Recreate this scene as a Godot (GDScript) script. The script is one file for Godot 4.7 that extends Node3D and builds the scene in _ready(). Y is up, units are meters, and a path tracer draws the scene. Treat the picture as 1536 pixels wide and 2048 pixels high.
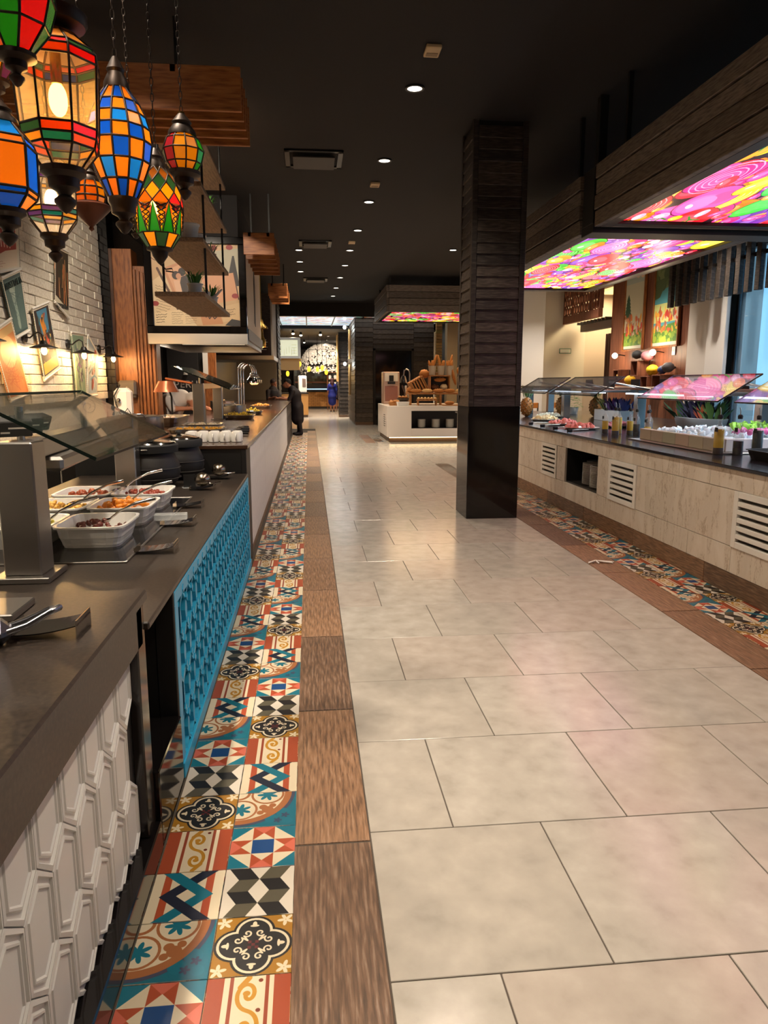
extends Node3D

var M := {}
var taken := {}
var X := Transform3D.IDENTITY   # applied to every vertex a builder adds
var rng := RandomNumberGenerator.new()
const CEIL := 4.0

# ---------------------------------------------------------------- things, parts, setting
func numbered(n: String) -> String:
	if not taken.has(n):
		taken[n] = 0
		return n
	taken[n] += 1
	return "%s_%03d" % [n, taken[n]]

func tag(o: Node3D, label: String, cat := "", group := "", kind := "") -> void:
	if label: o.set_meta("label", label)
	if cat: o.set_meta("category", cat)
	if group: o.set_meta("group", group)
	if kind: o.set_meta("kind", kind)

func thing(n: String, label: String, cat: String, at := Vector3.ZERO, turn := 0.0, group := "") -> Node3D:
	var o := Node3D.new()
	o.name = numbered(n)
	add_child(o)
	o.position = at
	o.rotation.y = turn
	tag(o, label, cat, group)
	return o

func mesh_of(shape) -> Mesh:
	return shape.commit() if shape is SurfaceTool else shape

func part(parent: Node, n: String, shape, m: Material, at := Vector3.ZERO, label := "") -> MeshInstance3D:
	var o := MeshInstance3D.new()
	o.name = n
	o.mesh = mesh_of(shape)
	o.material_override = m
	parent.add_child(o, true)
	o.position = at
	if label: o.set_meta("label", label)
	return o

func solo(n: String, shape, m: Material, label: String, cat: String, at := Vector3.ZERO, group := "") -> MeshInstance3D:
	var o := part(self, numbered(n), shape, m, at)
	tag(o, label, cat, group)
	return o

func struct(n: String, shape, m: Material, at := Vector3.ZERO) -> MeshInstance3D:
	var o := part(self, numbered(n), shape, m, at)
	o.set_meta("kind", "structure")
	return o

func struct_node(n: String) -> Node3D:
	var o := Node3D.new()
	o.name = numbered(n)
	add_child(o)
	o.set_meta("kind", "structure")
	return o

func copy(src: Node3D, at: Vector3, label: String, turn := 0.0, group := "") -> Node3D:
	var o: Node3D = src.duplicate()
	var base: String = str(src.name).rstrip("0123456789").trim_suffix("_")
	o.name = numbered(base)
	add_child(o)
	o.position = at
	o.rotation.y = turn
	o.set_meta("label", label)
	if group: o.set_meta("group", group)
	return o

# ---------------------------------------------------------------- mesh builders
func mb() -> SurfaceTool:
	var st := SurfaceTool.new()
	st.begin(Mesh.PRIMITIVE_TRIANGLES)
	return st

func vtx(st: SurfaceTool, v: Vector3, n: Vector3, uv := Vector2.ZERO) -> void:
	st.set_normal((X.basis * n).normalized())
	st.set_uv(uv)
	st.add_vertex(X * v)

func tri(st: SurfaceTool, a: Vector3, b: Vector3, c: Vector3, na: Vector3, nb := Vector3.ZERO, nc := Vector3.ZERO, ua := Vector2.ZERO, ub := Vector2.ZERO, uc := Vector2.ZERO) -> void:
	if nb == Vector3.ZERO: nb = na
	if nc == Vector3.ZERO: nc = na
	vtx(st, a, na, ua)
	if (c - a).cross(b - a).dot(na + nb + nc) >= 0.0:
		vtx(st, b, nb, ub)
		vtx(st, c, nc, uc)
	else:
		vtx(st, c, nc, uc)
		vtx(st, b, nb, ub)

func quad(st: SurfaceTool, a: Vector3, b: Vector3, c: Vector3, d: Vector3, n := Vector3.ZERO, uv := true) -> void:
	if n == Vector3.ZERO: n = (b - a).cross(d - a).normalized()
	var u := [Vector2(0, 0), Vector2(1, 0), Vector2(1, 1), Vector2(0, 1)]
	tri(st, a, b, c, n, n, n, u[0], u[1], u[2])
	tri(st, a, c, d, n, n, n, u[0], u[2], u[3])

# chamfered box, centre c, size s
func box(st: SurfaceTool, c: Vector3, s: Vector3, bev := 0.0) -> SurfaceTool:
	var h := s * 0.5
	bev = minf(bev, minf(h.x, minf(h.y, h.z)) * 0.9)
	for ax in 3:
		var j: int = [2, 0, 0][ax]   # u runs along this axis
		var k: int = [1, 2, 1][ax]   # v along this one: down on walls, towards the viewer on tops
		for sg in [-1.0, 1.0]:
			var n := Vector3.ZERO
			n[ax] = sg
			var fu := -1.0 if (ax == 0 and sg > 0) or (ax == 2 and sg < 0) else 1.0
			var fv := 1.0 if ax == 1 else -1.0
			var p := []
			for q in [[-1.0, -1.0], [1.0, -1.0], [1.0, 1.0], [-1.0, 1.0]]:
				var v := Vector3.ZERO
				v[ax] = sg * h[ax]
				v[j] = q[0] * fu * (h[j] - bev)
				v[k] = q[1] * fv * (h[k] - bev)
				p.append(c + v)
			quad(st, p[0], p[1], p[2], p[3], n)
	if bev > 0.0:
		for ax in 3:
			var j := (ax + 1) % 3
			var k := (ax + 2) % 3
			for sj in [-1.0, 1.0]:
				for sk in [-1.0, 1.0]:
					var n := Vector3.ZERO
					n[j] = sj
					n[k] = sk
					n = n.normalized()
					var p := []
					for e in [[-1.0, 0], [1.0, 0], [1.0, 1], [-1.0, 1]]:
						var v := Vector3.ZERO
						v[ax] = e[0] * (h[ax] - bev)
						v[j] = sj * (h[j] - (bev if e[1] == 1 else 0.0))
						v[k] = sk * (h[k] - (0.0 if e[1] == 1 else bev))
						p.append(c + v)
					quad(st, p[0], p[1], p[2], p[3], n)
		for sx in [-1.0, 1.0]:
			for sy in [-1.0, 1.0]:
				for sz in [-1.0, 1.0]:
					var sv := Vector3(sx, sy, sz)
					tri(st, c + sv * Vector3(h.x, h.y - bev, h.z - bev), c + sv * Vector3(h.x - bev, h.y, h.z - bev), c + sv * Vector3(h.x - bev, h.y - bev, h.z), sv.normalized())
	return st

# box from min corner to max corner
func bx(a: Vector3, b: Vector3, bev := 0.004) -> SurfaceTool:
	return box(mb(), (a + b) * 0.5, (b - a).abs(), bev)

func frame_of(d: Vector3) -> Array:
	var up := Vector3.UP if absf(d.y) < 0.9 else Vector3.RIGHT
	var a := d.cross(up).normalized()
	return [a, d.cross(a).normalized()]

func cyl(st: SurfaceTool, a: Vector3, b: Vector3, r0: float, r1 := -1.0, n := 14, caps := true) -> SurfaceTool:
	if r1 < 0.0: r1 = r0
	var d := (b - a).normalized()
	var f := frame_of(d)
	for i in n:
		var t0 := TAU * i / n
		var t1 := TAU * (i + 1) / n
		var e0: Vector3 = f[0] * cos(t0) + f[1] * sin(t0)
		var e1: Vector3 = f[0] * cos(t1) + f[1] * sin(t1)
		var sl := d * ((r0 - r1) / maxf((b - a).length(), 1e-5))
		tri(st, a + e0 * r0, a + e1 * r0, b + e1 * r1, e0 + sl, e1 + sl, e1 + sl)
		if r1 > 1e-5: tri(st, a + e0 * r0, b + e1 * r1, b + e0 * r1, e0 + sl, e1 + sl, e0 + sl)
		if caps:
			if r0 > 1e-5: tri(st, a, a + e0 * r0, a + e1 * r0, -d)
			if r1 > 1e-5: tri(st, b, b + e0 * r1, b + e1 * r1, d)
	return st

func tube(st: SurfaceTool, pts: Array, r, n := 8, closed := false) -> SurfaceTool:
	var m := pts.size()
	var rings := []
	var nor := []
	var prev := Vector3.ZERO
	for i in m:
		var a: Vector3 = pts[(i - 1 + m) % m] if closed or i > 0 else pts[0]
		var b: Vector3 = pts[(i + 1) % m] if closed or i < m - 1 else pts[m - 1]
		var d := (b - a).normalized()
		var u: Vector3
		if prev == Vector3.ZERO: u = frame_of(d)[0]
		else: u = (prev - d * prev.dot(d)).normalized()
		prev = u
		var w := d.cross(u)
		var rr: float = r[i] if r is Array else r
		var ring := []
		var nn := []
		for k in n:
			var t := TAU * k / n
			var e := u * cos(t) + w * sin(t)
			ring.append(pts[i] + e * rr)
			nn.append(e)
		rings.append(ring)
		nor.append(nn)
	for i in (m if closed else m - 1):
		var j := (i + 1) % m
		for k in n:
			var l := (k + 1) % n
			tri(st, rings[i][k], rings[i][l], rings[j][l], nor[i][k], nor[i][l], nor[j][l])
			tri(st, rings[i][k], rings[j][l], rings[j][k], nor[i][k], nor[j][l], nor[j][k])
	if not closed:
		for e in [0, m - 1]:
			var d: Vector3 = (pts[0] - pts[1]).normalized() if e == 0 else (pts[m - 1] - pts[m - 2]).normalized()
			for k in n: tri(st, pts[e], rings[e][k], rings[e][(k + 1) % n], d)
	return st

# profile of Vector2(radius, height), about the y axis through at
func lathe(st: SurfaceTool, prof: Array, n := 20, at := Vector3.ZERO, squash := Vector2.ONE) -> SurfaceTool:
	var m := prof.size()
	var segn := []
	for i in m - 1:
		var d: Vector2 = prof[i + 1] - prof[i]
		segn.append(Vector2(d.y, -d.x).normalized())
	# which side is outwards: profiles run bottom to top on the outside
	for i in m - 1:
		var n0: Vector2 = segn[i]
		var n1: Vector2 = segn[i]
		if i > 0 and segn[i - 1].dot(segn[i]) > 0.75: n0 = (segn[i - 1] + segn[i]).normalized()
		if i < m - 2 and segn[i + 1].dot(segn[i]) > 0.75: n1 = (segn[i + 1] + segn[i]).normalized()
		var p0: Vector2 = prof[i]
		var p1: Vector2 = prof[i + 1]
		for k in n:
			var t0 := TAU * (k + 0.5) / n
			var t1 := TAU * (k + 1.5) / n
			var c0 := Vector3(cos(t0) * squash.x, 0, sin(t0) * squash.y)
			var c1 := Vector3(cos(t1) * squash.x, 0, sin(t1) * squash.y)
			var y0 := Vector3(0, p0.y, 0) + at
			var y1 := Vector3(0, p1.y, 0) + at
			var a0 := c0 * n0.x + Vector3(0, n0.y, 0)
			var a1 := c1 * n0.x + Vector3(0, n0.y, 0)
			var b0 := c0 * n1.x + Vector3(0, n1.y, 0)
			var b1 := c1 * n1.x + Vector3(0, n1.y, 0)
			if p0.x > 1e-5: tri(st, y0 + c0 * p0.x, y0 + c1 * p0.x, y1 + c1 * p1.x, a0, a1, b1)
			if p1.x > 1e-5: tri(st, y0 + c0 * p0.x, y1 + c1 * p1.x, y1 + c0 * p1.x, a0, b1, b0)
	return st

# polygon in the xy plane, thick along z (0 to depth)
func prism(st: SurfaceTool, poly: PackedVector2Array, depth: float) -> SurfaceTool:
	if Geometry2D.is_polygon_clockwise(poly):
		poly = poly.duplicate()
		poly.reverse()
	var ids := Geometry2D.triangulate_polygon(poly)
	var lo := poly[0]
	var hi := poly[0]
	for p in poly:
		lo = lo.min(p)
		hi = hi.max(p)
	var sz := hi - lo
	for i in range(0, ids.size(), 3):
		var a := poly[ids[i]]
		var b := poly[ids[i + 1]]
		var c := poly[ids[i + 2]]
		for e in [[0.0, Vector3.FORWARD], [depth, Vector3.BACK]]:
			tri(st, Vector3(a.x, a.y, e[0]), Vector3(b.x, b.y, e[0]), Vector3(c.x, c.y, e[0]), e[1], e[1], e[1], _puv(a, lo, sz), _puv(b, lo, sz), _puv(c, lo, sz))
	for i in poly.size():
		var a := poly[i]
		var b := poly[(i + 1) % poly.size()]
		var d := (b - a).normalized()
		quad(st, Vector3(a.x, a.y, 0), Vector3(b.x, b.y, 0), Vector3(b.x, b.y, depth), Vector3(a.x, a.y, depth), Vector3(d.y, -d.x, 0))
	return st

func _puv(p: Vector2, lo: Vector2, sz: Vector2) -> Vector2:
	return Vector2((p.x - lo.x) / sz.x, 1.0 - (p.y - lo.y) / sz.y)

# flat ring between two outlines of the same number of points in the xy plane, with walls of depth towards -z
func ring(st: SurfaceTool, outer: Array, inner: Array, z: float, depth: float, outer_wall := true) -> void:
	var m := outer.size()
	for i in m:
		var j := (i + 1) % m
		var a := Vector3(outer[i].x, outer[i].y, z)
		var b := Vector3(outer[j].x, outer[j].y, z)
		var c := Vector3(inner[j].x, inner[j].y, z)
		var d := Vector3(inner[i].x, inner[i].y, z)
		var back := Vector3(0, 0, -depth)
		quad(st, a, b, c, d, Vector3.BACK)
		var e := (c - d).normalized()
		quad(st, d, c, c + back, d + back, Vector3(-e.y, e.x, 0))
		if outer_wall:
			e = (b - a).normalized()
			quad(st, a, b, b + back, a + back, Vector3(e.y, -e.x, 0))

func ball(st: SurfaceTool, c: Vector3, r: Vector3, nu := 14, nv := 9, wob := 0.0, seed_ := 0) -> SurfaceTool:
	var nz := FastNoiseLite.new()
	nz.seed = seed_
	nz.frequency = 1.3
	var P := []
	for j in nv + 1:
		var row := []
		for i in nu + 1:
			var th := PI * j / nv
			var ph := TAU * (i % nu) / nu
			var d := Vector3(sin(th) * cos(ph), cos(th), sin(th) * sin(ph))
			var k := 1.0 + (wob * nz.get_noise_3dv(d * 1.6 + Vector3(seed_, 0, 0)) if wob > 0.0 else 0.0)
			row.append([c + d * r * k, (d / r).normalized()])
		P.append(row)
	for j in nv:
		for i in nu:
			var a: Array = P[j][i]
			var b: Array = P[j][i + 1]
			var e: Array = P[j + 1][i + 1]
			var f: Array = P[j + 1][i]
			if j > 0: tri(st, a[0], b[0], e[0], a[1], b[1], e[1])
			if j < nv - 1: tri(st, a[0], e[0], f[0], a[1], e[1], f[1])
	return st

func rotx(e: Vector3, at: Vector3) -> Transform3D:
	return Transform3D(Basis.from_euler(e), at)

# ---------------------------------------------------------------- painting of flat prints
func canvas(w: int, h: int, c: Color) -> Image:
	var im := Image.create(w, h, false, Image.FORMAT_RGB8)
	im.fill(c)
	return im

func fpoly(im: Image, pts: Array, c: Color) -> void:
	var w := im.get_width()
	var h := im.get_height()
	var lo := 1e9
	var hi := -1e9
	for p in pts:
		lo = minf(lo, p.y * h)
		hi = maxf(hi, p.y * h)
	for y in range(maxi(0, int(lo)), mini(h, int(hi) + 1)):
		var yc := y + 0.5
		var xs := []
		for i in pts.size():
			var a: Vector2 = pts[i]
			var b: Vector2 = pts[(i + 1) % pts.size()]
			var ay := a.y * h
			var by := b.y * h
			if (ay <= yc) != (by <= yc):
				xs.append((a.x + (b.x - a.x) * (yc - ay) / (by - ay)) * w)
		xs.sort()
		for k in range(0, xs.size() - 1, 2):
			var x0 := clampi(int(round(xs[k])), 0, w)
			var x1 := clampi(int(round(xs[k + 1])), 0, w)
			if x1 > x0: im.fill_rect(Rect2i(x0, y, x1 - x0, 1), c)

func fell(im: Image, c: Vector2, rx: float, ry: float, col: Color, rot := 0.0, n := 28) -> void:
	var p := []
	for i in n:
		var t := TAU * i / n
		p.append(c + Vector2(cos(t) * rx, sin(t) * ry).rotated(rot))
	fpoly(im, p, col)

func stroke(im: Image, pts: Array, wd: float, col: Color) -> void:
	for i in pts.size() - 1:
		var a: Vector2 = pts[i]
		var b: Vector2 = pts[i + 1]
		var d := (b - a).normalized().orthogonal() * wd * 0.5
		fpoly(im, [a + d, b + d, b - d, a - d], col)
	for p in pts: fell(im, p, wd * 0.5, wd * 0.5, col, 0.0, 10)

func frect(im: Image, x: float, y: float, w: float, h: float, c: Color) -> void:
	im.fill_rect(Rect2i(int(round(x * im.get_width())), int(round(y * im.get_height())), int(round(w * im.get_width())), int(round(h * im.get_height()))), c)

func spiral(c: Vector2, r0: float, r1: float, a0: float, a1: float, n := 24) -> Array:
	var p := []
	for i in n + 1:
		var t := float(i) / n
		p.append(c + Vector2.from_angle(lerpf(a0, a1, t)) * lerpf(r0, r1, t))
	return p

func texed(im: Image, w := 0) -> ImageTexture:
	if w > 0: im.resize(w, w * im.get_height() / im.get_width(), Image.INTERPOLATE_LANCZOS)
	im.generate_mipmaps()
	return ImageTexture.create_from_image(im)

# ---------------------------------------------------------------- materials
func mat(c: Color, rough := 0.6, metal := 0.0) -> StandardMaterial3D:
	var m := StandardMaterial3D.new()
	m.albedo_color = c
	m.roughness = rough
	m.metallic = metal
	return m

func rgb(r: int, g: int, b: int) -> Color:
	return Color8(r, g, b)

func noise_tex(freq: float, stops: Array, seed_ := 1, kind := FastNoiseLite.TYPE_SIMPLEX_SMOOTH, oct := 5, size := 512, warp := 0.0) -> NoiseTexture2D:
	var nz := FastNoiseLite.new()
	nz.noise_type = kind
	nz.seed = seed_
	nz.frequency = freq
	nz.fractal_octaves = oct
	if warp > 0.0:
		nz.domain_warp_enabled = true
		nz.domain_warp_amplitude = warp
		nz.domain_warp_frequency = freq * 1.5
	var t := NoiseTexture2D.new()
	t.width = size
	t.height = size
	t.seamless = true
	t.noise = nz
	var g := Gradient.new()
	var off := PackedFloat32Array()
	var col := PackedColorArray()
	for s in stops:
		off.append(s[0])
		col.append(s[1])
	g.offsets = off
	g.colors = col
	t.color_ramp = g
	return t

func tripl(m: StandardMaterial3D, tex: Texture2D, scale: Vector3, world := true) -> StandardMaterial3D:
	m.albedo_texture = tex
	m.uv1_triplanar = true
	m.uv1_world_triplanar = world
	m.uv1_scale = scale
	m.albedo_color = Color.WHITE
	return m

func printed(im: Image, rough := 0.5, w := 0) -> StandardMaterial3D:
	var m := mat(Color.WHITE, rough)
	m.albedo_texture = texed(im, w)
	return m

func glow(c: Color, e: float) -> StandardMaterial3D:
	var m := mat(c, 0.5)
	m.emission_enabled = true
	m.emission = c
	m.emission_energy_multiplier = e
	return m

func pane(c: Color, a: float, rough := 0.02) -> StandardMaterial3D:
	var m := mat(Color(c.r, c.g, c.b, a), rough)
	m.transparency = BaseMaterial3D.TRANSPARENCY_ALPHA
	return m

func make_materials() -> void:
	M.black = mat(rgb(14, 13, 13), 0.5)
	M.gloss_black = mat(rgb(16, 14, 14), 0.08)
	M.ceiling = mat(rgb(30, 27, 27), 0.85)
	M.iron = mat(rgb(46, 34, 26), 0.45, 0.6)
	M.darkmetal = mat(rgb(28, 26, 26), 0.4, 0.5)
	M.steel = mat(rgb(176, 172, 166), 0.3, 1.0)
	M.chrome = mat(rgb(215, 212, 208), 0.1, 1.0)
	M.brass = mat(rgb(196, 158, 86), 0.25, 1.0)
	M.white = mat(rgb(226, 222, 214), 0.45)
	M.porcelain = mat(rgb(232, 230, 224), 0.15)
	M.panel_white = mat(rgb(214, 212, 206), 0.3)
	M.plaster = mat(rgb(214, 206, 194), 0.8)
	M.quartz = mat(rgb(226, 218, 208), 0.25)
	M.turquoise = mat(rgb(42, 160, 204), 0.35)
	M.teal = mat(rgb(8, 44, 52), 0.5)
	M.grout = mat(rgb(74, 66, 58), 0.9)
	M.rubber = mat(rgb(18, 18, 19), 0.7)
	M.leaf = mat(rgb(74, 128, 44), 0.6)
	M.leaf2 = mat(rgb(52, 92, 40), 0.6)
	M.glass = pane(rgb(120, 150, 140), 0.16)
	M.glass_edge = mat(rgb(16, 26, 22), 0.15)
	M.bottle = pane(rgb(225, 238, 232), 0.08)
	M.skin = mat(rgb(178, 124, 94), 0.6)
	# floor
	for k in 3:
		var base: Array = [[rgb(176, 170, 160), rgb(156, 150, 140)], [rgb(171, 164, 153), rgb(152, 146, 137)], [rgb(175, 166, 155), rgb(158, 148, 138)]][k]
		var s := mat(Color.WHITE, 0.18)
		tripl(s, noise_tex(0.008, [[0.0, base[1].darkened(0.03)], [0.35, base[1].lerp(base[0], 0.4)], [0.65, base[1].lerp(base[0], 0.7)], [1.0, base[0].lightened(0.03)]], 3 + k, FastNoiseLite.TYPE_SIMPLEX_SMOOTH, 9, 1024), Vector3(0.8, 0.8, 0.8))
		M["stone%d" % k] = s
	for k in 3:
		var c: Color = [rgb(122, 90, 64), rgb(106, 80, 60), rgb(136, 102, 74)][k]
		var w := mat(Color.WHITE, 0.42)
		tripl(w, noise_tex(0.02, [[0.0, c.darkened(0.42)], [0.4, c.darkened(0.12)], [0.6, c], [1.0, c.lightened(0.22)]], 11 + k, FastNoiseLite.TYPE_SIMPLEX_SMOOTH, 5, 512, 18.0), Vector3(7.0, 7.0, 0.6))
		M["plank%d" % k] = w
	for k in 3:
		var c: Color = [rgb(54, 44, 36), rgb(43, 34, 28), rgb(66, 55, 46)][k]
		var w := mat(Color.WHITE, 0.55)
		tripl(w, noise_tex(0.02, [[0.0, c.darkened(0.5)], [0.45, c], [1.0, c.lightened(0.18)]], 21 + k, FastNoiseLite.TYPE_SIMPLEX_SMOOTH, 5, 512, 14.0), Vector3(0.6, 5.0, 0.6))
		M["slat%d" % k] = w
	for k in 3:
		var c: Color = [rgb(96, 84, 73), rgb(82, 70, 60), rgb(108, 95, 84)][k]
		var w := mat(Color.WHITE, 0.55)
		tripl(w, noise_tex(0.02, [[0.0, c.darkened(0.45)], [0.45, c], [1.0, c.lightened(0.15)]], 51 + k, FastNoiseLite.TYPE_SIMPLEX_SMOOTH, 5, 512, 14.0), Vector3(0.6, 6.0, 0.6))
		M["clad%d" % k] = w
	var oak := mat(Color.WHITE, 0.45)
	tripl(oak, noise_tex(0.02, [[0.0, rgb(96, 52, 22)], [0.45, rgb(140, 82, 38)], [1.0, rgb(166, 104, 54)]], 31, FastNoiseLite.TYPE_SIMPLEX_SMOOTH, 5, 512, 12.0), Vector3(2.6, 0.4, 2.6))
	M.oak = oak
	var oakh := mat(Color.WHITE, 0.45)
	tripl(oakh, noise_tex(0.02, [[0.0, rgb(112, 62, 28)], [0.45, rgb(156, 94, 48)], [1.0, rgb(180, 118, 66)]], 32, FastNoiseLite.TYPE_SIMPLEX_SMOOTH, 5, 512, 12.0), Vector3(0.4, 3.4, 3.4))
	M.oak_h = oakh
	var shelfw := mat(Color.WHITE, 0.5)
	tripl(shelfw, noise_tex(0.02, [[0.0, rgb(92, 70, 52)], [0.5, rgb(128, 102, 78)], [1.0, rgb(152, 124, 98)]], 33, FastNoiseLite.TYPE_SIMPLEX_SMOOTH, 5, 512, 12.0), Vector3(4.0, 4.0, 0.5))
	M.shelf_wood = shelfw
	var crate := mat(Color.WHITE, 0.6)
	tripl(crate, noise_tex(0.02, [[0.0, rgb(122, 76, 34)], [0.5, rgb(168, 112, 58)], [1.0, rgb(196, 142, 84)]], 34, FastNoiseLite.TYPE_SIMPLEX_SMOOTH, 4, 256, 10.0), Vector3(2.0, 9.0, 2.0))
	M.crate = crate
	var wall_wood := mat(Color.WHITE, 0.5)
	tripl(wall_wood, noise_tex(0.02, [[0.0, rgb(92, 50, 34)], [0.5, rgb(124, 74, 52)], [1.0, rgb(142, 88, 62)]], 35, FastNoiseLite.TYPE_SIMPLEX_SMOOTH, 4, 256, 8.0), Vector3(3.0, 0.3, 3.0))
	M.wall_wood = wall_wood
	# stone of the left worktops: brown black with flecks
	var top := mat(Color.WHITE, 0.36)
	tripl(top, noise_tex(0.05, [[0.0, rgb(18, 15, 13)], [0.4, rgb(38, 32, 27)], [0.7, rgb(48, 40, 34)], [1.0, rgb(70, 59, 50)]], 41, FastNoiseLite.TYPE_SIMPLEX_SMOOTH, 6, 512), Vector3(2.4, 2.4, 2.4))
	M.worktop = top
	var topr := mat(rgb(34, 33, 38), 0.16)
	M.worktop_slate = topr
	var marble := mat(Color.WHITE, 0.35)
	tripl(marble, noise_tex(0.012, [[0.0, rgb(216, 206, 192)], [0.3, rgb(206, 194, 178)], [0.47, rgb(212, 201, 185)], [0.5, rgb(162, 142, 120)], [0.53, rgb(210, 198, 181)], [1.0, rgb(222, 213, 200)]], 43, FastNoiseLite.TYPE_SIMPLEX_SMOOTH, 5, 512, 60.0), Vector3(0.8, 0.24, 0.8))
	M.marble = marble
	var brick := mat(Color.WHITE, 0.65)
	tripl(brick, noise_tex(0.03, [[0.0, rgb(206, 196, 178)], [0.5, rgb(226, 218, 202)], [1.0, rgb(238, 232, 218)]], 44), Vector3(1.5, 1.5, 1.5))
	M.white_brick = brick
	var linen := mat(Color.WHITE, 0.4)
	tripl(linen, noise_tex(0.03, [[0.0, rgb(158, 158, 162)], [0.45, rgb(206, 206, 210)], [1.0, rgb(234, 234, 238)]], 45, FastNoiseLite.TYPE_SIMPLEX_SMOOTH, 5, 512), Vector3(1.0, 0.5, 5.0))
	M.linen = linen
	var bread := mat(Color.WHITE, 0.65)
	tripl(bread, noise_tex(0.03, [[0.0, rgb(120, 62, 20)], [0.45, rgb(176, 108, 46)], [0.8, rgb(206, 148, 80)], [1.0, rgb(224, 186, 130)]], 46, FastNoiseLite.TYPE_SIMPLEX_SMOOTH, 4, 256), Vector3(9, 9, 9))
	M.bread = bread
	M.bread_dark = mat(rgb(92, 50, 22), 0.7)
	M.bread_pale = mat(rgb(214, 176, 120), 0.7)

# ---------------------------------------------------------------- prints
const CREAM := Color(0.77, 0.72, 0.61)
const TEAL := Color(0.03, 0.38, 0.45)
const RUST := Color(0.6, 0.26, 0.14)
const OCHRE := Color(0.66, 0.47, 0.1)
const INK := Color(0.09, 0.08, 0.08)
const NAVY := Color(0.08, 0.1, 0.17)

func v2(a: Array) -> Array:
	var p := []
	for i in range(0, a.size(), 2): p.append(Vector2(a[i], a[i + 1]))
	return p

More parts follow.
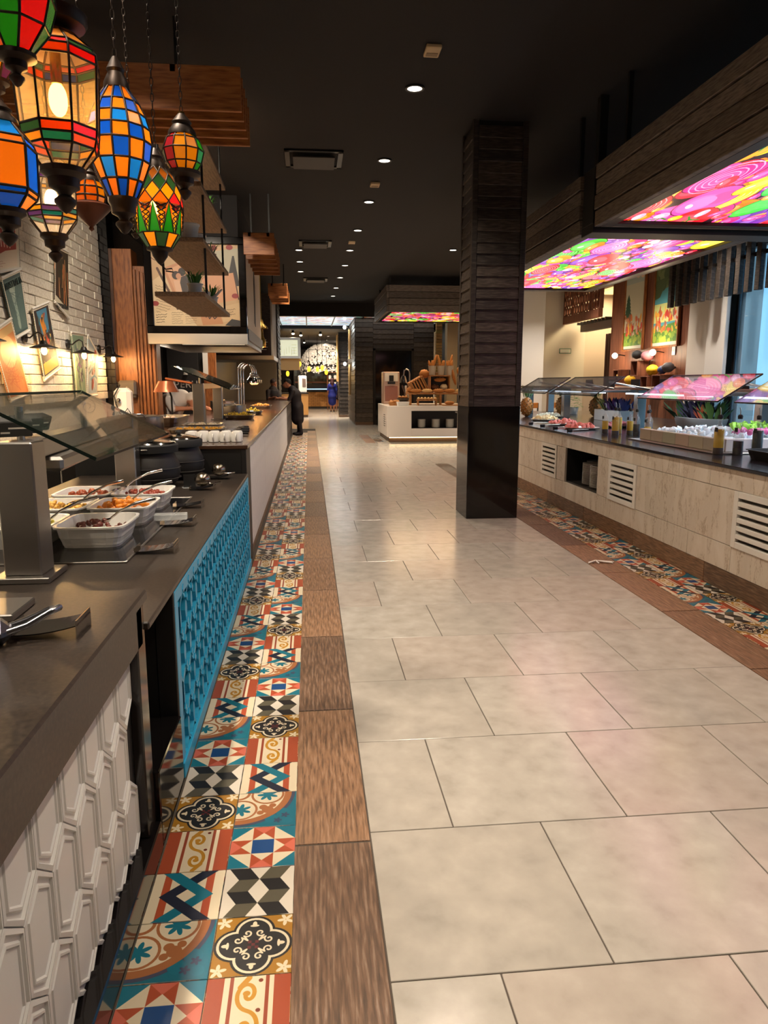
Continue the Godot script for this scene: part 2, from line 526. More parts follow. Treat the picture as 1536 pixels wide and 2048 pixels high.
func cement_tile(k: int) -> StandardMaterial3D:
	var im := canvas(512, 512, CREAM)
	match k:
		0:
			for q in 4:
				var R := Transform2D(q * PI / 2, Vector2(0.5, 0.5)) * Transform2D(0, Vector2(-0.5, -0.5))
				fpoly(im, tf(R, [0, 0, 0.33, 0, 0, 0.33]), TEAL)
				fpoly(im, tf(R, [0.33, 0, 0.67, 0, 0.67, 0.33, 0.33, 0.33]), RUST)
				fpoly(im, tf(R, [0.33, 0, 0.67, 0, 0.5, 0.17]), Color(0.72, 0.36, 0.28))
				fpoly(im, tf(R, [0.33, 0.33, 0.5, 0.16, 0.67, 0.33]), CREAM)
			frect(im, 0.33, 0.33, 0.34, 0.34, Color(0.06, 0.24, 0.44))
		1:
			im.fill(TEAL.darkened(0.05))
			fell(im, Vector2(0, 0), 0.98, 0.98, Color(0.24, 0.25, 0.32), 0, 60)
			for a in [[0.78, 0.62, 0.12], [0.6, 0.78, 0.12], [0.86, 0.86, 0.09]]: fell(im, Vector2(a[0], a[1]), a[2], a[2], TEAL)
			fell(im, Vector2(0, 0), 0.92, 0.92, Color(0.58, 0.36, 0.2), 0, 60)
			fell(im, Vector2(0, 0), 0.8, 0.8, CREAM, 0, 60)
			for a in [[0.52, 0.52, 0.1], [0.6, 0.4, 0.06], [0.4, 0.6, 0.06], [0.44, 0.44, 0.07]]: fell(im, Vector2(a[0], a[1]), a[2], a[2], Color(0.58, 0.36, 0.2))
			for c in [Vector2(0.5, 0.06), Vector2(0.06, 0.5)]:
				fell(im, c, 0.29, 0.29, Color(0.58, 0.36, 0.2))
				fell(im, c, 0.25, 0.25, CREAM)
				for j in 7: fell(im, c + Vector2.from_angle(j * TAU / 7 + 0.4) * 0.1, 0.085, 0.035, TEAL, j * TAU / 7 + 0.4)
				fell(im, c, 0.07, 0.07, TEAL)
			fell(im, Vector2(0, 0), 0.2, 0.2, Color(0.58, 0.36, 0.2))
			fell(im, Vector2(0, 0), 0.15, 0.15, CREAM)
			for a in [[0.82, 0.7], [0.7, 0.84]]:
				for j in 5: fell(im, Vector2(a[0], a[1]) + Vector2.from_angle(j * TAU / 5) * 0.04, 0.035, 0.02, Color(0.2, 0.22, 0.32), j * TAU / 5)
		2:
			frect(im, 0.14, 0, 0.11, 1, RUST)
			frect(im, 0.75, 0, 0.11, 1, RUST)
			fpoly(im, v2([0.9, 0, 0.66, 0, 0.12, 0.5, 0.36, 0.5]), NAVY)
			fpoly(im, v2([0.1, 1, 0.34, 1, 0.88, 0.5, 0.64, 0.5]), Color(0.02, 0.38, 0.45))
			fpoly(im, v2([0.1, 0, 0.34, 0, 0.88, 0.5, 0.64, 0.5]), Color(0.02, 0.38, 0.45))
			fpoly(im, v2([0.9, 1, 0.66, 1, 0.12, 0.5, 0.36, 0.5]), NAVY)
		3:
			frect(im, 0, 0, 0.2, 1, RUST.darkened(0.06))
			frect(im, 0.8, 0, 0.2, 1, RUST.darkened(0.06))
			frect(im, 0.27, 0, 0.045, 1, RUST.darkened(0.15))
			frect(im, 0.7, 0, 0.045, 1, RUST.darkened(0.15))
			for s in [-1.0, 1.0]:
				var p := []
				for i in 34:
					var t := i / 33.0
					var a := PI / 2 + t * 8.2
					p.append(Vector2(0.5, 0.5) + s * Vector2(cos(a) * 0.165, -0.235 + sin(a) * 0.235) * Vector2(lerpf(1.0, 0.12, pow(t, 0.8)), 1.0) - s * Vector2(0, sin(a) * 0.235 * (1.0 - lerpf(1.0, 0.14, pow(t, 0.8)))))
				stroke(im, p, 0.052, OCHRE)
				fell(im, p[33], 0.045, 0.04, OCHRE)
			stroke(im, v2([0.4, 0.16, 0.5, 0.02]), 0.07, OCHRE)
			stroke(im, v2([0.6, 0.84, 0.5, 0.98]), 0.07, OCHRE)
			fell(im, Vector2(0.64, 0.07), 0.028, 0.028, RUST.darkened(0.3))
			fell(im, Vector2(0.63, 0.5), 0.028, 0.028, RUST.darkened(0.3))
		4:
			im.fill(OCHRE.darkened(0.15))
			for q in 4:
				var d := Vector2.from_angle(q * PI / 2 + PI / 4)
				for j in 5: fell(im, Vector2(0.5, 0.5) + d * 0.58 + Vector2.from_angle(j * TAU / 5 + q) * 0.06, 0.055, 0.025, CREAM, j * TAU / 5 + q)
			for s in [[0.3, INK], [0.265, CREAM], [0.225, INK]]:
				for q in 4:
					fell(im, Vector2(0.5, 0.5) + Vector2.from_angle(q * PI / 2) * 0.23, s[0] * 0.92, s[0] * 0.92, s[1])
				fell(im, Vector2(0.5, 0.5), s[0] * 1.1, s[0] * 1.1, s[1])
			for q in 4:
				var d := Vector2.from_angle(q * PI / 2)
				var e := d.orthogonal()
				fell(im, Vector2(0.5, 0.5) + d * 0.36, 0.05, 0.03, CREAM, q * PI / 2)
				fell(im, Vector2(0.5, 0.5) + d * 0.33, 0.02, 0.06, CREAM, q * PI / 2)
				for s in [-1.0, 1.0]:
					var c: Vector2 = Vector2(0.5, 0.5) + d * 0.2 + e * s * 0.085
					var a0: float = (d * -1.0 + e * s).angle()
					stroke(im, spiral(c, 0.062, 0.016, a0, a0 - s * 6.4, 22), 0.024, CREAM)
					stroke(im, [c + Vector2.from_angle(a0) * 0.062, Vector2(0.5, 0.5) + d * 0.075 + e * s * 0.075], 0.024, CREAM)
			for j in 9:
				if j % 2 == 0: frect(im, 0.43 + 0.047 * (j % 3), 0.43 + 0.047 * (j / 3), 0.047, 0.047, Color(0.36, 0.12, 0.12))
		5:
			im.fill(Color(0.75, 0.72, 0.66))
			for s in 2:
				for r in 4:
					var a := (0.05 if r % 2 == 0 else 0.2) if s == 0 else (0.65 if r % 2 == 0 else 0.5)
					var b := (0.2 if r % 2 == 0 else 0.05) if s == 0 else (0.5 if r % 2 == 0 else 0.65)
					var y := r * 0.25
					fpoly(im, v2([a, y, a + 0.3, y, b + 0.3, y + 0.25, b, y + 0.25]), INK if (r + s) % 2 == 0 else Color(0.3, 0.28, 0.22))
	var m := printed(im, 0.38, 256)
	return m

func tf(R: Transform2D, a: Array) -> Array:
	var p := []
	for v in v2(a): p.append(R * v)
	return p

# backlit photograph of fruit and vegetables for the light ceilings
func produce_print(seed_: int, style := 0) -> Image:
	var r := RandomNumberGenerator.new()
	r.seed = seed_
	var im := canvas(1024, 1024, rgb(38, 14, 22))
	var kinds := [rgb(232, 24, 40), rgb(246, 120, 20), rgb(250, 206, 30), rgb(60, 178, 50), rgb(214, 40, 120), rgb(240, 70, 150), rgb(120, 50, 160), rgb(238, 40, 60), rgb(255, 150, 40)]
	if style == 1: kinds = [rgb(240, 90, 20), rgb(250, 200, 40), rgb(220, 30, 40), rgb(90, 160, 50), rgb(255, 150, 40), rgb(160, 40, 90)]
	for i in (460 if style == 0 else 400):
		var big := r.randf() < 0.22
		var c := Vector2(r.randf(), r.randf())
		var rx := r.randf_range(0.065, 0.12) if big else r.randf_range(0.018, 0.042)
		var ry := rx * r.randf_range(0.55, 0.95)
		var rot := r.randf() * PI
		var col: Color = kinds[r.randi() % kinds.size()]
		if not big and r.randf() < 0.45: col = [rgb(236, 40, 120), rgb(250, 170, 200), rgb(230, 60, 140)][r.randi() % 3]
		fell(im, c, rx * 1.05, ry * 1.05, col.darkened(0.55), rot)
		fell(im, c, rx, ry, col, rot)
		fell(im, c - Vector2(rx, ry) * 0.18, rx * 0.68, ry * 0.62, col.lightened(0.14), rot)
		var kind := r.randi() % 6
		if kind == 0 and big:
			for j in 5: stroke(im, spiral(c, rx * (0.85 - j * 0.16), rx * (0.8 - j * 0.16), 0, TAU, 20), 0.004, col.lightened(0.5))
		elif kind == 1 and big:
			for j in 40: fell(im, c + Vector2(r.randf_range(-1, 1) * rx, r.randf_range(-1, 1) * ry).rotated(rot) * 0.7, 0.009, 0.008, rgb(80, 200, 70), 0, 8)
		else:
			fell(im, c + Vector2(rx, ry) * 0.3, rx * 0.5, ry * 0.45, col.darkened(0.12), rot, 16)
			fell(im, c - Vector2(rx * 0.1, ry * 0.1), rx * 0.52, ry * 0.46, col.lightened(0.22), rot, 18)
			fell(im, c - Vector2(rx * 0.3, ry * 0.35), rx * 0.2, ry * 0.12, col.lightened(0.75), rot, 12)
			if big and kind == 2: for j in 5: stroke(im, [c, c + Vector2.from_angle(j * TAU / 5 + rot) * rx * 0.45], 0.008, rgb(50, 120, 40))
	return im

func swirl_print(seed_: int) -> Image:
	var r := RandomNumberGenerator.new()
	r.seed = seed_
	var im := canvas(512, 512, rgb(214, 236, 246))
	for i in 90:
		var y := r.randf()
		var x := r.randf()
		var p := []
		for j in 8: p.append(Vector2(x + j * 0.05 - 0.2, y + sin(j * 0.8 + x * 9.0) * 0.012))
		stroke(im, p, r.randf_range(0.008, 0.022), [rgb(90, 150, 220), rgb(240, 190, 90), rgb(200, 120, 190), rgb(120, 200, 150), rgb(236, 120, 90), rgb(255, 255, 255)][r.randi() % 6])
	return im

func backlit(im: Image, e: float) -> StandardMaterial3D:
	var m := mat(Color.BLACK, 0.25)
	m.emission_enabled = true
	m.emission = Color.BLACK
	m.emission_texture = texed(im)
	m.emission_energy_multiplier = e
	return m

func scribble(im: Image, x: float, y: float, w: float, lines: int, gap: float, col: Color, seed_: int, slant := 0.0, wd := 0.003) -> void:
	var r := RandomNumberGenerator.new()
	r.seed = seed_
	for l in lines:
		var p := []
		var len_ := w * r.randf_range(0.75, 1.0)
		var n := int(len_ / 0.008)
		for i in n: p.append(Vector2(x + i * 0.008, y + l * gap + i * 0.008 * slant + r.randf_range(-1, 1) * gap * 0.22))
		stroke(im, p, wd, col)

# old letters, a couple's photograph and a tower on the hood
func letters_print() -> Image:
	var im := canvas(768, 768, rgb(206, 172, 130))
	fpoly(im, v2([0.0, 0.45, 0.2, 0.3, 0.42, 0.85, 0.1, 1.0, 0, 1]), rgb(222, 196, 156))
	scribble(im, 0.03, 0.5, 0.2, 10, 0.035, rgb(70, 46, 30), 5, 0.3)
	fpoly(im, v2([0.12, 0.3, 0.42, 0.18, 0.6, 0.62, 0.3, 0.8]), rgb(204, 148, 112))
	fpoly(im, v2([0.16, 0.32, 0.4, 0.22, 0.54, 0.58, 0.3, 0.7]), rgb(222, 170, 132))
	fell(im, Vector2(0.27, 0.38), 0.045, 0.05, rgb(52, 36, 30))
	fell(im, Vector2(0.34, 0.34), 0.042, 0.05, rgb(46, 32, 28))
	fell(im, Vector2(0.3, 0.39), 0.03, 0.036, rgb(206, 150, 118))
	fpoly(im, v2([0.33, 0.4, 0.42, 0.36, 0.52, 0.55, 0.36, 0.62, 0.3, 0.54]), rgb(58, 46, 44))
	fpoly(im, v2([0.24, 0.44, 0.31, 0.44, 0.34, 0.6, 0.27, 0.6]), rgb(230, 188, 156))
	stroke(im, v2([0.06, 0.3, 0.22, 0.66, 0.34, 0.92]), 0.028, rgb(88, 58, 44))
	fpoly(im, v2([0.62, 0.1, 1.0, 0.05, 1.0, 0.46, 0.72, 0.5]), rgb(188, 182, 158))
	fpoly(im, v2([0.86, 0.46, 0.93, 0.14, 0.95, 0.14, 1.0, 0.46]), rgb(40, 34, 32))
	frect(im, 0.84, 0.46, 0.16, 0.04, rgb(40, 34, 32))
	fpoly(im, v2([0.55, 0.4, 0.94, 0.34, 0.99, 0.66, 0.7, 0.72]), rgb(218, 160, 120))
	stroke(im, v2([0.94, 0.34, 0.99, 0.66]), 0.012, rgb(70, 40, 30))
	fpoly(im, v2([0.0, 0.84, 0.36, 0.78, 0.5, 1.0, 0.0, 1.0]), rgb(228, 206, 166))
	scribble(im, 0.02, 0.86, 0.14, 4, 0.03, rgb(60, 40, 28), 9, -0.1, 0.005)
	scribble(im, 0.2, 0.83, 0.15, 6, 0.026, rgb(90, 62, 40), 10, -0.05)
	scribble(im, 0.36, 0.8, 0.15, 7, 0.026, rgb(90, 62, 40), 11, -0.05)
	fpoly(im, v2([0.52, 0.8, 0.74, 0.77, 0.8, 0.96, 0.56, 0.98]), rgb(198, 140, 96))
	stroke(im, v2([0.6, 0.88, 0.62, 0.85, 0.64, 0.9, 0.67, 0.86, 0.7, 0.9, 0.73, 0.87]), 0.012, rgb(60, 36, 26))
	fell(im, Vector2(0.65, 0.82), 0.014, 0.016, rgb(80, 44, 30))
	fpoly(im, v2([0.76, 0.76, 1.0, 0.7, 1.0, 0.9, 0.8, 0.94]), rgb(214, 184, 140))
	scribble(im, 0.8, 0.8, 0.16, 3, 0.03, rgb(80, 54, 38), 12, -0.15, 0.004)
	fpoly(im, v2([0.82, 0.98, 0.9, 0.9, 1.0, 0.92, 1.0, 1.0]), rgb(38, 32, 30))
	for a in [[0.72, 0.05], [0.95, 0.62], [0.02, 0.72], [0.9, 0.04]]:
		fell(im, Vector2(a[0], a[1]), 0.04, 0.03, rgb(150, 36, 36))
	stroke(im, spiral(Vector2(0.08, 0.12), 0.02, 0.1, 0, 9.0, 40), 0.006, rgb(70, 46, 34))
	return im

func poster_print(k: int) -> Image:
	var im := canvas(256, 384, rgb(226, 218, 198))
	var r := RandomNumberGenerator.new()
	r.seed = 70 + k
	match k:
		0:
			frect(im, 0.06, 0.05, 0.88, 0.9, rgb(232, 214, 190))
			fpoly(im, v2([0.1, 0.1, 0.9, 0.05, 0.92, 0.6, 0.3, 0.8]), rgb(168, 52, 48))
			for i in 9: stroke(im, v2([0.2 + i * 0.07, 0.12, 0.3 + i * 0.06, 0.6]), 0.02, rgb(236, 208, 190))
			scribble(im, 0.2, 0.84, 0.5, 3, 0.04, rgb(150, 60, 50), 3)
		1:
			frect(im, 0.06, 0.04, 0.88, 0.92, rgb(58, 84, 84))
			frect(im, 0.1, 0.08, 0.8, 0.84, rgb(84, 112, 108))
			stroke(im, v2([0.5, 0.2, 0.45, 0.35, 0.5, 0.6, 0.46, 0.82]), 0.16, rgb(150, 172, 160))
			fell(im, Vector2(0.42, 0.28), 0.14, 0.07, rgb(170, 188, 174), 0.5)
			for i in 26: stroke(im, [Vector2(r.randf_range(0.12, 0.88), r.randf_range(0.2, 0.85)), Vector2(r.randf_range(0.12, 0.88), r.randf_range(0.2, 0.85))], 0.006, rgb(64, 92, 92))
		2:
			frect(im, 0.05, 0.04, 0.9, 0.92, rgb(206, 132, 76))
			fell(im, Vector2(0.5, 0.34), 0.34, 0.2, rgb(216, 176, 120))
			frect(im, 0.05, 0.05, 0.9, 0.1, rgb(196, 160, 104))
			for i in 40: stroke(im, [Vector2(r.randf_range(0.1, 0.9), r.randf_range(0.4, 0.8)), Vector2(r.randf_range(0.1, 0.9), r.randf_range(0.5, 0.9))], 0.008, rgb(190, 100, 56))
		3:
			frect(im, 0.06, 0.04, 0.88, 0.92, rgb(44, 38, 40))
			fpoly(im, v2([0.2, 0.06, 0.8, 0.06, 0.75, 0.4, 0.3, 0.4]), rgb(70, 130, 160))
			fpoly(im, v2([0.3, 0.2, 0.5, 0.12, 0.6, 0.35, 0.4, 0.45]), rgb(226, 140, 40))
			for i in 34: fpoly(im, _shard(r), [rgb(190, 52, 40), rgb(40, 110, 120), rgb(220, 180, 90), rgb(60, 42, 38), rgb(150, 110, 80), rgb(210, 120, 50)][r.randi() % 6])
			frect(im, 0.1, 0.78, 0.8, 0.16, rgb(210, 176, 50))
		4:
			frect(im, 0.04, 0.03, 0.92, 0.94, rgb(52, 40, 30))
			for i in 26:
				var x := r.randf_range(0.1, 0.9)
				stroke(im, [Vector2(x, r.randf_range(0.05, 0.5)), Vector2(x + r.randf_range(-0.12, 0.12), r.randf_range(0.4, 0.86))], r.randf_range(0.03, 0.07), [rgb(180, 108, 62), rgb(120, 70, 44), rgb(206, 150, 100), rgb(40, 54, 40), rgb(34, 26, 22)][r.randi() % 5])
			frect(im, 0.04, 0.86, 0.92, 0.12, rgb(200, 192, 168))
		5:
			frect(im, 0.06, 0.04, 0.88, 0.92, rgb(118, 146, 122))
			for i in 22: stroke(im, [Vector2(r.randf_range(0.15, 0.85), r.randf_range(0.15, 0.6)), Vector2(r.randf_range(0.15, 0.85), r.randf_range(0.4, 0.9))], r.randf_range(0.02, 0.06), [rgb(90, 70, 110), rgb(64, 96, 90), rgb(170, 180, 160), rgb(60, 60, 80)][r.randi() % 4])
		6:
			frect(im, 0.06, 0.04, 0.88, 0.92, rgb(170, 186, 190))
			stroke(im, v2([0.7, 0.1, 0.6, 0.4, 0.5, 0.8]), 0.2, rgb(196, 70, 62))
			stroke(im, v2([0.5, 0.45, 0.45, 0.85]), 0.14, rgb(120, 70, 56))
			for i in 14: stroke(im, [Vector2(r.randf_range(0.1, 0.9), r.randf_range(0.3, 0.9)), Vector2(r.randf_range(0.1, 0.9), r.randf_range(0.3, 0.9))], 0.04, [rgb(110, 150, 170), rgb(206, 206, 196), rgb(90, 120, 110)][r.randi() % 3])
	# perforations round the edge
	for i in 30:
		for s in [Vector2(0, i / 29.0), Vector2(1, i / 29.0)]: fell(im, s, 0.018, 0.012, rgb(60, 56, 50), 0, 8)
	return im

func _shard(r: RandomNumberGenerator) -> Array:
	var c := Vector2(r.randf_range(0.12, 0.88), r.randf_range(0.1, 0.8))
	return [c, c + Vector2(r.randf_range(-0.06, 0.06), r.randf_range(0.06, 0.2)), c + Vector2(r.randf_range(0.02, 0.1), r.randf_range(0, 0.12))]

# tall painted landscapes on the wood wall; only sky, trees and meadow flowers
func mural_print(k: int) -> Image:
	var im := canvas(256, 512, rgb(206, 200, 172) if k == 0 else rgb(84, 160, 168))
	var r := RandomNumberGenerator.new()
	r.seed = 90 + k
	if k == 0:
		frect(im, 0, 0, 1, 0.25, rgb(178, 188, 176))
		for a in [[0.75, 0.12, 0.16], [0.62, 0.15, 0.12], [0.85, 0.16, 0.12]]: fell(im, Vector2(a[0], a[1]), a[2], a[2] * 0.4, rgb(236, 204, 166))
		for y in 6: fpoly(im, v2([0.06 - 0.02 * y, 0.44 + y * 0.04, 0.16, 0.36 + y * 0.03, 0.26 + 0.02 * y, 0.44 + y * 0.04]), rgb(46, 86, 62))
	else:
		frect(im, 0, 0.55, 1, 0.2, rgb(206, 210, 130))
		for i in 60: fell(im, Vector2(r.randf_range(0, 1), r.randf_range(0, 0.36)), 0.14, 0.06, [rgb(96, 112, 66), rgb(120, 134, 84), rgb(74, 92, 56)][r.randi() % 3])
		fpoly(im, v2([0, 0.3, 0.5, 0.28, 0.2, 0.48, 0, 0.5]), rgb(84, 100, 60))
	fpoly(im, v2([0, 0.8, 1, 0.76, 1, 1, 0, 1]), rgb(92, 134, 56))
	for i in 70:
		var c := Vector2(r.randf_range(0.05, 0.95), r.randf_range(0.62, 0.86))
		fell(im, c, r.randf_range(0.02, 0.06), r.randf_range(0.012, 0.04), [rgb(220, 120, 60), rgb(236, 170, 60), rgb(190, 90, 60), rgb(206, 180, 160), rgb(200, 60, 50), rgb(150, 110, 90)][r.randi() % 6], r.randf() * 3)
	for i in 50: fell(im, Vector2(r.randf(), r.randf_range(0.86, 0.95)), 0.06, 0.025, [rgb(150, 170, 60), rgb(80, 120, 50), rgb(120, 150, 56)][r.randi() % 3])
	frect(im, 0, 0.96, 1, 0.04, rgb(200, 196, 178))
	return im

# ---------------------------------------------------------------- camera, sky, light, then the place
func _ready() -> void:
	rng.seed = 7
	var cam := Camera3D.new()
	cam.name = "camera"
	add_child(cam)
	cam.position = Vector3(0, 1.45, 0)
	cam.rotation_degrees = Vector3(-10.127, -5.815, 0)
	cam.fov = 70.46
	cam.near = 0.05
	cam.far = 200.0
	cam.current = true
	var we := WorldEnvironment.new()
	we.name = "surroundings"
	var env := Environment.new()
	env.background_mode = Environment.BG_SKY
	var sky := Sky.new()
	var sm := ProceduralSkyMaterial.new()
	sm.sky_top_color = rgb(108, 184, 240)
	sm.sky_horizon_color = rgb(140, 206, 250)
	sm.ground_horizon_color = rgb(140, 204, 246)
	sm.ground_bottom_color = rgb(120, 150, 170)
	sky.sky_material = sm
	env.sky = sky
	env.background_energy_multiplier = 1.7
	env.tonemap_mode = Environment.TONE_MAPPER_LINEAR
	env.tonemap_exposure = 1.0
	env.sdfgi_enabled = true
	env.ssao_enabled = true
	env.ssil_enabled = true
	we.environment = env
	add_child(we)
	make_materials()
	downlights()
	added_downlights()
	floor_and_shell()
	right_wall()
	columns_and_far_walls()
	canopies()
	left_counters()
	right_counter()
	left_wall_things()
	lanterns()
	left_counter_things()
	hood_and_shelves()
	right_counter_things()
	bread_island()
	far_things()
	people()

func spot(at: Vector3, c: Color, e: float, ang: float, size: float, parent: Node = self, towards := Vector3.DOWN) -> void:
	var l := SpotLight3D.new()
	l.name = "lamp_light"
	parent.add_child(l, true)
	l.position = at
	l.basis = Basis.looking_at(towards, Vector3.UP if absf(towards.y) < 0.9 else Vector3.FORWARD)
	l.light_color = c
	l.light_energy = e
	l.spot_angle = ang
	l.spot_angle_attenuation = 0.8
	l.spot_range = 40.0
	l.spot_attenuation = 2.0
	l.light_size = size
	l.shadow_enabled = true

func omni(at: Vector3, c: Color, e: float, size: float, parent: Node = self) -> void:
	var l := OmniLight3D.new()
	l.name = "lamp_light"
	parent.add_child(l, true)
	l.position = at
	l.light_color = c
	l.light_energy = e
	l.omni_range = 40.0
	l.omni_attenuation = 2.0
	l.light_size = size
	l.shadow_enabled = true

func area(at: Vector3, size: Vector2, c: Color, e: float, parent: Node = self) -> void:
	var l := AreaLight3D.new()
	l.name = "panel_light"
	parent.add_child(l, true)
	l.position = at
	l.rotation.x = -PI / 2
	l.area_size = size
	l.area_normalize_energy = true
	l.light_color = c
	l.light_energy = e
	l.shadow_enabled = true
	l.area_range = 40.0

const WARM := Color(1.0, 0.93, 0.84)
const ORD := ["first", "second", "third", "fourth", "fifth", "sixth", "seventh", "eighth", "ninth", "tenth", "eleventh", "twelfth", "thirteenth"]

func downlight(at: Vector3, label: String, e: float, group: String, c := WARM) -> void:
	var t := thing("ceiling_downlight", label, "downlight", at, 0, group)
	part(t, "trim_ring", lathe(mb(), [Vector2(0.062, -0.001), Vector2(0.066, -0.014), Vector2(0.085, -0.014), Vector2(0.088, 0.0)], 24), M.darkmetal)
	part(t, "lens", lathe(mb(), [Vector2(0.0, -0.009), Vector2(0.064, -0.009), Vector2(0.064, -0.001)], 24), glow(c.lightened(0.3), 7.0))
	spot(Vector3(0, -0.03, 0), c, e, 52.0, 0.06, t)

func downlights() -> void:
	var row := [[0.98, -4.85], [0.97, -6.86], [0.92, -8.98], [0.9, -10.96], [0.87, -12.94], [0.84, -14.84], [0.837, -16.7], [0.81, -18.6], [0.78, -20.6], [0.76, -22.5]]
	for i in row.size():
		downlight(Vector3(row[i][0], CEIL, row[i][1]), "%s recessed downlight from the front in the long central row" % ORD[i] if i > 0 else "recessed downlight at the upper frame edge heading the long central row", 4.8, "central downlights")
	for i in 2: downlight(Vector3(0.98, CEIL, -2.85 + i * 2.0), "recessed downlight above the near end of the aisle, outside the picture", 5.8, "downlights outside the frame")
	for i in 3: downlight(Vector3(-0.15, CEIL, -14.9 - i * 1.4), "%s of three recessed downlights left of the central row" % ["nearest", "middle", "farthest"][i], 7.0, "left downlights")
	downlight(Vector3(2.84, CEIL, -14.6), "recessed downlight just left of the square column top", 9.0, "right downlights")
	downlight(Vector3(2.81, CEIL, -20.2), "recessed downlight above the hanging canopy over the bread island", 9.0, "right downlights")
	for i in 4: downlight(Vector3(-1.15, CEIL, -0.4 - i * 1.5), "recessed downlight over the near left counter, outside the picture", 8.5, "downlights outside the frame")
	for i in 3: downlight(Vector3(-1.3, CEIL, -8.0 - i * 3.2), "recessed downlight hidden above the hood of the left counter", 13.0, "downlights outside the frame")

func added_downlights() -> void:  # fill lamps added in the unseen ceiling to brighten the right side
	var at := [[5.3, -15.6], [5.5, -13.2], [5.6, -10.6], [5.2, -7.6], [5.2, -4.6]]
	for i in 5: downlight(Vector3(at[i][0], CEIL, at[i][1]), "added fill downlight beyond the salad counter, unseen behind the canopies", 10.0, "downlights outside the frame", Color(1.0, 0.95, 0.9))

func plank_pieces(parent: Node, n: String, a: Vector3, b: Vector3, m: Material, bev := 0.0015) -> void:
	part(parent, n, bx(a, b, bev), m)

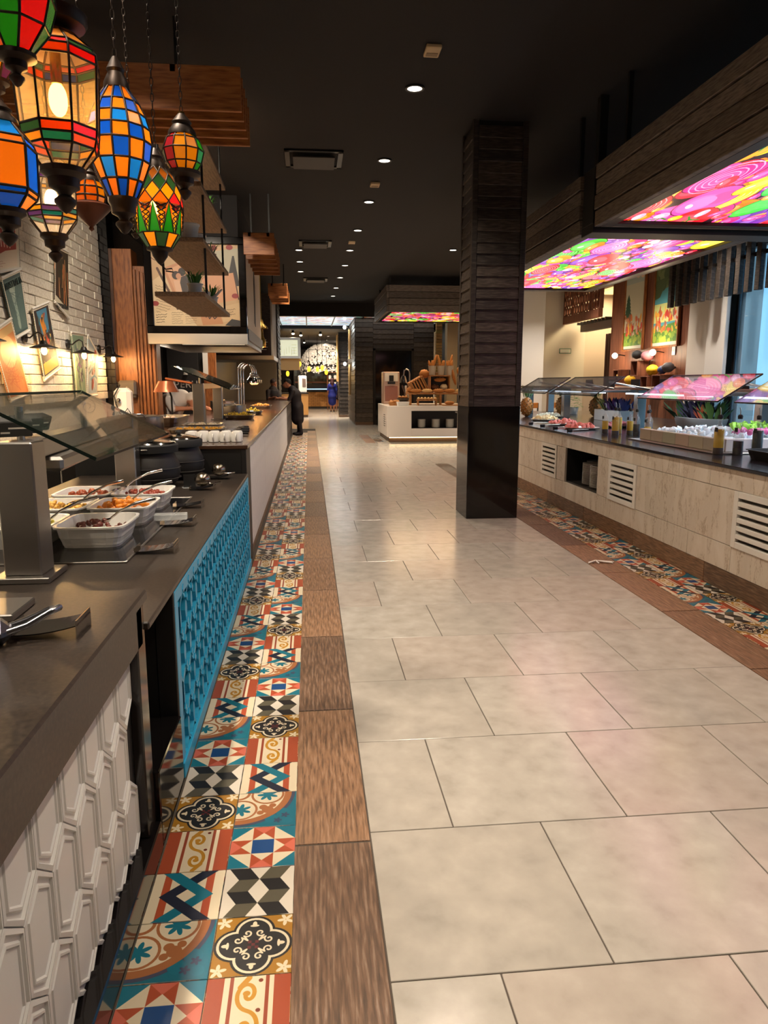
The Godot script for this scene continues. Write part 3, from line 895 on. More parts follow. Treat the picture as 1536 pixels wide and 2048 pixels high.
func floor_and_shell() -> void:
	var f := struct_node("floor")
	part(f, "grout_bed", bx(Vector3(-5, -0.2, -47), Vector3(7.6, -0.004, 4.2), 0.0), M.grout)
	# stone tiles, laid in half bond
	var z := -0.329
	var row := 0
	while z > -23.0:
		var z1 := z - 0.606
		var xe := 2.23 if z1 > -11.2 else 5.2
		var x := 0.45 if row % 2 == 1 else 0.745
		x -= 0.6
		while x < xe - 0.02:
			var a := maxf(x, 0.172) + 0.0022
			var b := minf(x + 0.6, xe) - 0.0022
			if b - a > 0.03 and not (z1 < -17.6 and a > 1.8 and z1 > -21.0) and (row < 26 or row % 1 == 0):
				plank_pieces(f, "stone_tile", Vector3(a, -0.012, z1 + 0.0022), Vector3(b, 0.0, z - 0.0022), M["stone%d" % (rng.randi() % 3)])
			x += 0.6
		z = z1
		row += 1
	part(f, "far_paving", bx(Vector3(-1.4, -0.012, -46.5), Vector3(5.2, 0.0, z), 0.0), M.stone1).set_meta("kind", "stuff")
	# printed cement tiles: shared meshes, six patterns
	var tiles := []
	for k in 6: tiles.append(cement_tile(k))
	var st := mb()
	box(st, Vector3(0, -0.006, 0), Vector3(0.2035, 0.012, 0.2035), 0.001)
	var tm := st.commit()
	for r in 98:
		for c in 2:
			var k: int = (r + c * 3) % 6
			part(f, "cement_tile", tm, tiles[k], Vector3(-0.3775 + c * 0.2055, 0, -1.4925 - (r - 1) * 0.2055 - 0.2055))
	for r in 36:
		for c in 2:
			part(f, "cement_tile", tm, tiles[(r + 2 + c * 3) % 6], Vector3(2.594 + c * 0.2055, 0, -3.5 - r * 0.2055))
	for r in 6: part(f, "cement_tile", tm, tiles[r], Vector3(1.72, 0, -17.9 - r * 0.2055))
	# wood planks beside the tiles
	var zj := -0.18
	var i := 0
	while zj > -22.0:
		plank_pieces(f, "floor_plank", Vector3(-0.07, -0.012, zj - 0.955), Vector3(0.1695, 0.0, zj - 0.003), M["plank%d" % ((i * 7 + i / 3) % 3)])
		zj -= 0.962
		i += 1
	zj = -2.358
	while zj > -12.0:
		plank_pieces(f, "floor_plank", Vector3(2.233, -0.012, zj - 0.955), Vector3(2.488, 0.0, zj - 0.003), M["plank%d" % ((i * 5 + i / 2) % 3)])
		zj -= 0.962
		i += 1
	for k in 4: plank_pieces(f, "floor_plank", Vector3(1.36, -0.011, -20.4 + k * 0.7), Vector3(1.61, 0.0015, -19.71 + k * 0.7), M["plank%d" % (k % 3)])
	# ceiling and outer walls
	var ce := struct("ceiling", box(box(mb(), Vector3(0.925, CEIL + 0.125, -21.4), Vector3(11.85, 0.25, 51.2)), Vector3(7.325, CEIL + 0.125, -15.2), Vector3(0.95, 0.25, 6.0)), M.ceiling)
	struct("wall_back", bx(Vector3(-5, -0.2, -47.2), Vector3(6.85, CEIL + 0.2, -46.9), 0.0), M.slat1)
	struct("wall_front", bx(Vector3(-5, -0.2, 4.0), Vector3(6.85, CEIL + 0.2, 4.3), 0.0), M.plaster)
	var wl := struct_node("wall_left")
	part(wl, "wall_core", bx(Vector3(-3.1, -0.2, -10.6), Vector3(-2.83, CEIL, 4.0), 0.0), M.white_brick)
	# painted bricks, where the picture shows them
	var bm := []
	for k in 4: bm.append(box(mb(), Vector3.ZERO, Vector3(0.045 + 0.006 * k, 0.094, 0.33), 0.006).commit())
	var cnt := 0
	for c in 27:
		var y := 1.28 + c * 0.1
		for j in 12:
			var zz := -6.9 - j * 0.335 - (0.165 if c % 2 == 1 else 0.0)
			if zz - 0.1675 < -10.6 - 0.28 or y > 3.97: continue
			var z_end := maxf(zz - 0.165, -10.598)
			var bk := part(wl, "brick", bm[rng.randi() % 4], M.white_brick, Vector3(-2.82, y, (zz + 0.165 + z_end) / 2))
			bk.scale.z = (zz + 0.165 - z_end) / 0.33
			cnt += 1
	var wf := struct_node("wall_left_far")
	part(wf, "wall_core", bx(Vector3(-3.4, -0.2, -47), Vector3(-3.1, CEIL, -10.6), 0.0), M.slat1)
	# black pilaster and oak pillar at the end of the brick wall
	var tr := struct_node("trim_1")
	part(tr, "black_pilaster", bx(Vector3(-3.1, 0, -10.95), Vector3(-2.68, CEIL, -10.62)), M.gloss_black)
	var pil := thing("oak_pillar", "smooth oak-faced pillar with fluted battens behind the left counter", "pillar", Vector3(-2.45, 0, -10.9))
	part(pil, "oak_face", bx(Vector3(-0.23, 0, -0.25), Vector3(0.03, 3.27, 0.1), 0.004), M.oak)
	part(pil, "backing", bx(Vector3(0.03, 0, -0.25), Vector3(0.29, 3.05, 0.03), 0.0), M.oak)
	for k in 5: part(pil, "batten", bx(Vector3(0.035 + k * 0.052, 0, 0.03), Vector3(0.068 + k * 0.052, 3.0 - k * 0.02, 0.085), 0.003), M.oak)
	# chalkboard wall, door and pale wall seen under the hood
	part(wf, "chalkboard", bx(Vector3(-3.1, 0, -15.3), Vector3(-2.1, 3.2, -15.1), 0.0), M.black)
	part(wf, "pale_wall", bx(Vector3(-2.1, 0, -22.2), Vector3(-0.95, 3.6, -22.0), 0.0), mat(rgb(150, 136, 112), 0.7))
	part(wf, "oak_strip", bx(Vector3(-2.1, 0, -15.28), Vector3(-1.86, 3.2, -15.1), 0.004), M.oak)
	# air vents and small boxes in the ceiling
	for v in [[-0.06, -9.0, 0.66, "nearest square air vent with a drop panel in the black ceiling"], [0.0, -14.2, 0.6, "second square air vent, halfway along the black ceiling"], [0.05, -19.0, 0.6, "farthest square air vent in the black ceiling"]]:
		var t := thing("air_vent", v[3], "vent", Vector3(v[0] + 0.16, CEIL, v[1]), 0, "ceiling vents")
		var s: float = v[2]
		for q in 4:
			X = rotx(Vector3(0, q * PI / 2, 0), Vector3.ZERO)
			part(t, "vent_frame", bx(Vector3(-s / 2, -0.02, s / 2 - 0.06), Vector3(s / 2, 0.0, s / 2), 0.003), M.darkmetal)
		X = Transform3D.IDENTITY
		part(t, "drop_panel", bx(Vector3(-s * 0.36, -0.06, -s * 0.36), Vector3(s * 0.36, -0.045, s * 0.36), 0.004), mat(rgb(60, 56, 54), 0.6))
	for v in [[1.0, -6.1, "nearest pale smoke detector box on the black ceiling"], [0.9, -10.0, "second pale smoke detector box on the black ceiling"], [0.83, -14.0, "small far smoke detector box on the black ceiling"]]:
		var t := thing("smoke_detector", v[2], "detector", Vector3(v[0], CEIL, v[1]), 0, "ceiling detectors")
		part(t, "housing", bx(Vector3(-0.06, -0.03, -0.09), Vector3(0.06, 0, 0.09), 0.006), mat(rgb(206, 180, 140), 0.6))
		part(t, "grille", bx(Vector3(-0.045, -0.034, -0.06), Vector3(0.045, -0.029, 0.0), 0.002), mat(rgb(150, 126, 92), 0.6))

func right_wall() -> void:
	var w := struct_node("wall_right")
	var xw := 6.6
	for s in [[-11.69, -11.15, 0.0, 4.0], [-11.15, -2.0, 0.0, 0.5], [-11.15, -2.0, 3.5, 4.0], [-2.0, 4.2, 0.0, 4.0]]:
		part(w, "plaster", bx(Vector3(xw, s[2], s[0]), Vector3(xw + 0.25, s[3], s[1]), 0.0), M.plaster)
	part(w, "white_pier", bx(Vector3(xw, 0, -12.41), Vector3(xw + 0.25, CEIL, -11.69), 0.004), M.plaster)
	part(w, "pilaster", bx(Vector3(xw - 0.06, 0, -11.69), Vector3(xw + 0.25, CEIL, -11.15), 0.006), M.white)
	part(w, "wood_wall", bx(Vector3(xw, 0, -15.73), Vector3(xw + 0.25, CEIL, -12.41), 0.0), M.wall_wood)
	part(w, "white_return", bx(Vector3(5.4, 0, -18.2), Vector3(6.85, CEIL, -17.9), 0.0), M.plaster)
	part(w, "white_post", bx(Vector3(4.95, 0, -17.5), Vector3(5.5, CEIL, -16.95), 0.006), M.white)
	part(w, "back_wall", bx(Vector3(5.2, 0, -47), Vector3(5.5, CEIL, -18.2), 0.0), M.plaster)
	part(w, "corridor_wall", bx(Vector3(7.6, 0, -18.2), Vector3(7.8, CEIL, -12.2), 0.0), mat(rgb(196, 176, 160), 0.8))
	part(w, "corridor_end", bx(Vector3(6.85, 0, -18.2), Vector3(7.8, CEIL, -18.0), 0.0), mat(rgb(206, 190, 176), 0.8))
	part(w, "corridor_side", bx(Vector3(6.85, 0, -12.4), Vector3(7.8, CEIL, -12.2), 0.0), mat(rgb(206, 190, 176), 0.8))
	# window: dark mullions and panes
	var win := struct_node("window_1")
	for zz in [-11.1, -8.6, -6.1, -3.6, -2.05]:
		part(win, "mullion", bx(Vector3(xw + 0.08, 0.5, zz - 0.03), Vector3(xw + 0.13, 3.5, zz + 0.03), 0.004), M.darkmetal)
	for yy in [0.53, 3.47]:
		part(win, "window_rail", bx(Vector3(xw + 0.06, yy - 0.03, -11.15), Vector3(xw + 0.16, yy + 0.03, -2.0), 0.004), M.darkmetal)
	for k in 4:
		var z0: float = [-11.055, -8.555, -6.055, -3.555][k]
		var z1: float = [-8.645, -6.145, -3.645, -2.095][k]
		part(win, "pane", bx(Vector3(xw + 0.1, 0.56, z0), Vector3(xw + 0.108, 3.44, z1), 0.0), pane(rgb(150, 205, 240), 0.12))
	# hanging slat screen before the window
	var s := thing("slat_screen", "row of dark wooden slats hanging from the ceiling before the window", "screen", Vector3(6.25, 0, -8.5))
	part(s, "rail", bx(Vector3(-0.05, CEIL - 0.12, -4.0), Vector3(0.05, CEIL, 4.0)), M.slat1)
	part(s, "cross_rail", bx(Vector3(0.03, 3.2, -4.0), Vector3(0.05, 3.26, 4.0)), M.slat1)
	var sm := bx(Vector3(-0.04, 2.72, -0.055), Vector3(0.03, CEIL - 0.12, 0.055), 0.004).commit()
	for k in 32: part(s, "slat", sm, M.slat0, Vector3(0, 0, -3.9 + k * 0.25))
	# two tall framed pictures
	for k in 2:
		var zc: float = [-14.53, -13.17][k]
		var wd: float = [0.86, 0.96][k]
		var p := thing("framed_picture", ["tall framed meadow picture with a dark conifer and pale sky", "tall framed picture of leafy treetops above a turquoise sky"][k], "picture", Vector3(xw - 0.02, 2.12, zc), -PI / 2, "pictures on the wood wall")
		var hh := 1.72
		part(p, "canvas", bx(Vector3(-wd / 2, 0, 0), Vector3(wd / 2, hh, 0.02), 0.0), printed(mural_print(k), 0.6))
		for e in [[-wd / 2 - 0.03, -0.03, wd / 2 + 0.03, 0.0], [-wd / 2 - 0.03, hh, wd / 2 + 0.03, hh + 0.03], [-wd / 2 - 0.03, 0, -wd / 2, hh], [wd / 2, 0, wd / 2 + 0.03, hh]]:
			part(p, "frame_rail", bx(Vector3(e[0], e[1], -0.005), Vector3(e[2], e[3], 0.045), 0.004), M.oak)
	# pierced wooden beam over the doorway
	var lb := thing("pierced_beam", "brown wooden beam pierced by rows of oval holes over the doorway", "beam", Vector3(6.3, 2.85, -16.75))
	var st := mb()
	X = rotx(Vector3(0, -PI / 2, 0), Vector3.ZERO)
	for i in 14:
		for j in 3:
			var c := Vector2(-1.04 + i * 0.16, 0.28 + j * 0.2)
			var o := []
			var n := []
			for q in 16:
				var t := TAU * (q + 0.5) / 16
				var e := Vector2(cos(t), sin(t))
				var sc := 1.0 / maxf(absf(e.x), absf(e.y))
				o.append(c + Vector2(e.x * sc * 0.08, e.y * sc * 0.1))
				n.append(c + Vector2(e.x * 0.045, e.y * 0.075) * (0.0 + 1.0))
			ring(st, o, n, 0.03, 0.06, false)
	X = Transform3D.IDENTITY
	part(lb, "pierced_board", st, M.wall_wood)
	part(lb, "bottom_rail", bx(Vector3(-0.05, 0, -1.12), Vector3(0.05, 0.18, 1.12)), M.wall_wood)
	part(lb, "top_rail", bx(Vector3(-0.05, 0.78, -1.12), Vector3(0.05, 0.9, 1.12)), M.wall_wood)
	for k in 5: part(lb, "post", bx(Vector3(-0.045, 0.18, -1.12 + k * 0.555), Vector3(0.045, 0.78, -1.06 + k * 0.555)), M.wall_wood)
	# exit sign on the white return
	var ex := thing("exit_sign", "small green-edged exit arrow sign on the white wall", "sign", Vector3(6.35, 2.22, -17.9))
	part(ex, "plate", bx(Vector3(-0.15, -0.06, 0), Vector3(0.15, 0.06, 0.012), 0.003), mat(rgb(24, 112, 84), 0.5))
	part(ex, "white_face", bx(Vector3(-0.135, -0.045, 0.012), Vector3(0.135, 0.045, 0.016), 0.0), M.white)
	var sa := mb()
	prism(sa, PackedVector2Array([Vector2(-0.1, -0.012), Vector2(0.06, -0.012), Vector2(0.06, -0.034), Vector2(0.115, 0), Vector2(0.06, 0.034), Vector2(0.06, 0.012), Vector2(-0.1, 0.012)]), 0.003)
	part(ex, "arrow", sa, mat(rgb(210, 226, 216), 0.5), Vector3(0, 0, 0.0165))
	# doorway drape and lintel
	var dr := thing("door_curtain", "dark brown panel standing in the doorway under a slatted lintel", "door panel", Vector3(7.2, 0, -16.9), 0.0)
	for k in 5: part(dr, "fold", cyl(mb(), Vector3(0, 0.0, -0.36 + k * 0.16), Vector3(0, 2.6, -0.36 + k * 0.16), 0.08, 0.08, 12), mat(rgb(70, 42, 34), 0.8))
	var li := thing("slatted_lintel", "grey slatted lintel across the doorway beside the wood wall", "lintel", Vector3(6.7, 2.66, -16.7))
	part(li, "beam", bx(Vector3(-0.08, 0, -0.95), Vector3(0.08, 0.16, 0.95)), mat(rgb(96, 92, 90), 0.6))
	for k in 9: part(li, "slat", bx(Vector3(-0.18, 0.16, -0.92 + k * 0.21), Vector3(0.18, 0.22, -0.86 + k * 0.21)), M.darkmetal)
	var cl := thing("corridor_lamp", "yellow glowing panel above the lintel in the doorway", "lamp", Vector3(7.25, 3.55, -16.7))
	part(cl, "lamp_panel", bx(Vector3(-0.3, 0.0, -0.9), Vector3(0.3, 0.06, 0.9)), glow(Color(1.0, 0.9, 0.6), 1.2))
	area(Vector3(0, -0.03, 0), Vector2(0.6, 1.8), Color(1.0, 0.9, 0.7), 8.0, cl)

func lap_wall(parent: Node, a: Vector3, b: Vector3, y0: float, y1: float, ph: float, th := 0.02) -> void:
	# overlapping planks along a wall from a to b (outward normal to the right of a->b), one board each
	var d := (b - a)
	var L := d.length()
	d = d.normalized()
	var n := d.cross(Vector3.UP)
	var B := Basis(d, Vector3.UP, n)
	var cnt := int((y1 - y0) / ph)
	X = Transform3D(B * Basis(Vector3.RIGHT, -0.13), Vector3.ZERO)
	var m: Mesh = box(mb(), Vector3.ZERO, Vector3(L - 0.004, ph * 1.05, th), 0.003).commit()
	X = Transform3D.IDENTITY
	for i in cnt:
		part(parent, "plank", m, M["slat%d" % ((i * 5 + i / 3 + int(L * 10.0)) % 3)], (a + b) * 0.5 + n * 0.012 + Vector3(0, y0 + (i + 0.5) * ph, 0))

func columns_and_far_walls() -> void:
	# the square column in the aisle
	var c := thing("square_column", "dark plank-clad square column with glossy black foot standing in the aisle", "column", Vector3(1.94, 0, -7.84))
	part(c, "core", bx(Vector3(-0.25, 1.19, -0.25), Vector3(0.25, CEIL, 0.25), 0.0), M.black)
	part(c, "black_foot", bx(Vector3(-0.28, 0, -0.28), Vector3(0.28, 1.2, 0.28), 0.006), M.gloss_black)
	for s in [[-1, -1], [1, -1], [1, 1], [-1, 1]]:
		part(c, "corner_post", bx(Vector3(s[0] * 0.28, 1.2, s[1] * 0.28), Vector3(s[0] * 0.225, CEIL, s[1] * 0.225), 0.003), M.slat1)
	lap_wall(c, Vector3(-0.225, 0, 0.25), Vector3(0.225, 0, 0.25), 1.2, CEIL, 0.11)
	lap_wall(c, Vector3(-0.25, 0, -0.225), Vector3(-0.25, 0, 0.225), 1.2, CEIL, 0.11)
	lap_wall(c, Vector3(0.25, 0, 0.225), Vector3(0.25, 0, -0.225), 1.2, CEIL, 0.11)
	# dark plank block behind the bread island, with a black doorway
	var k := struct_node("wall_block")
	part(k, "core", bx(Vector3(1.62, 0, -30), Vector3(4.3, CEIL, -25.35), 0.0), M.black)
	lap_wall(k, Vector3(1.6, 0, -25.3), Vector3(2.2, 0, -25.3), 0.1, CEIL, 0.16)
	lap_wall(k, Vector3(2.2, 0, -25.3), Vector3(3.6, 0, -25.3), 2.6, CEIL, 0.16)
	lap_wall(k, Vector3(3.6, 0, -25.3), Vector3(4.3, 0, -25.3), 0.1, CEIL, 0.16)
	lap_wall(k, Vector3(1.6, 0, -29.9), Vector3(1.6, 0, -25.35), 0.1, CEIL, 0.16)
	part(k, "skirting", bx(Vector3(1.58, 0, -25.4), Vector3(2.2, 0.12, -25.27)), M.plank1)
	var dr := struct_node("door_1")
	part(dr, "door_leaf", bx(Vector3(2.28, 0, -25.36), Vector3(3.52, 2.52, -25.3)), M.gloss_black)
	for e in [[2.2, 0.0, 2.28, 2.6], [3.52, 0.0, 3.6, 2.6], [2.2, 2.52, 3.6, 2.6]]:
		part(dr, "door_frame", bx(Vector3(e[0], e[1], -25.33), Vector3(e[2], e[3], -25.24)), M.darkmetal)
	# far plank pillar with lit poles, and the left pier
	var p := thing("plank_pillar", "slim grey plank pillar by the far passage", "pillar", Vector3(1.52, 0, -31.3))
	part(p, "core", bx(Vector3(-0.24, 0, -0.24), Vector3(0.24, CEIL, 0.24), 0.0), M.black)
	lap_wall(p, Vector3(-0.25, 0, 0.25), Vector3(0.25, 0, 0.25), 0.1, CEIL, 0.16)
	lap_wall(p, Vector3(-0.25, 0, -0.25), Vector3(-0.25, 0, 0.25), 0.1, CEIL, 0.16)
	part(p, "skirting", bx(Vector3(-0.27, 0, -0.27), Vector3(0.27, 0.1, 0.29)), M.plank1)
	var q := thing("plank_pier", "dark plank pier behind the worker at the end of the left counter", "pier", Vector3(-1.05, 0, -23.5))
	part(q, "core", bx(Vector3(-0.5, 0, -1.0), Vector3(0.12, CEIL - 0.01, 1.0), 0.0), M.black)
	lap_wall(q, Vector3(0.12, 0, 1.0), Vector3(0.12, 0, -1.0), 0.1, CEIL, 0.16)
	lap_wall(q, Vector3(-0.5, 0, 1.0), Vector3(0.12, 0, 1.0), 0.1, CEIL, 0.16)
	# bulkhead and luminous ceiling beyond
	struct("trim_2", bx(Vector3(-3.1, 3.58, -24.7), Vector3(5.2, CEIL, -24.4), 0.0), M.ceiling)
	struct("trim_3", bx(Vector3(-3.1, 3.5, -46.9), Vector3(5.2, 3.7, -29.0), 0.0), M.ceiling)
	var lc := thing("light_ceiling", "pale blue luminous ceiling panels with coloured streaks at the far end", "light panel", Vector3(0, 3.62, -26.75))
	var bm := backlit(swirl_print(4), 0.85)
	for i in 8:
		var x0 := -2.9 + i * 0.95
		part(lc, "lamp_panel", bx(Vector3(x0 + 0.02, 0, -2.15), Vector3(x0 + 0.93, 0.03, 2.0), 0.0), bm)
	for i in 9: part(lc, "frame_bar", bx(Vector3(-2.92 + i * 0.95, -0.03, -2.2), Vector3(-2.88 + i * 0.95, 0.03, 2.05), 0.003), M.darkmetal)
	area(Vector3(0.8, -0.06, 0), Vector2(7.0, 4.0), Color(1.0, 0.95, 0.88), 9.0, lc)

func canopy(n: String, label: String, x0: float, x1: float, z0: float, z1: float, yb: float, yt: float, m: Material, e: float, group: String, glowc: Color) -> void:
	var t := thing(n, label, "canopy", Vector3((x0 + x1) / 2, yb, (z0 + z1) / 2), 0, group)
	var hx := (x1 - x0) / 2
	var hz := (z1 - z0) / 2
	var hy := yt - yb
	var rows := 4
	var ph := hy / rows
	for r in rows:
		var a := r * ph + (0.012 if r > 0 else 0.0)
		var b := (r + 1) * ph
		var o := 0.01 * ((r * 3) % 2)
		for s in [-1.0, 1.0]:
			part(t, "side_plank", bx(Vector3(s * (hx + o), a, -hz), Vector3(s * (hx - 0.05), b, hz), 0.004), M["clad%d" % ((r + (1 if s > 0 else 0)) % 3)])
			part(t, "end_plank", bx(Vector3(-hx + 0.055, a, s * (hz + o)), Vector3(hx - 0.055, b, s * (hz - 0.05)), 0.004), M["clad%d" % ((r + 2) % 3)])
	for s in [-1.0, 1.0]:
		part(t, "rim", bx(Vector3(s * (hx - 0.05), 0.0, -hz + 0.05), Vector3(s * (hx - 0.15), 0.035, hz - 0.05), 0.003), M.darkmetal)
		part(t, "rim", bx(Vector3(-hx + 0.15, 0.0, s * (hz - 0.05)), Vector3(hx - 0.15, 0.035, s * (hz - 0.15)), 0.003), M.darkmetal)
	# the print faces down
	var st := mb()
	quad(st, Vector3(-hx + 0.15, 0, -hz + 0.15), Vector3(hx - 0.15, 0, -hz + 0.15), Vector3(hx - 0.15, 0, hz - 0.15), Vector3(-hx + 0.15, 0, hz - 0.15), Vector3.DOWN)
	box(st, Vector3(0, 0.012, 0), Vector3((hx - 0.15) * 2, 0.02, (hz - 0.15) * 2))
	part(t, "lamp_print", st, m, Vector3(0, 0.03, 0), "backlit fruit and vegetable print")
	part(t, "lid", bx(Vector3(-hx + 0.05, 0.08, -hz + 0.05), Vector3(hx - 0.05, 0.1, hz - 0.05), 0.0), M.black)
	for sx in [-1.0, 1.0]:
		for sz in [-1.0, 1.0]:
			part(t, "hanger_rod", bx(Vector3(sx * (hx - 0.12) - 0.02, hy * 0.3, sz * (hz - 0.35) - 0.02), Vector3(sx * (hx - 0.12) + 0.02, CEIL - yb, sz * (hz - 0.35) + 0.02), 0.002), M.black)
	area(Vector3(0, 0.01, 0), Vector2(2 * hx - 0.4, 2 * hz - 0.4), glowc, e, t)

func canopies() -> void:
	var A := backlit(produce_print(12), 2.1)
	var B := backlit(produce_print(31), 2.1)
	canopy("hanging_canopy", "nearest hanging plank canopy with a backlit vegetable print at upper right", 2.6, 4.45, -6.7, -1.6, 2.84, 3.37, A, 0.8, "canopies over the right counter", Color(0.95, 0.92, 1.0))
	canopy("hanging_canopy", "second hanging plank canopy with a backlit fruit print beside the column", 2.6, 4.4, -11.35, -7.08, 2.84, 3.37, B, 0.8, "canopies over the right counter", Color(0.95, 0.92, 1.0))
	canopy("hanging_canopy", "far hanging plank canopy with an orange backlit print above the bread island", 1.9, 4.6, -21.3, -18.0, 3.14, 3.76, backlit(produce_print(8, 1), 1.6), 8.0, "canopies over the right counter", Color(1.0, 0.85, 0.65))
	# steel beam between the two right canopies
	var s := thing("cross_beam", "black steel cross beam between the two right canopies", "beam", Vector3(3.5, 2.8, -6.88))
	part(s, "beam", bx(Vector3(-0.9, 0.0, -0.14), Vector3(3.0, 0.08, 0.14)), M.black)
	part(s, "upright", bx(Vector3(-0.9, 0.08, -0.13), Vector3(-0.7, 0.57, 0.13)), M.black)
	part(s, "hanger", bx(Vector3(-0.84, 0.57, -0.04), Vector3(-0.76, 1.2, 0.04)), M.black)

# ---------------------------------------------------------------- counters
func hexagon(w: float, s: float, p: float) -> Array:
	return [Vector2(0, s / 2 + p), Vector2(-w / 2, s / 2), Vector2(-w / 2, -s / 2), Vector2(0, -s / 2 - p), Vector2(w / 2, -s / 2), Vector2(w / 2, s / 2)]

func relief_tile(w: float, s: float, p: float) -> Mesh:
	# elongated hexagon with stepped mouldings, facing +z
	var st := mb()
	var lev := [[0.0, 0.0], [0.0015, 0.006], [0.009, 0.0075], [0.0115, 0.0015], [0.019, 0.0015], [0.0225, 0.0065], [0.0265, 0.0065], [0.0295, 0.003]]
	var rings := []
	for l in lev:
		var r := []
		for v in hexagon(w - 2 * l[0], s, p * (w - 2 * l[0]) / w): r.append(Vector3(v.x, v.y * (1.0 - l[0] * 0.9 / (s / 2 + p)) , l[1]))
		rings.append(r)
	for i in lev.size() - 1:
		for k in 6:
			var a: Vector3 = rings[i][k]
			var b: Vector3 = rings[i][(k + 1) % 6]
			var c: Vector3 = rings[i + 1][(k + 1) % 6]
			var d: Vector3 = rings[i + 1][k]
			var n := (b - a).cross(d - a)
			if n.length() < 1e-9: continue
			n = n.normalized()
			if n.z < 0 or (absf(n.z) < 0.05 and n.dot(a) < 0): n = -n
			quad(st, a, b, c, d, n)
	var top: Array = rings[-1]
	for k in 6: tri(st, Vector3(0, 0, lev[-1][1]), top[k], top[(k + 1) % 6], Vector3.BACK)
	return st.commit()

func left_counters() -> void:
	# near counter with white relief tiles
	var c := thing("buffet_counter", "near left buffet counter with white relief tiles in a black frame", "counter", Vector3(-1.05, 0, -0.8))
	var o := -c.position
	var W := func(n, ax, ay, az, bx_, by, bz, m, bev = 0.004): return part(c, n, bx(Vector3(ax, ay, az) + o, Vector3(bx_, by, bz) + o, bev), m)
	W.call("worktop", -1.65, 0.815, -2.13, -0.488, 0.85, 0.7, M.worktop, 0.006)
	W.call("body", -1.6, 0.0, -2.1, -0.545, 0.815, 0.65, M.black, 0.0)
	W.call("top_rail", -0.545, 0.69, -2.1, -0.5, 0.815, 0.65, M.worktop)
	W.call("stile", -0.545, 0.1, -2.125, -0.5, 0.815, -2.035, mat(rgb(30, 25, 22), 0.14))
	W.call("plinth", -0.545, 0.0, -2.125, -0.482, 0.1, 0.65, M.gloss_black)
	W.call("tile_backing", -0.55, 0.1, -2.03, -0.532, 0.69, 0.65, M.black, 0.0)
	var w := 0.15
	var s := 0.15
	var p := 0.062
	X = rotx(Vector3(0, PI / 2, 0), Vector3.ZERO)
	var base := relief_tile(w, s, p)
	X = Transform3D.IDENTITY
	var tm := base
	for r in 3:
		for k in 11:
			var zc := -1.96 + k * w + (w / 2 if r % 2 == 1 else 0.0)
			var yc := 0.2 + r * (s + p)
			part(c, "relief_tile", tm, M.panel_white, Vector3(-0.532, yc, zc) + o)
	# second counter with turquoise lattice
	c = thing("buffet_counter", "lower left buffet counter with a turquoise pierced lattice front", "counter", Vector3(-1.1, 0, -4.0))
	o = -c.position
	W = func(n, ax, ay, az, bx_, by, bz, m, bev = 0.004): return part(c, n, bx(Vector3(ax, ay, az) + o, Vector3(bx_, by, bz) + o, bev), m)
	W.call("worktop", -1.76, 0.72, -5.745, -0.488, 0.745, -2.135, M.worktop, 0.005)
	W.call("body", -1.72, 0.0, -5.74, -0.56, 0.72, -2.53, M.black, 0.0)
	W.call("near_body", -1.72, 0.0, -2.53, -0.65, 0.72, -2.14, M.black, 0.0)
	W.call("lattice_backing", -0.56, 0.0, -5.74, -0.55, 0.715, -2.53, M.teal, 0.0)
	W.call("end_plinth", -0.64, 0.0, -2.525, -0.484, 0.26, -2.135, M.gloss_black)
	W.call("near_edge", -0.56, 0.0, -2.545, -0.49, 0.72, -2.525, M.black)
	var fr := [[-0.518, 0.0, -5.74, -0.483, 0.058, -2.545], [-0.518, 0.665, -5.74, -0.489, 0.716, -2.545], [-0.518, 0.058, -5.74, -0.489, 0.665, -5.675], [-0.518, 0.058, -2.605, -0.489, 0.665, -2.545]]
	for e in fr: W.call("lattice_frame", e[0], e[1], e[2], e[3], e[4], e[5], M.turquoise, 0.002)
	var st := mb()
	X = rotx(Vector3(0, PI / 2, 0), Vector3(-0.492, 0, 0) + o)
	var cw := 0.13
	for r in 4:
		for k in 24:
			var zc := 2.65 + k * cw + (cw / 2 if r % 2 == 1 else 0.0)
			if zc > 5.68: continue
			var cen := Vector2(zc, 0.133 + r * 0.15)
			var hx := hexagon(cw, 0.1, 0.05)
			var outer := []
			var inner := []
			for i in 6:
				var a: Vector2 = hx[i]
				var b: Vector2 = hx[(i + 1) % 6]
				outer.append(cen + a)
				outer.append(cen + (a + b) / 2)
				inner.append(cen + a * Vector2(0.86, 0.88))
				inner.append(cen + (a + b) / 2 * (Vector2(0.66, 1.0) if i % 3 == 1 else Vector2(0.88, 0.82)))
			ring(st, outer, inner, 0.0, 0.05, false)
			# small raised knots where the cells meet
			for q in [Vector2(0, 0.1), Vector2(cw / 2, 0.05)]:
				var kp := PackedVector2Array([cen + q + Vector2(0, 0.018), cen + q + Vector2(-0.014, 0), cen + q + Vector2(0, -0.018), cen + q + Vector2(0.014, 0)])
				prism(st, kp, 0.006)
	X = Transform3D.IDENTITY
	part(c, "lattice", st, M.turquoise)
	# third, higher counter with pale linen panels
	c = thing("buffet_counter", "long higher left counter with pale woven-look panels running to the back", "counter", Vector3(-1.1, 0, -12.5))
	o = -c.position
	W = func(n, ax, ay, az, bx_, by, bz, m, bev = 0.004): return part(c, n, bx(Vector3(ax, ay, az) + o, Vector3(bx_, by, bz) + o, bev), m)
	W.call("worktop", -1.85, 0.935, -21.0, -0.486, 0.97, -5.75, mat(rgb(62, 40, 26), 0.22), 0.006)
	W.call("body", -1.8, 0.0, -20.9, -0.53, 0.935, -5.76, M.black, 0.0)
	W.call("end_stile", -0.54, 0.0, -6.12, -0.5, 0.935, -5.755, M.black)
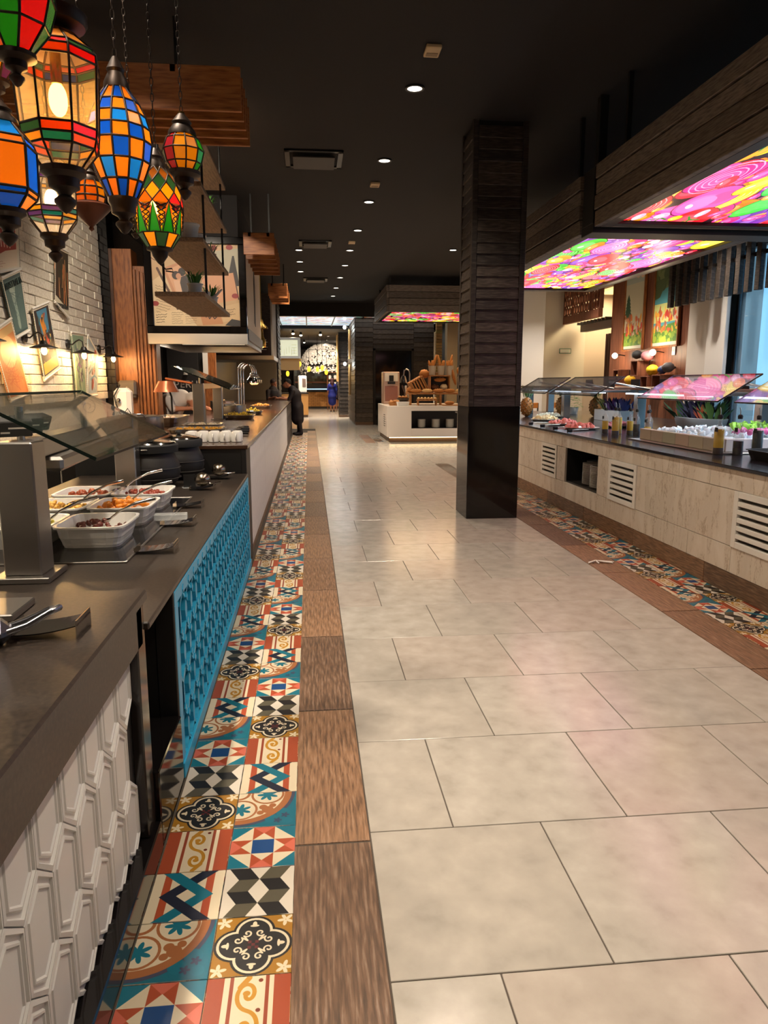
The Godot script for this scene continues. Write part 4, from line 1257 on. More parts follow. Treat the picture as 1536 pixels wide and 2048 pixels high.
	for k in 5: W.call("front_panel", -0.54, 0.09, -8.14 - k * 2.02, -0.5, 0.935, -6.125 - k * 2.02, M.linen)
	W.call("plinth", -0.54, 0.0, -16.2, -0.507, 0.09, -6.12, M.plank1)
	for k in 7: W.call("front_slat", -0.54, 0.02 + k * 0.13, -20.9, -0.5, 0.14 + k * 0.13, -16.23, M["slat%d" % (k % 3)])

func louver(parent: Node, z0: float, z1: float, y0: float, y1: float, o: Vector3) -> void:
	var v := Node3D.new()
	v.name = "vent_grille"
	parent.add_child(v, true)
	v.position = Vector3(2.88, 0, 0) + o
	var wht: Material = M.white
	part(v, "stile", bx(Vector3(-0.01, y0, z0), Vector3(0.02, y1, z0 + 0.05), 0.003), wht)
	part(v, "stile", bx(Vector3(-0.01, y0, z1 - 0.05), Vector3(0.02, y1, z1), 0.003), wht)
	var n := 7
	var pitch := (y1 - y0) / n
	for i in n:
		part(v, "slat", bx(Vector3(-0.01, y0 + i * pitch + (0.012 if i > 0 else 0.0), z0 + 0.05), Vector3(0.02, y0 + (i + 1) * pitch - (0.012 if i < n - 1 else 0.0), z1 - 0.05), 0.003), wht)

func right_counter() -> void:
	var c := thing("salad_counter", "long marble-clad salad counter with dark slate top on the right", "counter", Vector3(4.2, 0, -8.0))
	var o := -c.position
	var W := func(n, ax, ay, az, bx_, by, bz, m, bev = 0.003): return part(c, n, bx(Vector3(ax, ay, az) + o, Vector3(bx_, by, bz) + o, bev), m)
	W.call("worktop", 2.855, 0.865, -14.2, 5.6, 0.89, -2.4, M.worktop_slate, 0.005)
	W.call("plinth", 2.9, 0.0, -14.1, 5.55, 0.15, -2.5, M.plank1)
	for k in 8: W.call("plinth_board", 2.882, 0.0, -3.74 - k * 1.2, 2.9, 0.15, -2.545 - k * 1.2, M["plank%d" % (k % 3)])
	# solid body either side of the plate niche
	# set back behind the vent grilles, so that these open into real hollows
	for e in [[-14.1, -8.8, 2.905], [-8.8, -8.24, 3.3], [-8.24, -7.96, 2.905], [-7.02, -6.73, 2.905], [-6.73, -6.13, 3.3], [-6.13, -4.62, 2.905], [-4.62, -4.02, 3.3], [-4.02, -2.5, 2.905]]:
		W.call("body", e[2], 0.15, e[0], 5.55, 0.865, e[1], M.plaster, 0.0)
	W.call("body", 3.35, 0.15, -7.96, 5.55, 0.865, -7.02, M.black, 0.0)
	W.call("niche_floor", 2.905, 0.15, -7.96, 3.35, 0.35, -7.02, M.black, 0.0)
	W.call("niche_roof", 2.905, 0.725, -7.96, 3.35, 0.865, -7.02, M.black, 0.0)
	for zz in [-7.96, -7.035]: W.call("niche_side", 2.9, 0.35, zz, 3.35, 0.725, zz + 0.015, M.black, 0.0)
	var g := 0.0018
	var rows := [
		[0.725, 0.862, [-14.1, -12.6, -11.3, -10.2, -9.6, -8.1, -6.65, -5.4, -4.95, -3.6, -2.5]],
		[0.335, 0.725, [-14.1, -12.5, -11.0, -9.9, -8.8]], [0.335, 0.725, [-8.24, -7.96]], [0.335, 0.725, [-7.02, -6.73]], [0.335, 0.725, [-6.13, -4.62]], [0.335, 0.725, [-4.02, -2.5]],
		[0.15, 0.335, [-14.1, -12.2, -10.6, -9.0, -7.6, -6.73, -5.2, -4.62, -3.4, -2.5]]]
	for r in rows:
		for i in r[2].size() - 1:
			W.call("marble_panel", 2.88, r[0] + g, r[2][i] + g, 2.905, r[1] - g, r[2][i + 1] - g, M.marble, 0.002)
	louver(c, -8.8, -8.24, 0.335, 0.725, o)
	louver(c, -6.73, -6.13, 0.335, 0.725, o)
	louver(c, -4.62, -4.02, 0.335, 0.725, o)
	# plates stacked in the niche
	var prof := [Vector2(0.0, 0.0), Vector2(0.06, 0.0), Vector2(0.075, 0.006), Vector2(0.125, 0.016), Vector2(0.127, 0.019), Vector2(0.075, 0.011), Vector2(0.0, 0.008)]
	var pm: Mesh = lathe(mb(), prof, 20).commit()
	for s in 3:
		for k in 20:
			solo("plate", pm, M.porcelain, "white plate in one of the tall stacks in the marble counter's niche", "plate", Vector3(3.05 + 0.02 * s, 0.3505 + k * 0.0115, [-7.3, -7.57, -7.2][s] - (0.0 if s < 2 else 0.0)) if s < 2 else Vector3(3.2, 0.3505 + k * 0.0115, -7.79), "plates in the counter niche")
	# paper scrap on the floor
	var st := mb()
	for k in 6: tube(st, [Vector3(rng.randf_range(-0.08, 0.02), 0.006, rng.randf_range(-0.05, 0.05)), Vector3(0, 0.02, 0), Vector3(rng.randf_range(0.02, 0.16), 0.006, rng.randf_range(-0.04, 0.04))], 0.006, 5)
	solo("paper_scrap", st, M.white, "torn white paper scrap lying on the floor by the right planks", "paper", Vector3(2.3, 0.0, -5.55))

# ---------------------------------------------------------------- white brick wall: posters and lamps
func wall_poster(k: int, c: Array, label: String, text := "", ty := 0.06, tc := Color.BLACK, th := 0.1) -> void:
	var p := []
	var mid := Vector3.ZERO
	for v in c: p.append(Vector3(0, v[1], v[0]))
	for v in p: mid += v / 4.0
	var t := thing("stamp_poster", label, "poster", Vector3(-2.775 + 0.006 * (k % 3), mid.y, mid.z), 0, "stamp posters on the brick wall")
	var st := mb()
	for i in 4: p[i] -= mid
	var f := Vector3(0.012, 0, 0)
	quad(st, p[0] + f, p[1] + f, p[2] + f, p[3] + f, Vector3.RIGHT)
	quad(st, p[0], p[1], p[2], p[3], Vector3.LEFT)
	for i in 4:
		var a: Vector3 = p[i]
		var b: Vector3 = p[(i + 1) % 4]
		var n := (b - a).cross(Vector3.RIGHT).normalized()
		quad(st, a, b, b + f, a + f, n if n.dot(a + b) > 0 else -n)
	var sheet := part(t, "printed_sheet", st, printed(poster_print(k), 0.55))
	# narrow torn border strips at top and bottom
	for e in [[0, 1], [3, 2]]:
		part(t, "rolled_edge", tube(mb(), [p[e[0]] + f, p[e[1]] + f], 0.012, 8), M.white)
	if text:
		var tm := TextMesh.new()
		tm.text = text
		tm.font_size = 32
		tm.pixel_size = th / 32.0
		tm.depth = 0.004
		var o := part(sheet, "lettering", tm, mat(tc, 0.6))
		var ux: Vector3 = (p[1] - p[0]).normalized()
		var uy: Vector3 = (p[0] - p[3]).normalized()
		var at: Vector3 = (p[0] + p[1]) / 2 * (1.0 - ty) + (p[2] + p[3]) / 2 * ty
		var w: float = (p[1] - p[0]).length() * 0.86
		var sc := minf(1.0, w / (tm.get_aabb().size.x + 1e-4))
		o.transform = Transform3D(Basis(ux * sc, uy * sc, ux.cross(uy).normalized()), at + Vector3(0.016, 0, 0))

func left_wall_things() -> void:
	wall_poster(0, [[-6.63, 2.87], [-7.71, 2.97], [-7.65, 2.54], [-6.52, 2.3]], "red and cream stamp poster at the left frame edge, highest of the row")
	wall_poster(1, [[-7.15, 2.38], [-7.64, 2.53], [-7.74, 1.96], [-7.37, 1.86]], "grey-green stamp poster lettered AUSTRALIA on the white brick wall", "AUSTRALIA", 0.15, rgb(36, 56, 56), 0.09)
	wall_poster(2, [[-6.81, 1.88], [-7.29, 2.04], [-7.6, 1.34], [-7.1, 1.28]], "orange tilted stamp poster low at the left frame edge")
	wall_poster(3, [[-7.87, 2.18], [-8.37, 2.3], [-8.59, 1.61], [-8.05, 1.47]], "multicoloured city stamp poster behind the nearest whole wall lamp")
	wall_poster(4, [[-8.71, 2.94], [-9.16, 2.94], [-9.01, 2.18], [-8.56, 2.32]], "brown wildlife stamp poster hanging high on the white brick wall", "BOTSWANA", 0.93, rgb(30, 28, 26), 0.08)
	wall_poster(5, [[-9.03, 2.03], [-9.52, 2.04], [-9.46, 1.28], [-9.06, 1.29]], "pale green stamp poster behind the middle wall lamp")
	wall_poster(6, [[-9.73, 2.04], [-10.15, 1.8], [-9.96, 1.29], [-9.53, 1.28]], "red and blue stamp poster next to the pale green one")
	# gooseneck wall lamps
	for i in 4:
		var z: float = [-6.4, -7.67, -8.98, -10.27][i]
		var t := thing("wall_lamp", ["gooseneck wall lamp cut by the left frame edge", "nearest whole gooseneck wall lamp, before the city poster", "gooseneck wall lamp before the pale green poster", "gooseneck wall lamp beside the black pilaster"][i], "wall lamp", Vector3(-2.795, 1.89, z), 0, "gooseneck wall lamps")
		part(t, "wall_plate", cyl(mb(), Vector3.ZERO, Vector3(0.022, 0, 0), 0.06, 0.052, 20), M.darkmetal)
		part(t, "arm", tube(mb(), [Vector3(0.02, 0, 0), Vector3(0.06, -0.005, 0), Vector3(0.1, 0.03, 0), Vector3(0.14, 0.05, 0), Vector3(0.175, 0.03, 0), Vector3(0.185, -0.05, 0)], 0.008, 8), M.darkmetal)
		var sh := part(t, "shade", lathe(mb(), [Vector2(0.135, -0.105), Vector2(0.13, -0.098), Vector2(0.04, -0.065), Vector2(0.025, -0.03), Vector2(0.0, -0.03)], 24, Vector3(0.185, 0, 0)), M.darkmetal)
		part(sh, "bulb", ball(mb(), Vector3(0.185, -0.13, 0), Vector3(0.03, 0.042, 0.03)), glow(Color(1.0, 0.85, 0.6), 9.0))
		omni(Vector3(0.185, -0.13, 0), Color(1.0, 0.78, 0.5), 0.55, 0.03, t)
	# paper towel dispenser on the oak pillar
	var d := thing("towel_dispenser", "grey paper towel dispenser on the oak pillar", "dispenser", Vector3(-2.55, 1.25, -10.79))
	part(d, "body", box(mb(), Vector3(0, 0.12, 0.07), Vector3(0.25, 0.22, 0.14), 0.03), mat(rgb(92, 84, 76), 0.35))
	part(d, "base", bx(Vector3(-0.12, -0.01, 0.0), Vector3(0.12, 0.02, 0.13)), mat(rgb(50, 46, 44), 0.4))
	part(d, "lock", cyl(mb(), Vector3(0, 0.13, 0.14), Vector3(0, 0.13, 0.145), 0.012), M.steel)
	part(d, "paper_slot", bx(Vector3(-0.09, 0.035, 0.139), Vector3(-0.03, 0.042, 0.142), 0.001), M.white)
	# steel back counter along the wall with a white dispenser machine and tray
	var b := thing("back_counter", "steel back counter along the white brick wall", "counter", Vector3(-2.5, 0, -8.6))
	part(b, "worktop", bx(Vector3(-0.29, 0.88, -1.9), Vector3(0.3, 0.92, 1.9)), M.steel)
	part(b, "cabinet", bx(Vector3(-0.28, 0.08, -1.88), Vector3(0.26, 0.88, 1.88), 0.0), M.darkmetal)
	for k in 4: part(b, "door", bx(Vector3(0.26, 0.12, -1.86 + k * 0.94), Vector3(0.28, 0.86, -0.95 + k * 0.94)), M.steel)
	var w := thing("white_appliance", "white rounded appliance with a black cable beside the wood pillar", "appliance", Vector3(-2.42, 0.92, -9.9))
	part(w, "body", box(mb(), Vector3(0, 0.23, 0), Vector3(0.22, 0.46, 0.2), 0.05), M.white)
	part(w, "cable", tube(mb(), [Vector3(-0.1, 0.4, 0.1), Vector3(-0.1, 0.5, 0.13), Vector3(0.0, 0.5, 0.14), Vector3(-0.08, 0.36, 0.14), Vector3(-0.06, 0.25, 0.15), Vector3(0.0, 0.1, 0.15), Vector3(0.08, 0.2, 0.14), Vector3(0.12, 0.12, 0.13), Vector3(0.1, 0.0, 0.12)], 0.008, 6), M.rubber)
	part(w, "valve", lathe(mb(), [Vector2(0, 0), Vector2(0.03, 0.01), Vector2(0.03, 0.05), Vector2(0.015, 0.07), Vector2(0, 0.07)], 12, Vector3(-0.03, 0.26, 0.13)), M.chrome)

# ---------------------------------------------------------------- hanging lanterns
func stained(c: Color, e := 0.75) -> StandardMaterial3D:
	var key := "stained_%s" % c.to_html()
	if not M.has(key):
		var m := mat(c, 0.18)
		m.backlight_enabled = true
		m.backlight = c * e
		m.albedo_color = c.darkened(0.25)
		M[key] = m
	return M[key]

func chain(t: Node3D, y0: float, y1: float, off := Vector3.ZERO) -> void:
	var st := mb()
	var y := y0
	var i := 0
	while y < y1:
		var p := []
		for k in 8:
			var a := TAU * k / 8
			var e := Vector3(cos(a) * 0.0065, sin(a) * 0.018, 0)
			p.append(Vector3(0, y + 0.02, 0) + off + (e if i % 2 == 0 else Vector3(0, e.y, e.x)))
		tube(st, p, 0.0018, 5, true)
		y += 0.029
		i += 1
	part(t, "chain", st, M.iron)

func pt(r: float, y: float, a: float) -> Vector3:
	return Vector3(cos(a) * r, y, sin(a) * r)

# rows: [r, y] rings bottom to top; cols(row, k) -> Color; n sides
func lantern_body(t: Node3D, rings: Array, n: int, cols: Callable, lead := 0.0035, turn := 0.0) -> void:
	var ls := mb()
	for i in rings.size():
		var p := []
		for k in n: p.append(pt(rings[i][0], rings[i][1], TAU * k / n + turn))
		tube(ls, p, lead, 5, true)
	for k in n:
		var p := []
		for i in rings.size(): p.append(pt(rings[i][0], rings[i][1], TAU * k / n + turn))
		tube(ls, p, lead, 5)
	var cage := part(t, "leading", ls, M.iron)
	for i in rings.size() - 1:
		for k in n:
			var a0 := TAU * k / n + turn
			var a1 := TAU * (k + 1) / n + turn
			var st := mb()
			var q := [pt(rings[i][0], rings[i][1], a0), pt(rings[i][0], rings[i][1], a1), pt(rings[i + 1][0], rings[i + 1][1], a1), pt(rings[i + 1][0], rings[i + 1][1], a0)]
			var c: Vector3 = (q[0] + q[1] + q[2] + q[3]) / 4
			var out: Vector3 = ((q[1] - q[0]).cross(q[3] - q[0])).normalized()
			if out.dot(Vector3(c.x, 0, c.z)) < 0: out = -out
			quad(st, q[0], q[1], q[2], q[3], out)
			var m = cols.call(i, k)
			if m: part(cage, "glass_pane", st, m)

func lantern(n: String, label: String, at: Vector3, e: float, c: Color) -> Node3D:
	var t := thing(n, label, "lantern", at, 0, "hanging stained-glass lanterns")
	part(t, "bulb", ball(mb(), Vector3(0, 0.02, 0), Vector3(0.026, 0.045, 0.026), 12, 9), glow(c, 8.0))
	part(t, "bulb_holder", cyl(mb(), Vector3(0, 0.06, 0), Vector3(0, 0.16, 0), 0.016, 0.014), M.brass)
	omni(Vector3(0, 0.02, 0), c, e * 0.45, 0.02, t)
	return t

func finial(t: Node3D, y: float, r: float, s := 1.0) -> void:
	part(t, "finial", lathe(mb(), [Vector2(0, y - 0.12 * s), Vector2(0.012 * s, y - 0.113 * s), Vector2(0.03 * s, y - 0.09 * s), Vector2(0.03 * s, y - 0.082 * s), Vector2(0.016 * s, y - 0.07 * s), Vector2(0.022 * s, y - 0.06 * s), Vector2(0.042 * s, y - 0.05 * s), Vector2(0.044 * s, y - 0.025 * s), Vector2(r, y - 0.012 * s), Vector2(r, y + 0.003), Vector2(0.0, y + 0.003)], 20), M.iron)

func cap(t: Node3D, y: float, r: float, h: float) -> void:
	part(t, "cap", lathe(mb(), [Vector2(0, y), Vector2(r, y), Vector2(r * 0.95, y + h * 0.2), Vector2(r * 0.6, y + h * 0.5), Vector2(r * 0.7, y + h * 0.6), Vector2(r * 0.4, y + h * 0.85), Vector2(r * 0.2, y + h), Vector2(0, y + h)], 18), M.iron)

func lanterns() -> void:
	var AMB := Color(1.0, 0.72, 0.36)
	var blue := stained(rgb(6, 66, 186))
	var lblue := stained(rgb(16, 112, 214))
	var orange := stained(rgb(232, 116, 16))
	var red := stained(rgb(206, 18, 22))
	var green := stained(rgb(18, 130, 30))
	var dgreen := stained(rgb(24, 70, 48))
	var yellow := stained(rgb(240, 172, 20))
	var purple := stained(rgb(80, 36, 110))
	var teal := stained(rgb(20, 110, 110))
	var clear := pane(rgb(236, 220, 190), 0.14, 0.05)
	# big clear lantern with coloured bands
	var t := lantern("hexagonal_lantern", "large clear-glass lantern with red and orange bands and a glowing filament bulb", Vector3(-0.69, 2.215, -2.3), 0.35, AMB)
	var bands := [red, stained(rgb(226, 70, 20)), dgreen, red, stained(rgb(226, 70, 20)), stained(rgb(40, 60, 120)), dgreen, stained(rgb(226, 70, 20))]
	var lows := [stained(rgb(226, 90, 20)), teal, yellow, purple, stained(rgb(226, 90, 20)), teal, yellow, red]
	lantern_body(t, [[0.055, -0.165], [0.098, -0.112], [0.105, -0.088], [0.108, -0.062], [0.118, 0.105], [0.118, 0.13], [0.108, 0.145], [0.058, 0.185]], 8, func(i, k):
		return clear if i == 0 or i == 3 else (lows[k] if i == 1 else (bands[k] if i == 2 or i == 4 else (bands[(k + 2) % 8] if i == 5 else stained(rgb(196, 150, 90))))), 0.0035, 0.2)
	finial(t, -0.165, 0.062, 1.0)
	part(t, "collar", lathe(mb(), [Vector2(0.06, 0.18), Vector2(0.066, 0.185), Vector2(0.05, 0.19), Vector2(0.045, 0.2), Vector2(0.085, 0.21), Vector2(0.092, 0.222), Vector2(0.092, 0.24), Vector2(0.02, 0.25), Vector2(0, 0.25)], 24), M.iron)
	chain(t, 0.25, CEIL - 2.215)
	# blue and orange chequered egg
	t = lantern("chequered_lantern", "egg-shaped lantern of blue and orange chequered glass", Vector3(-0.62, 2.24, -2.7), 0.34, Color(1.0, 0.88, 0.7))
	var egg := [[0.045, -0.175], [0.07, -0.12], [0.095, -0.06], [0.105, 0.0], [0.1, 0.045], [0.088, 0.085], [0.07, 0.125], [0.035, 0.175]]
	lantern_body(t, egg, 12, func(i, k): return [blue if i % 3 != 1 else lblue, orange][(i + k) % 2], 0.004)
	finial(t, -0.175, 0.05, 0.95)
	cap(t, 0.17, 0.042, 0.1)
	chain(t, 0.26, CEIL - 2.24)
	# diamond lantern
	t = lantern("diamond_lantern", "slender lantern with yellow diamonds above long green glass points", Vector3(-0.6, 2.15, -3.2), 0.32, AMB)
	var n := 10
	var lev := [[0.04, 0.15], [0.066, 0.12], [0.084, 0.085], [0.095, 0.048], [0.101, 0.01], [0.101, -0.03]]
	var dc := [stained(rgb(150, 96, 30)), dgreen, yellow, stained(rgb(236, 110, 20))]
	var lead := mb()
	for i in range(0, 4):
		for k in n:
			var h := 0.5 * (i % 2)
			var st := mb()
			var a := pt(lev[i][0], lev[i][1], TAU * (k + h + 0.5) / n)
			var b := pt(lev[i + 1][0], lev[i + 1][1], TAU * (k + h) / n)
			var c := pt(lev[mini(i + 2, 5)][0], lev[mini(i + 2, 5)][1], TAU * (k + h + 0.5) / n)
			var d := pt(lev[i + 1][0], lev[i + 1][1], TAU * (k + h + 1.0) / n)
			var nn := Vector3(b.x + d.x, 0, b.z + d.z).normalized()
			tri(st, a, b, d, nn)
			tri(st, b, c, d, nn)
			part(t, "glass_pane", st, dc[i] if k % 3 != 0 or i != 3 else red)
			tube(lead, [a, b, c], 0.003, 5)
			tube(lead, [a, d, c], 0.003, 5)
	for k in n:
		var a0 := TAU * (k + 0.5) / n
		var a1 := TAU * (k + 1.5) / n
		var am := TAU * (k + 1.0) / n
		var st := mb()
		var top := pt(0.102, 0.005, a0)
		var bl := pt(0.087, -0.105, a0 - 0.27)
		var br := pt(0.087, -0.105, a0 + 0.27)
		tri(st, top, bl, br, Vector3(top.x, 0, top.z).normalized())
		part(t, "green_point", st, green)
		tube(lead, [bl, top, br], 0.003, 5)
		# pierced metal tongue between the points
		var pc := mb()
		for j in 5:
			var y0 := 0.0 - j * 0.018
			var w := 0.2 - j * 0.03
			var r := 0.1005 - j * 0.0012
			tube(pc, [pt(r, y0, am - w), pt(r, y0 - 0.009, am), pt(r, y0, am + w)], 0.0024, 4)
			tube(pc, [pt(r, y0 - 0.018, am - w), pt(r, y0 - 0.009, am), pt(r, y0 - 0.018, am + w)], 0.0024, 4)
		part(t, "pierced_tongue", pc, M.iron)
		var yl := mb()
		tri(yl, pt(0.1, 0.005, am - 0.2), pt(0.1, 0.005, am + 0.2), pt(0.088, -0.1, am), Vector3(cos(am), 0, sin(am)))
		part(t, "glass_pane", yl, yellow)
		var lo := mb()
		quad(lo, pt(0.084, -0.108, a0), pt(0.084, -0.108, a1), pt(0.05, -0.158, a1), pt(0.05, -0.158, a0), Vector3(cos(am), -0.4, sin(am)).normalized())
		part(t, "glass_pane", lo, yellow if k % 2 == 0 else dgreen)
		tube(lead, [pt(0.085, -0.106, a0), pt(0.085, -0.106, a1)], 0.003, 5)
		tube(lead, [pt(0.085, -0.106, a0), pt(0.05, -0.158, a0)], 0.003, 5)
	part(t, "leading", lead, M.iron)
	part(t, "finial", lathe(mb(), [Vector2(0, -0.225), Vector2(0.012, -0.215), Vector2(0.03, -0.19), Vector2(0.034, -0.172), Vector2(0.052, -0.165), Vector2(0.052, -0.156), Vector2(0, -0.156)], 18), M.iron)
	part(t, "pull_loop", tube(mb(), [Vector3(0.0, -0.22, 0), Vector3(0.02, -0.24, 0), Vector3(0.045, -0.236, 0), Vector3(0.05, -0.25, 0), Vector3(0.02, -0.246, 0)], 0.003, 5), M.iron)
	cap(t, 0.146, 0.042, 0.08)
	chain(t, 0.22, CEIL - 2.15)
	# small striped lantern
	t = lantern("striped_lantern", "small dark lantern with green and red glass strips, highest on the right", Vector3(-0.52, 2.42, -3.4), 0.12, AMB)
	var strip := [green, null, yellow, stained(rgb(150, 30, 50)), stained(rgb(70, 86, 110)), purple, green, null, yellow, stained(rgb(150, 30, 50))]
	lantern_body(t, [[0.05, -0.08], [0.075, -0.045], [0.088, 0.005], [0.07, 0.05], [0.045, 0.07]], 10, func(i, k): return strip[k] if strip[k] else yellow, 0.0035)
	finial(t, -0.08, 0.07, 0.95)
	cap(t, 0.065, 0.06, 0.09)
	chain(t, 0.15, CEIL - 2.42)
	# blue and orange six-sided one at the frame edge
	t = lantern("panelled_lantern", "lantern with tall blue and orange glass panels at the left frame edge", Vector3(-0.725, 1.956, -1.95), 0.28, Color(1.0, 0.86, 0.66))
	t.scale = Vector3.ONE * 0.886
	var side := [blue, orange, lblue, orange, blue, orange]
	lantern_body(t, [[0.045, -0.105], [0.08, -0.07], [0.085, -0.055], [0.088, 0.055], [0.08, 0.075], [0.04, 0.12]], 6, func(i, k): return side[(k + i / 2) % 6], 0.004, 0.5)
	finial(t, -0.105, 0.05, 0.8)
	cap(t, 0.115, 0.05, 0.06)
	chain(t, 0.17, (CEIL - 1.956) / 0.886)
	# small clear lantern with a coloured belt
	t = lantern("belted_lantern", "small clear lantern with a green and purple glass belt, below the large one", Vector3(-0.95, 2.1, -3.0), 0.14, Color(1.0, 0.82, 0.6))
	var belt := [yellow, teal, purple, yellow, teal, purple, yellow, teal]
	lantern_body(t, [[0.045, -0.1], [0.088, -0.045], [0.092, -0.028], [0.092, -0.01], [0.092, 0.085], [0.088, 0.1], [0.045, 0.14]], 8, func(i, k): return belt[k] if i == 1 else (belt[(k + 1) % 8] if i == 2 or i == 4 else clear), 0.003, 0.1)
	finial(t, -0.1, 0.05, 0.85)
	cap(t, 0.135, 0.05, 0.05)
	chain(t, 0.18, CEIL - 2.1)
	# pierced copper lantern
	t = lantern("pierced_lantern", "dark copper lantern with pierced belly between the two hexagonal ones", Vector3(-0.92, 2.235, -3.4), 0.1, AMB)
	var pc2 := [yellow, null, orange, lblue, null, yellow, orange, null]
	lantern_body(t, [[0.06, -0.03], [0.066, -0.005], [0.062, 0.03], [0.045, 0.06]], 8, func(i, k): return pc2[k] if pc2[k] else orange, 0.0045)
	part(t, "copper_belly", lathe(mb(), [Vector2(0, -0.145), Vector2(0.012, -0.135), Vector2(0.008, -0.125), Vector2(0.05, -0.085), Vector2(0.085, -0.05), Vector2(0.088, -0.042), Vector2(0.07, -0.032), Vector2(0, -0.032)], 20), mat(rgb(74, 40, 26), 0.4, 0.7))
	cap(t, 0.055, 0.05, 0.06)
	chain(t, 0.11, CEIL - 2.235)
	# star lantern at the top left corner
	t = lantern("star_lantern", "red and green faceted lantern cut by the top left corner", Vector3(-0.72, 2.37, -2.08), 0.3, AMB)
	var fac := [red, green, stained(rgb(226, 100, 20)), dgreen, red, green, orange, dgreen]
	lantern_body(t, [[0.035, -0.11], [0.085, -0.045], [0.105, 0.02], [0.1, 0.085], [0.06, 0.15]], 8, func(i, k): return fac[k], 0.0035, 0.25)
	finial(t, -0.11, 0.05, 0.62)
	cap(t, 0.145, 0.06, 0.06)
	chain(t, 0.2, CEIL - 2.37)
	t = lantern("star_lantern", "purple and yellow faceted lantern behind the corner one at far left", Vector3(-0.93, 2.44, -2.5), 0.1, AMB)
	var fac2 := [purple, yellow, purple, orange, purple, yellow, purple, orange]
	lantern_body(t, [[0.03, -0.09], [0.075, -0.03], [0.09, 0.03], [0.05, 0.1]], 8, func(i, k): return fac2[k], 0.0035)
	finial(t, -0.09, 0.04, 0.6)
	cap(t, 0.095, 0.05, 0.05)
	chain(t, 0.14, CEIL - 2.44)
	t = lantern("panelled_lantern", "red and amber lantern half hidden behind the chequered egg", Vector3(-0.8, 2.3, -3.7), 0.12, AMB)
	lantern_body(t, [[0.04, -0.1], [0.075, -0.06], [0.09, 0.0], [0.075, 0.06], [0.04, 0.09]], 8, func(i, k): return [red, orange, blue, yellow][(k + i) % 4], 0.0035)
	finial(t, -0.1, 0.045, 0.7)
	cap(t, 0.085, 0.045, 0.05)
	chain(t, 0.13, CEIL - 2.3)

# ---------------------------------------------------------------- on the near left counters
func pan_mesh(w: float, d: float, h: float) -> SurfaceTool:
	# open rectangular pan with rim, tapering walls and a step
	var st := mb()
	var lev := [[-0.035, 0.0], [-0.022, h * 0.42], [-0.02, h * 0.46], [-0.012, h * 0.9], [0.0, h * 0.92], [0.0, h], [-0.014, h], [-0.03, h * 0.12]]
	var rr := []
	for l in lev:
		var r := []
		for k in 20:
			var a := TAU * (k + 0.5) / 20
			var e := Vector2(cos(a), sin(a))
			var q := Vector2(signf(e.x) * pow(absf(e.x), 0.32), signf(e.y) * pow(absf(e.y), 0.32))
			r.append(Vector3(q.x * (w / 2 + l[0]), l[1], q.y * (d / 2 + l[0])))
		rr.append(r)
	for i in lev.size() - 1:
		for k in 20:
			var a: Vector3 = rr[i][k]
			var b: Vector3 = rr[i][(k + 1) % 20]
			var c: Vector3 = rr[i + 1][(k + 1) % 20]
			var n := (b - a).cross(c - a).normalized()
			if i < 5 and n.dot(Vector3(a.x, 0, a.z)) < 0: n = -n
			if i == 5 and n.y < 0: n = -n
			if i == 6 and n.dot(Vector3(a.x, 0, a.z)) > 0: n = -n
			quad(st, a, b, c, rr[i + 1][k], n)
	for e in [[0, Vector3.DOWN], [lev.size() - 1, Vector3.UP]]:
		var c := Vector3(0, rr[e[0]][0].y, 0)
		for k in 20: tri(st, c, rr[e[0]][k], rr[e[0]][(k + 1) % 20], e[1])
	return st

func heap(w: float, d: float, h: float, n: int, size: float, seed_: int, tall := 1.0) -> SurfaceTool:
	var r := RandomNumberGenerator.new()
	r.seed = seed_
	var st := mb()
	for i in n:
		var x := r.randf_range(-1, 1)
		var z := r.randf_range(-1, 1)
		var y := h * maxf(0.0, 1.0 - x * x * 0.6 - z * z * 0.6) * r.randf_range(0.5, 1.0)
		X = rotx(Vector3(r.randf() * 3, r.randf() * 3, r.randf() * 3), Vector3(x * w / 2, y, z * d / 2))
		var s := size * r.randf_range(0.6, 1.25)
		ball(st, Vector3.ZERO, Vector3(s, s * 0.75 * tall, s * r.randf_range(0.6, 1.0)), 8, 5, 0.5, seed_ * 31 + i)
	X = Transform3D.IDENTITY
	return st

func spoon_mesh(L: float, bowl: Vector3) -> SurfaceTool:
	# serving spoon lying along +x, bowl at the origin
	var st := mb()
	var prof := []
	for i in 7: prof.append(Vector2(sin(i * PI / 12.0), -cos(i * PI / 12.0)))
	X = Transform3D(X.basis * Basis.from_scale(bowl), X.origin)
	lathe(st, prof, 16)
	var inner := []
	for i in 7: inner.append(Vector2(cos(i * PI / 12.0) * 0.94, -sin(i * PI / 12.0) * 0.9))
	lathe(st, inner, 16)
	X = Transform3D(X.basis * Basis.from_scale(Vector3.ONE / bowl), X.origin)
	tube(st, [Vector3(bowl.x * 0.95, 0.0, 0), Vector3(bowl.x + L * 0.2, 0.02, 0), Vector3(bowl.x + L * 0.6, 0.035, 0), Vector3(bowl.x + L, 0.03, 0)], [0.006, 0.005, 0.007, 0.009], 8)
	return st

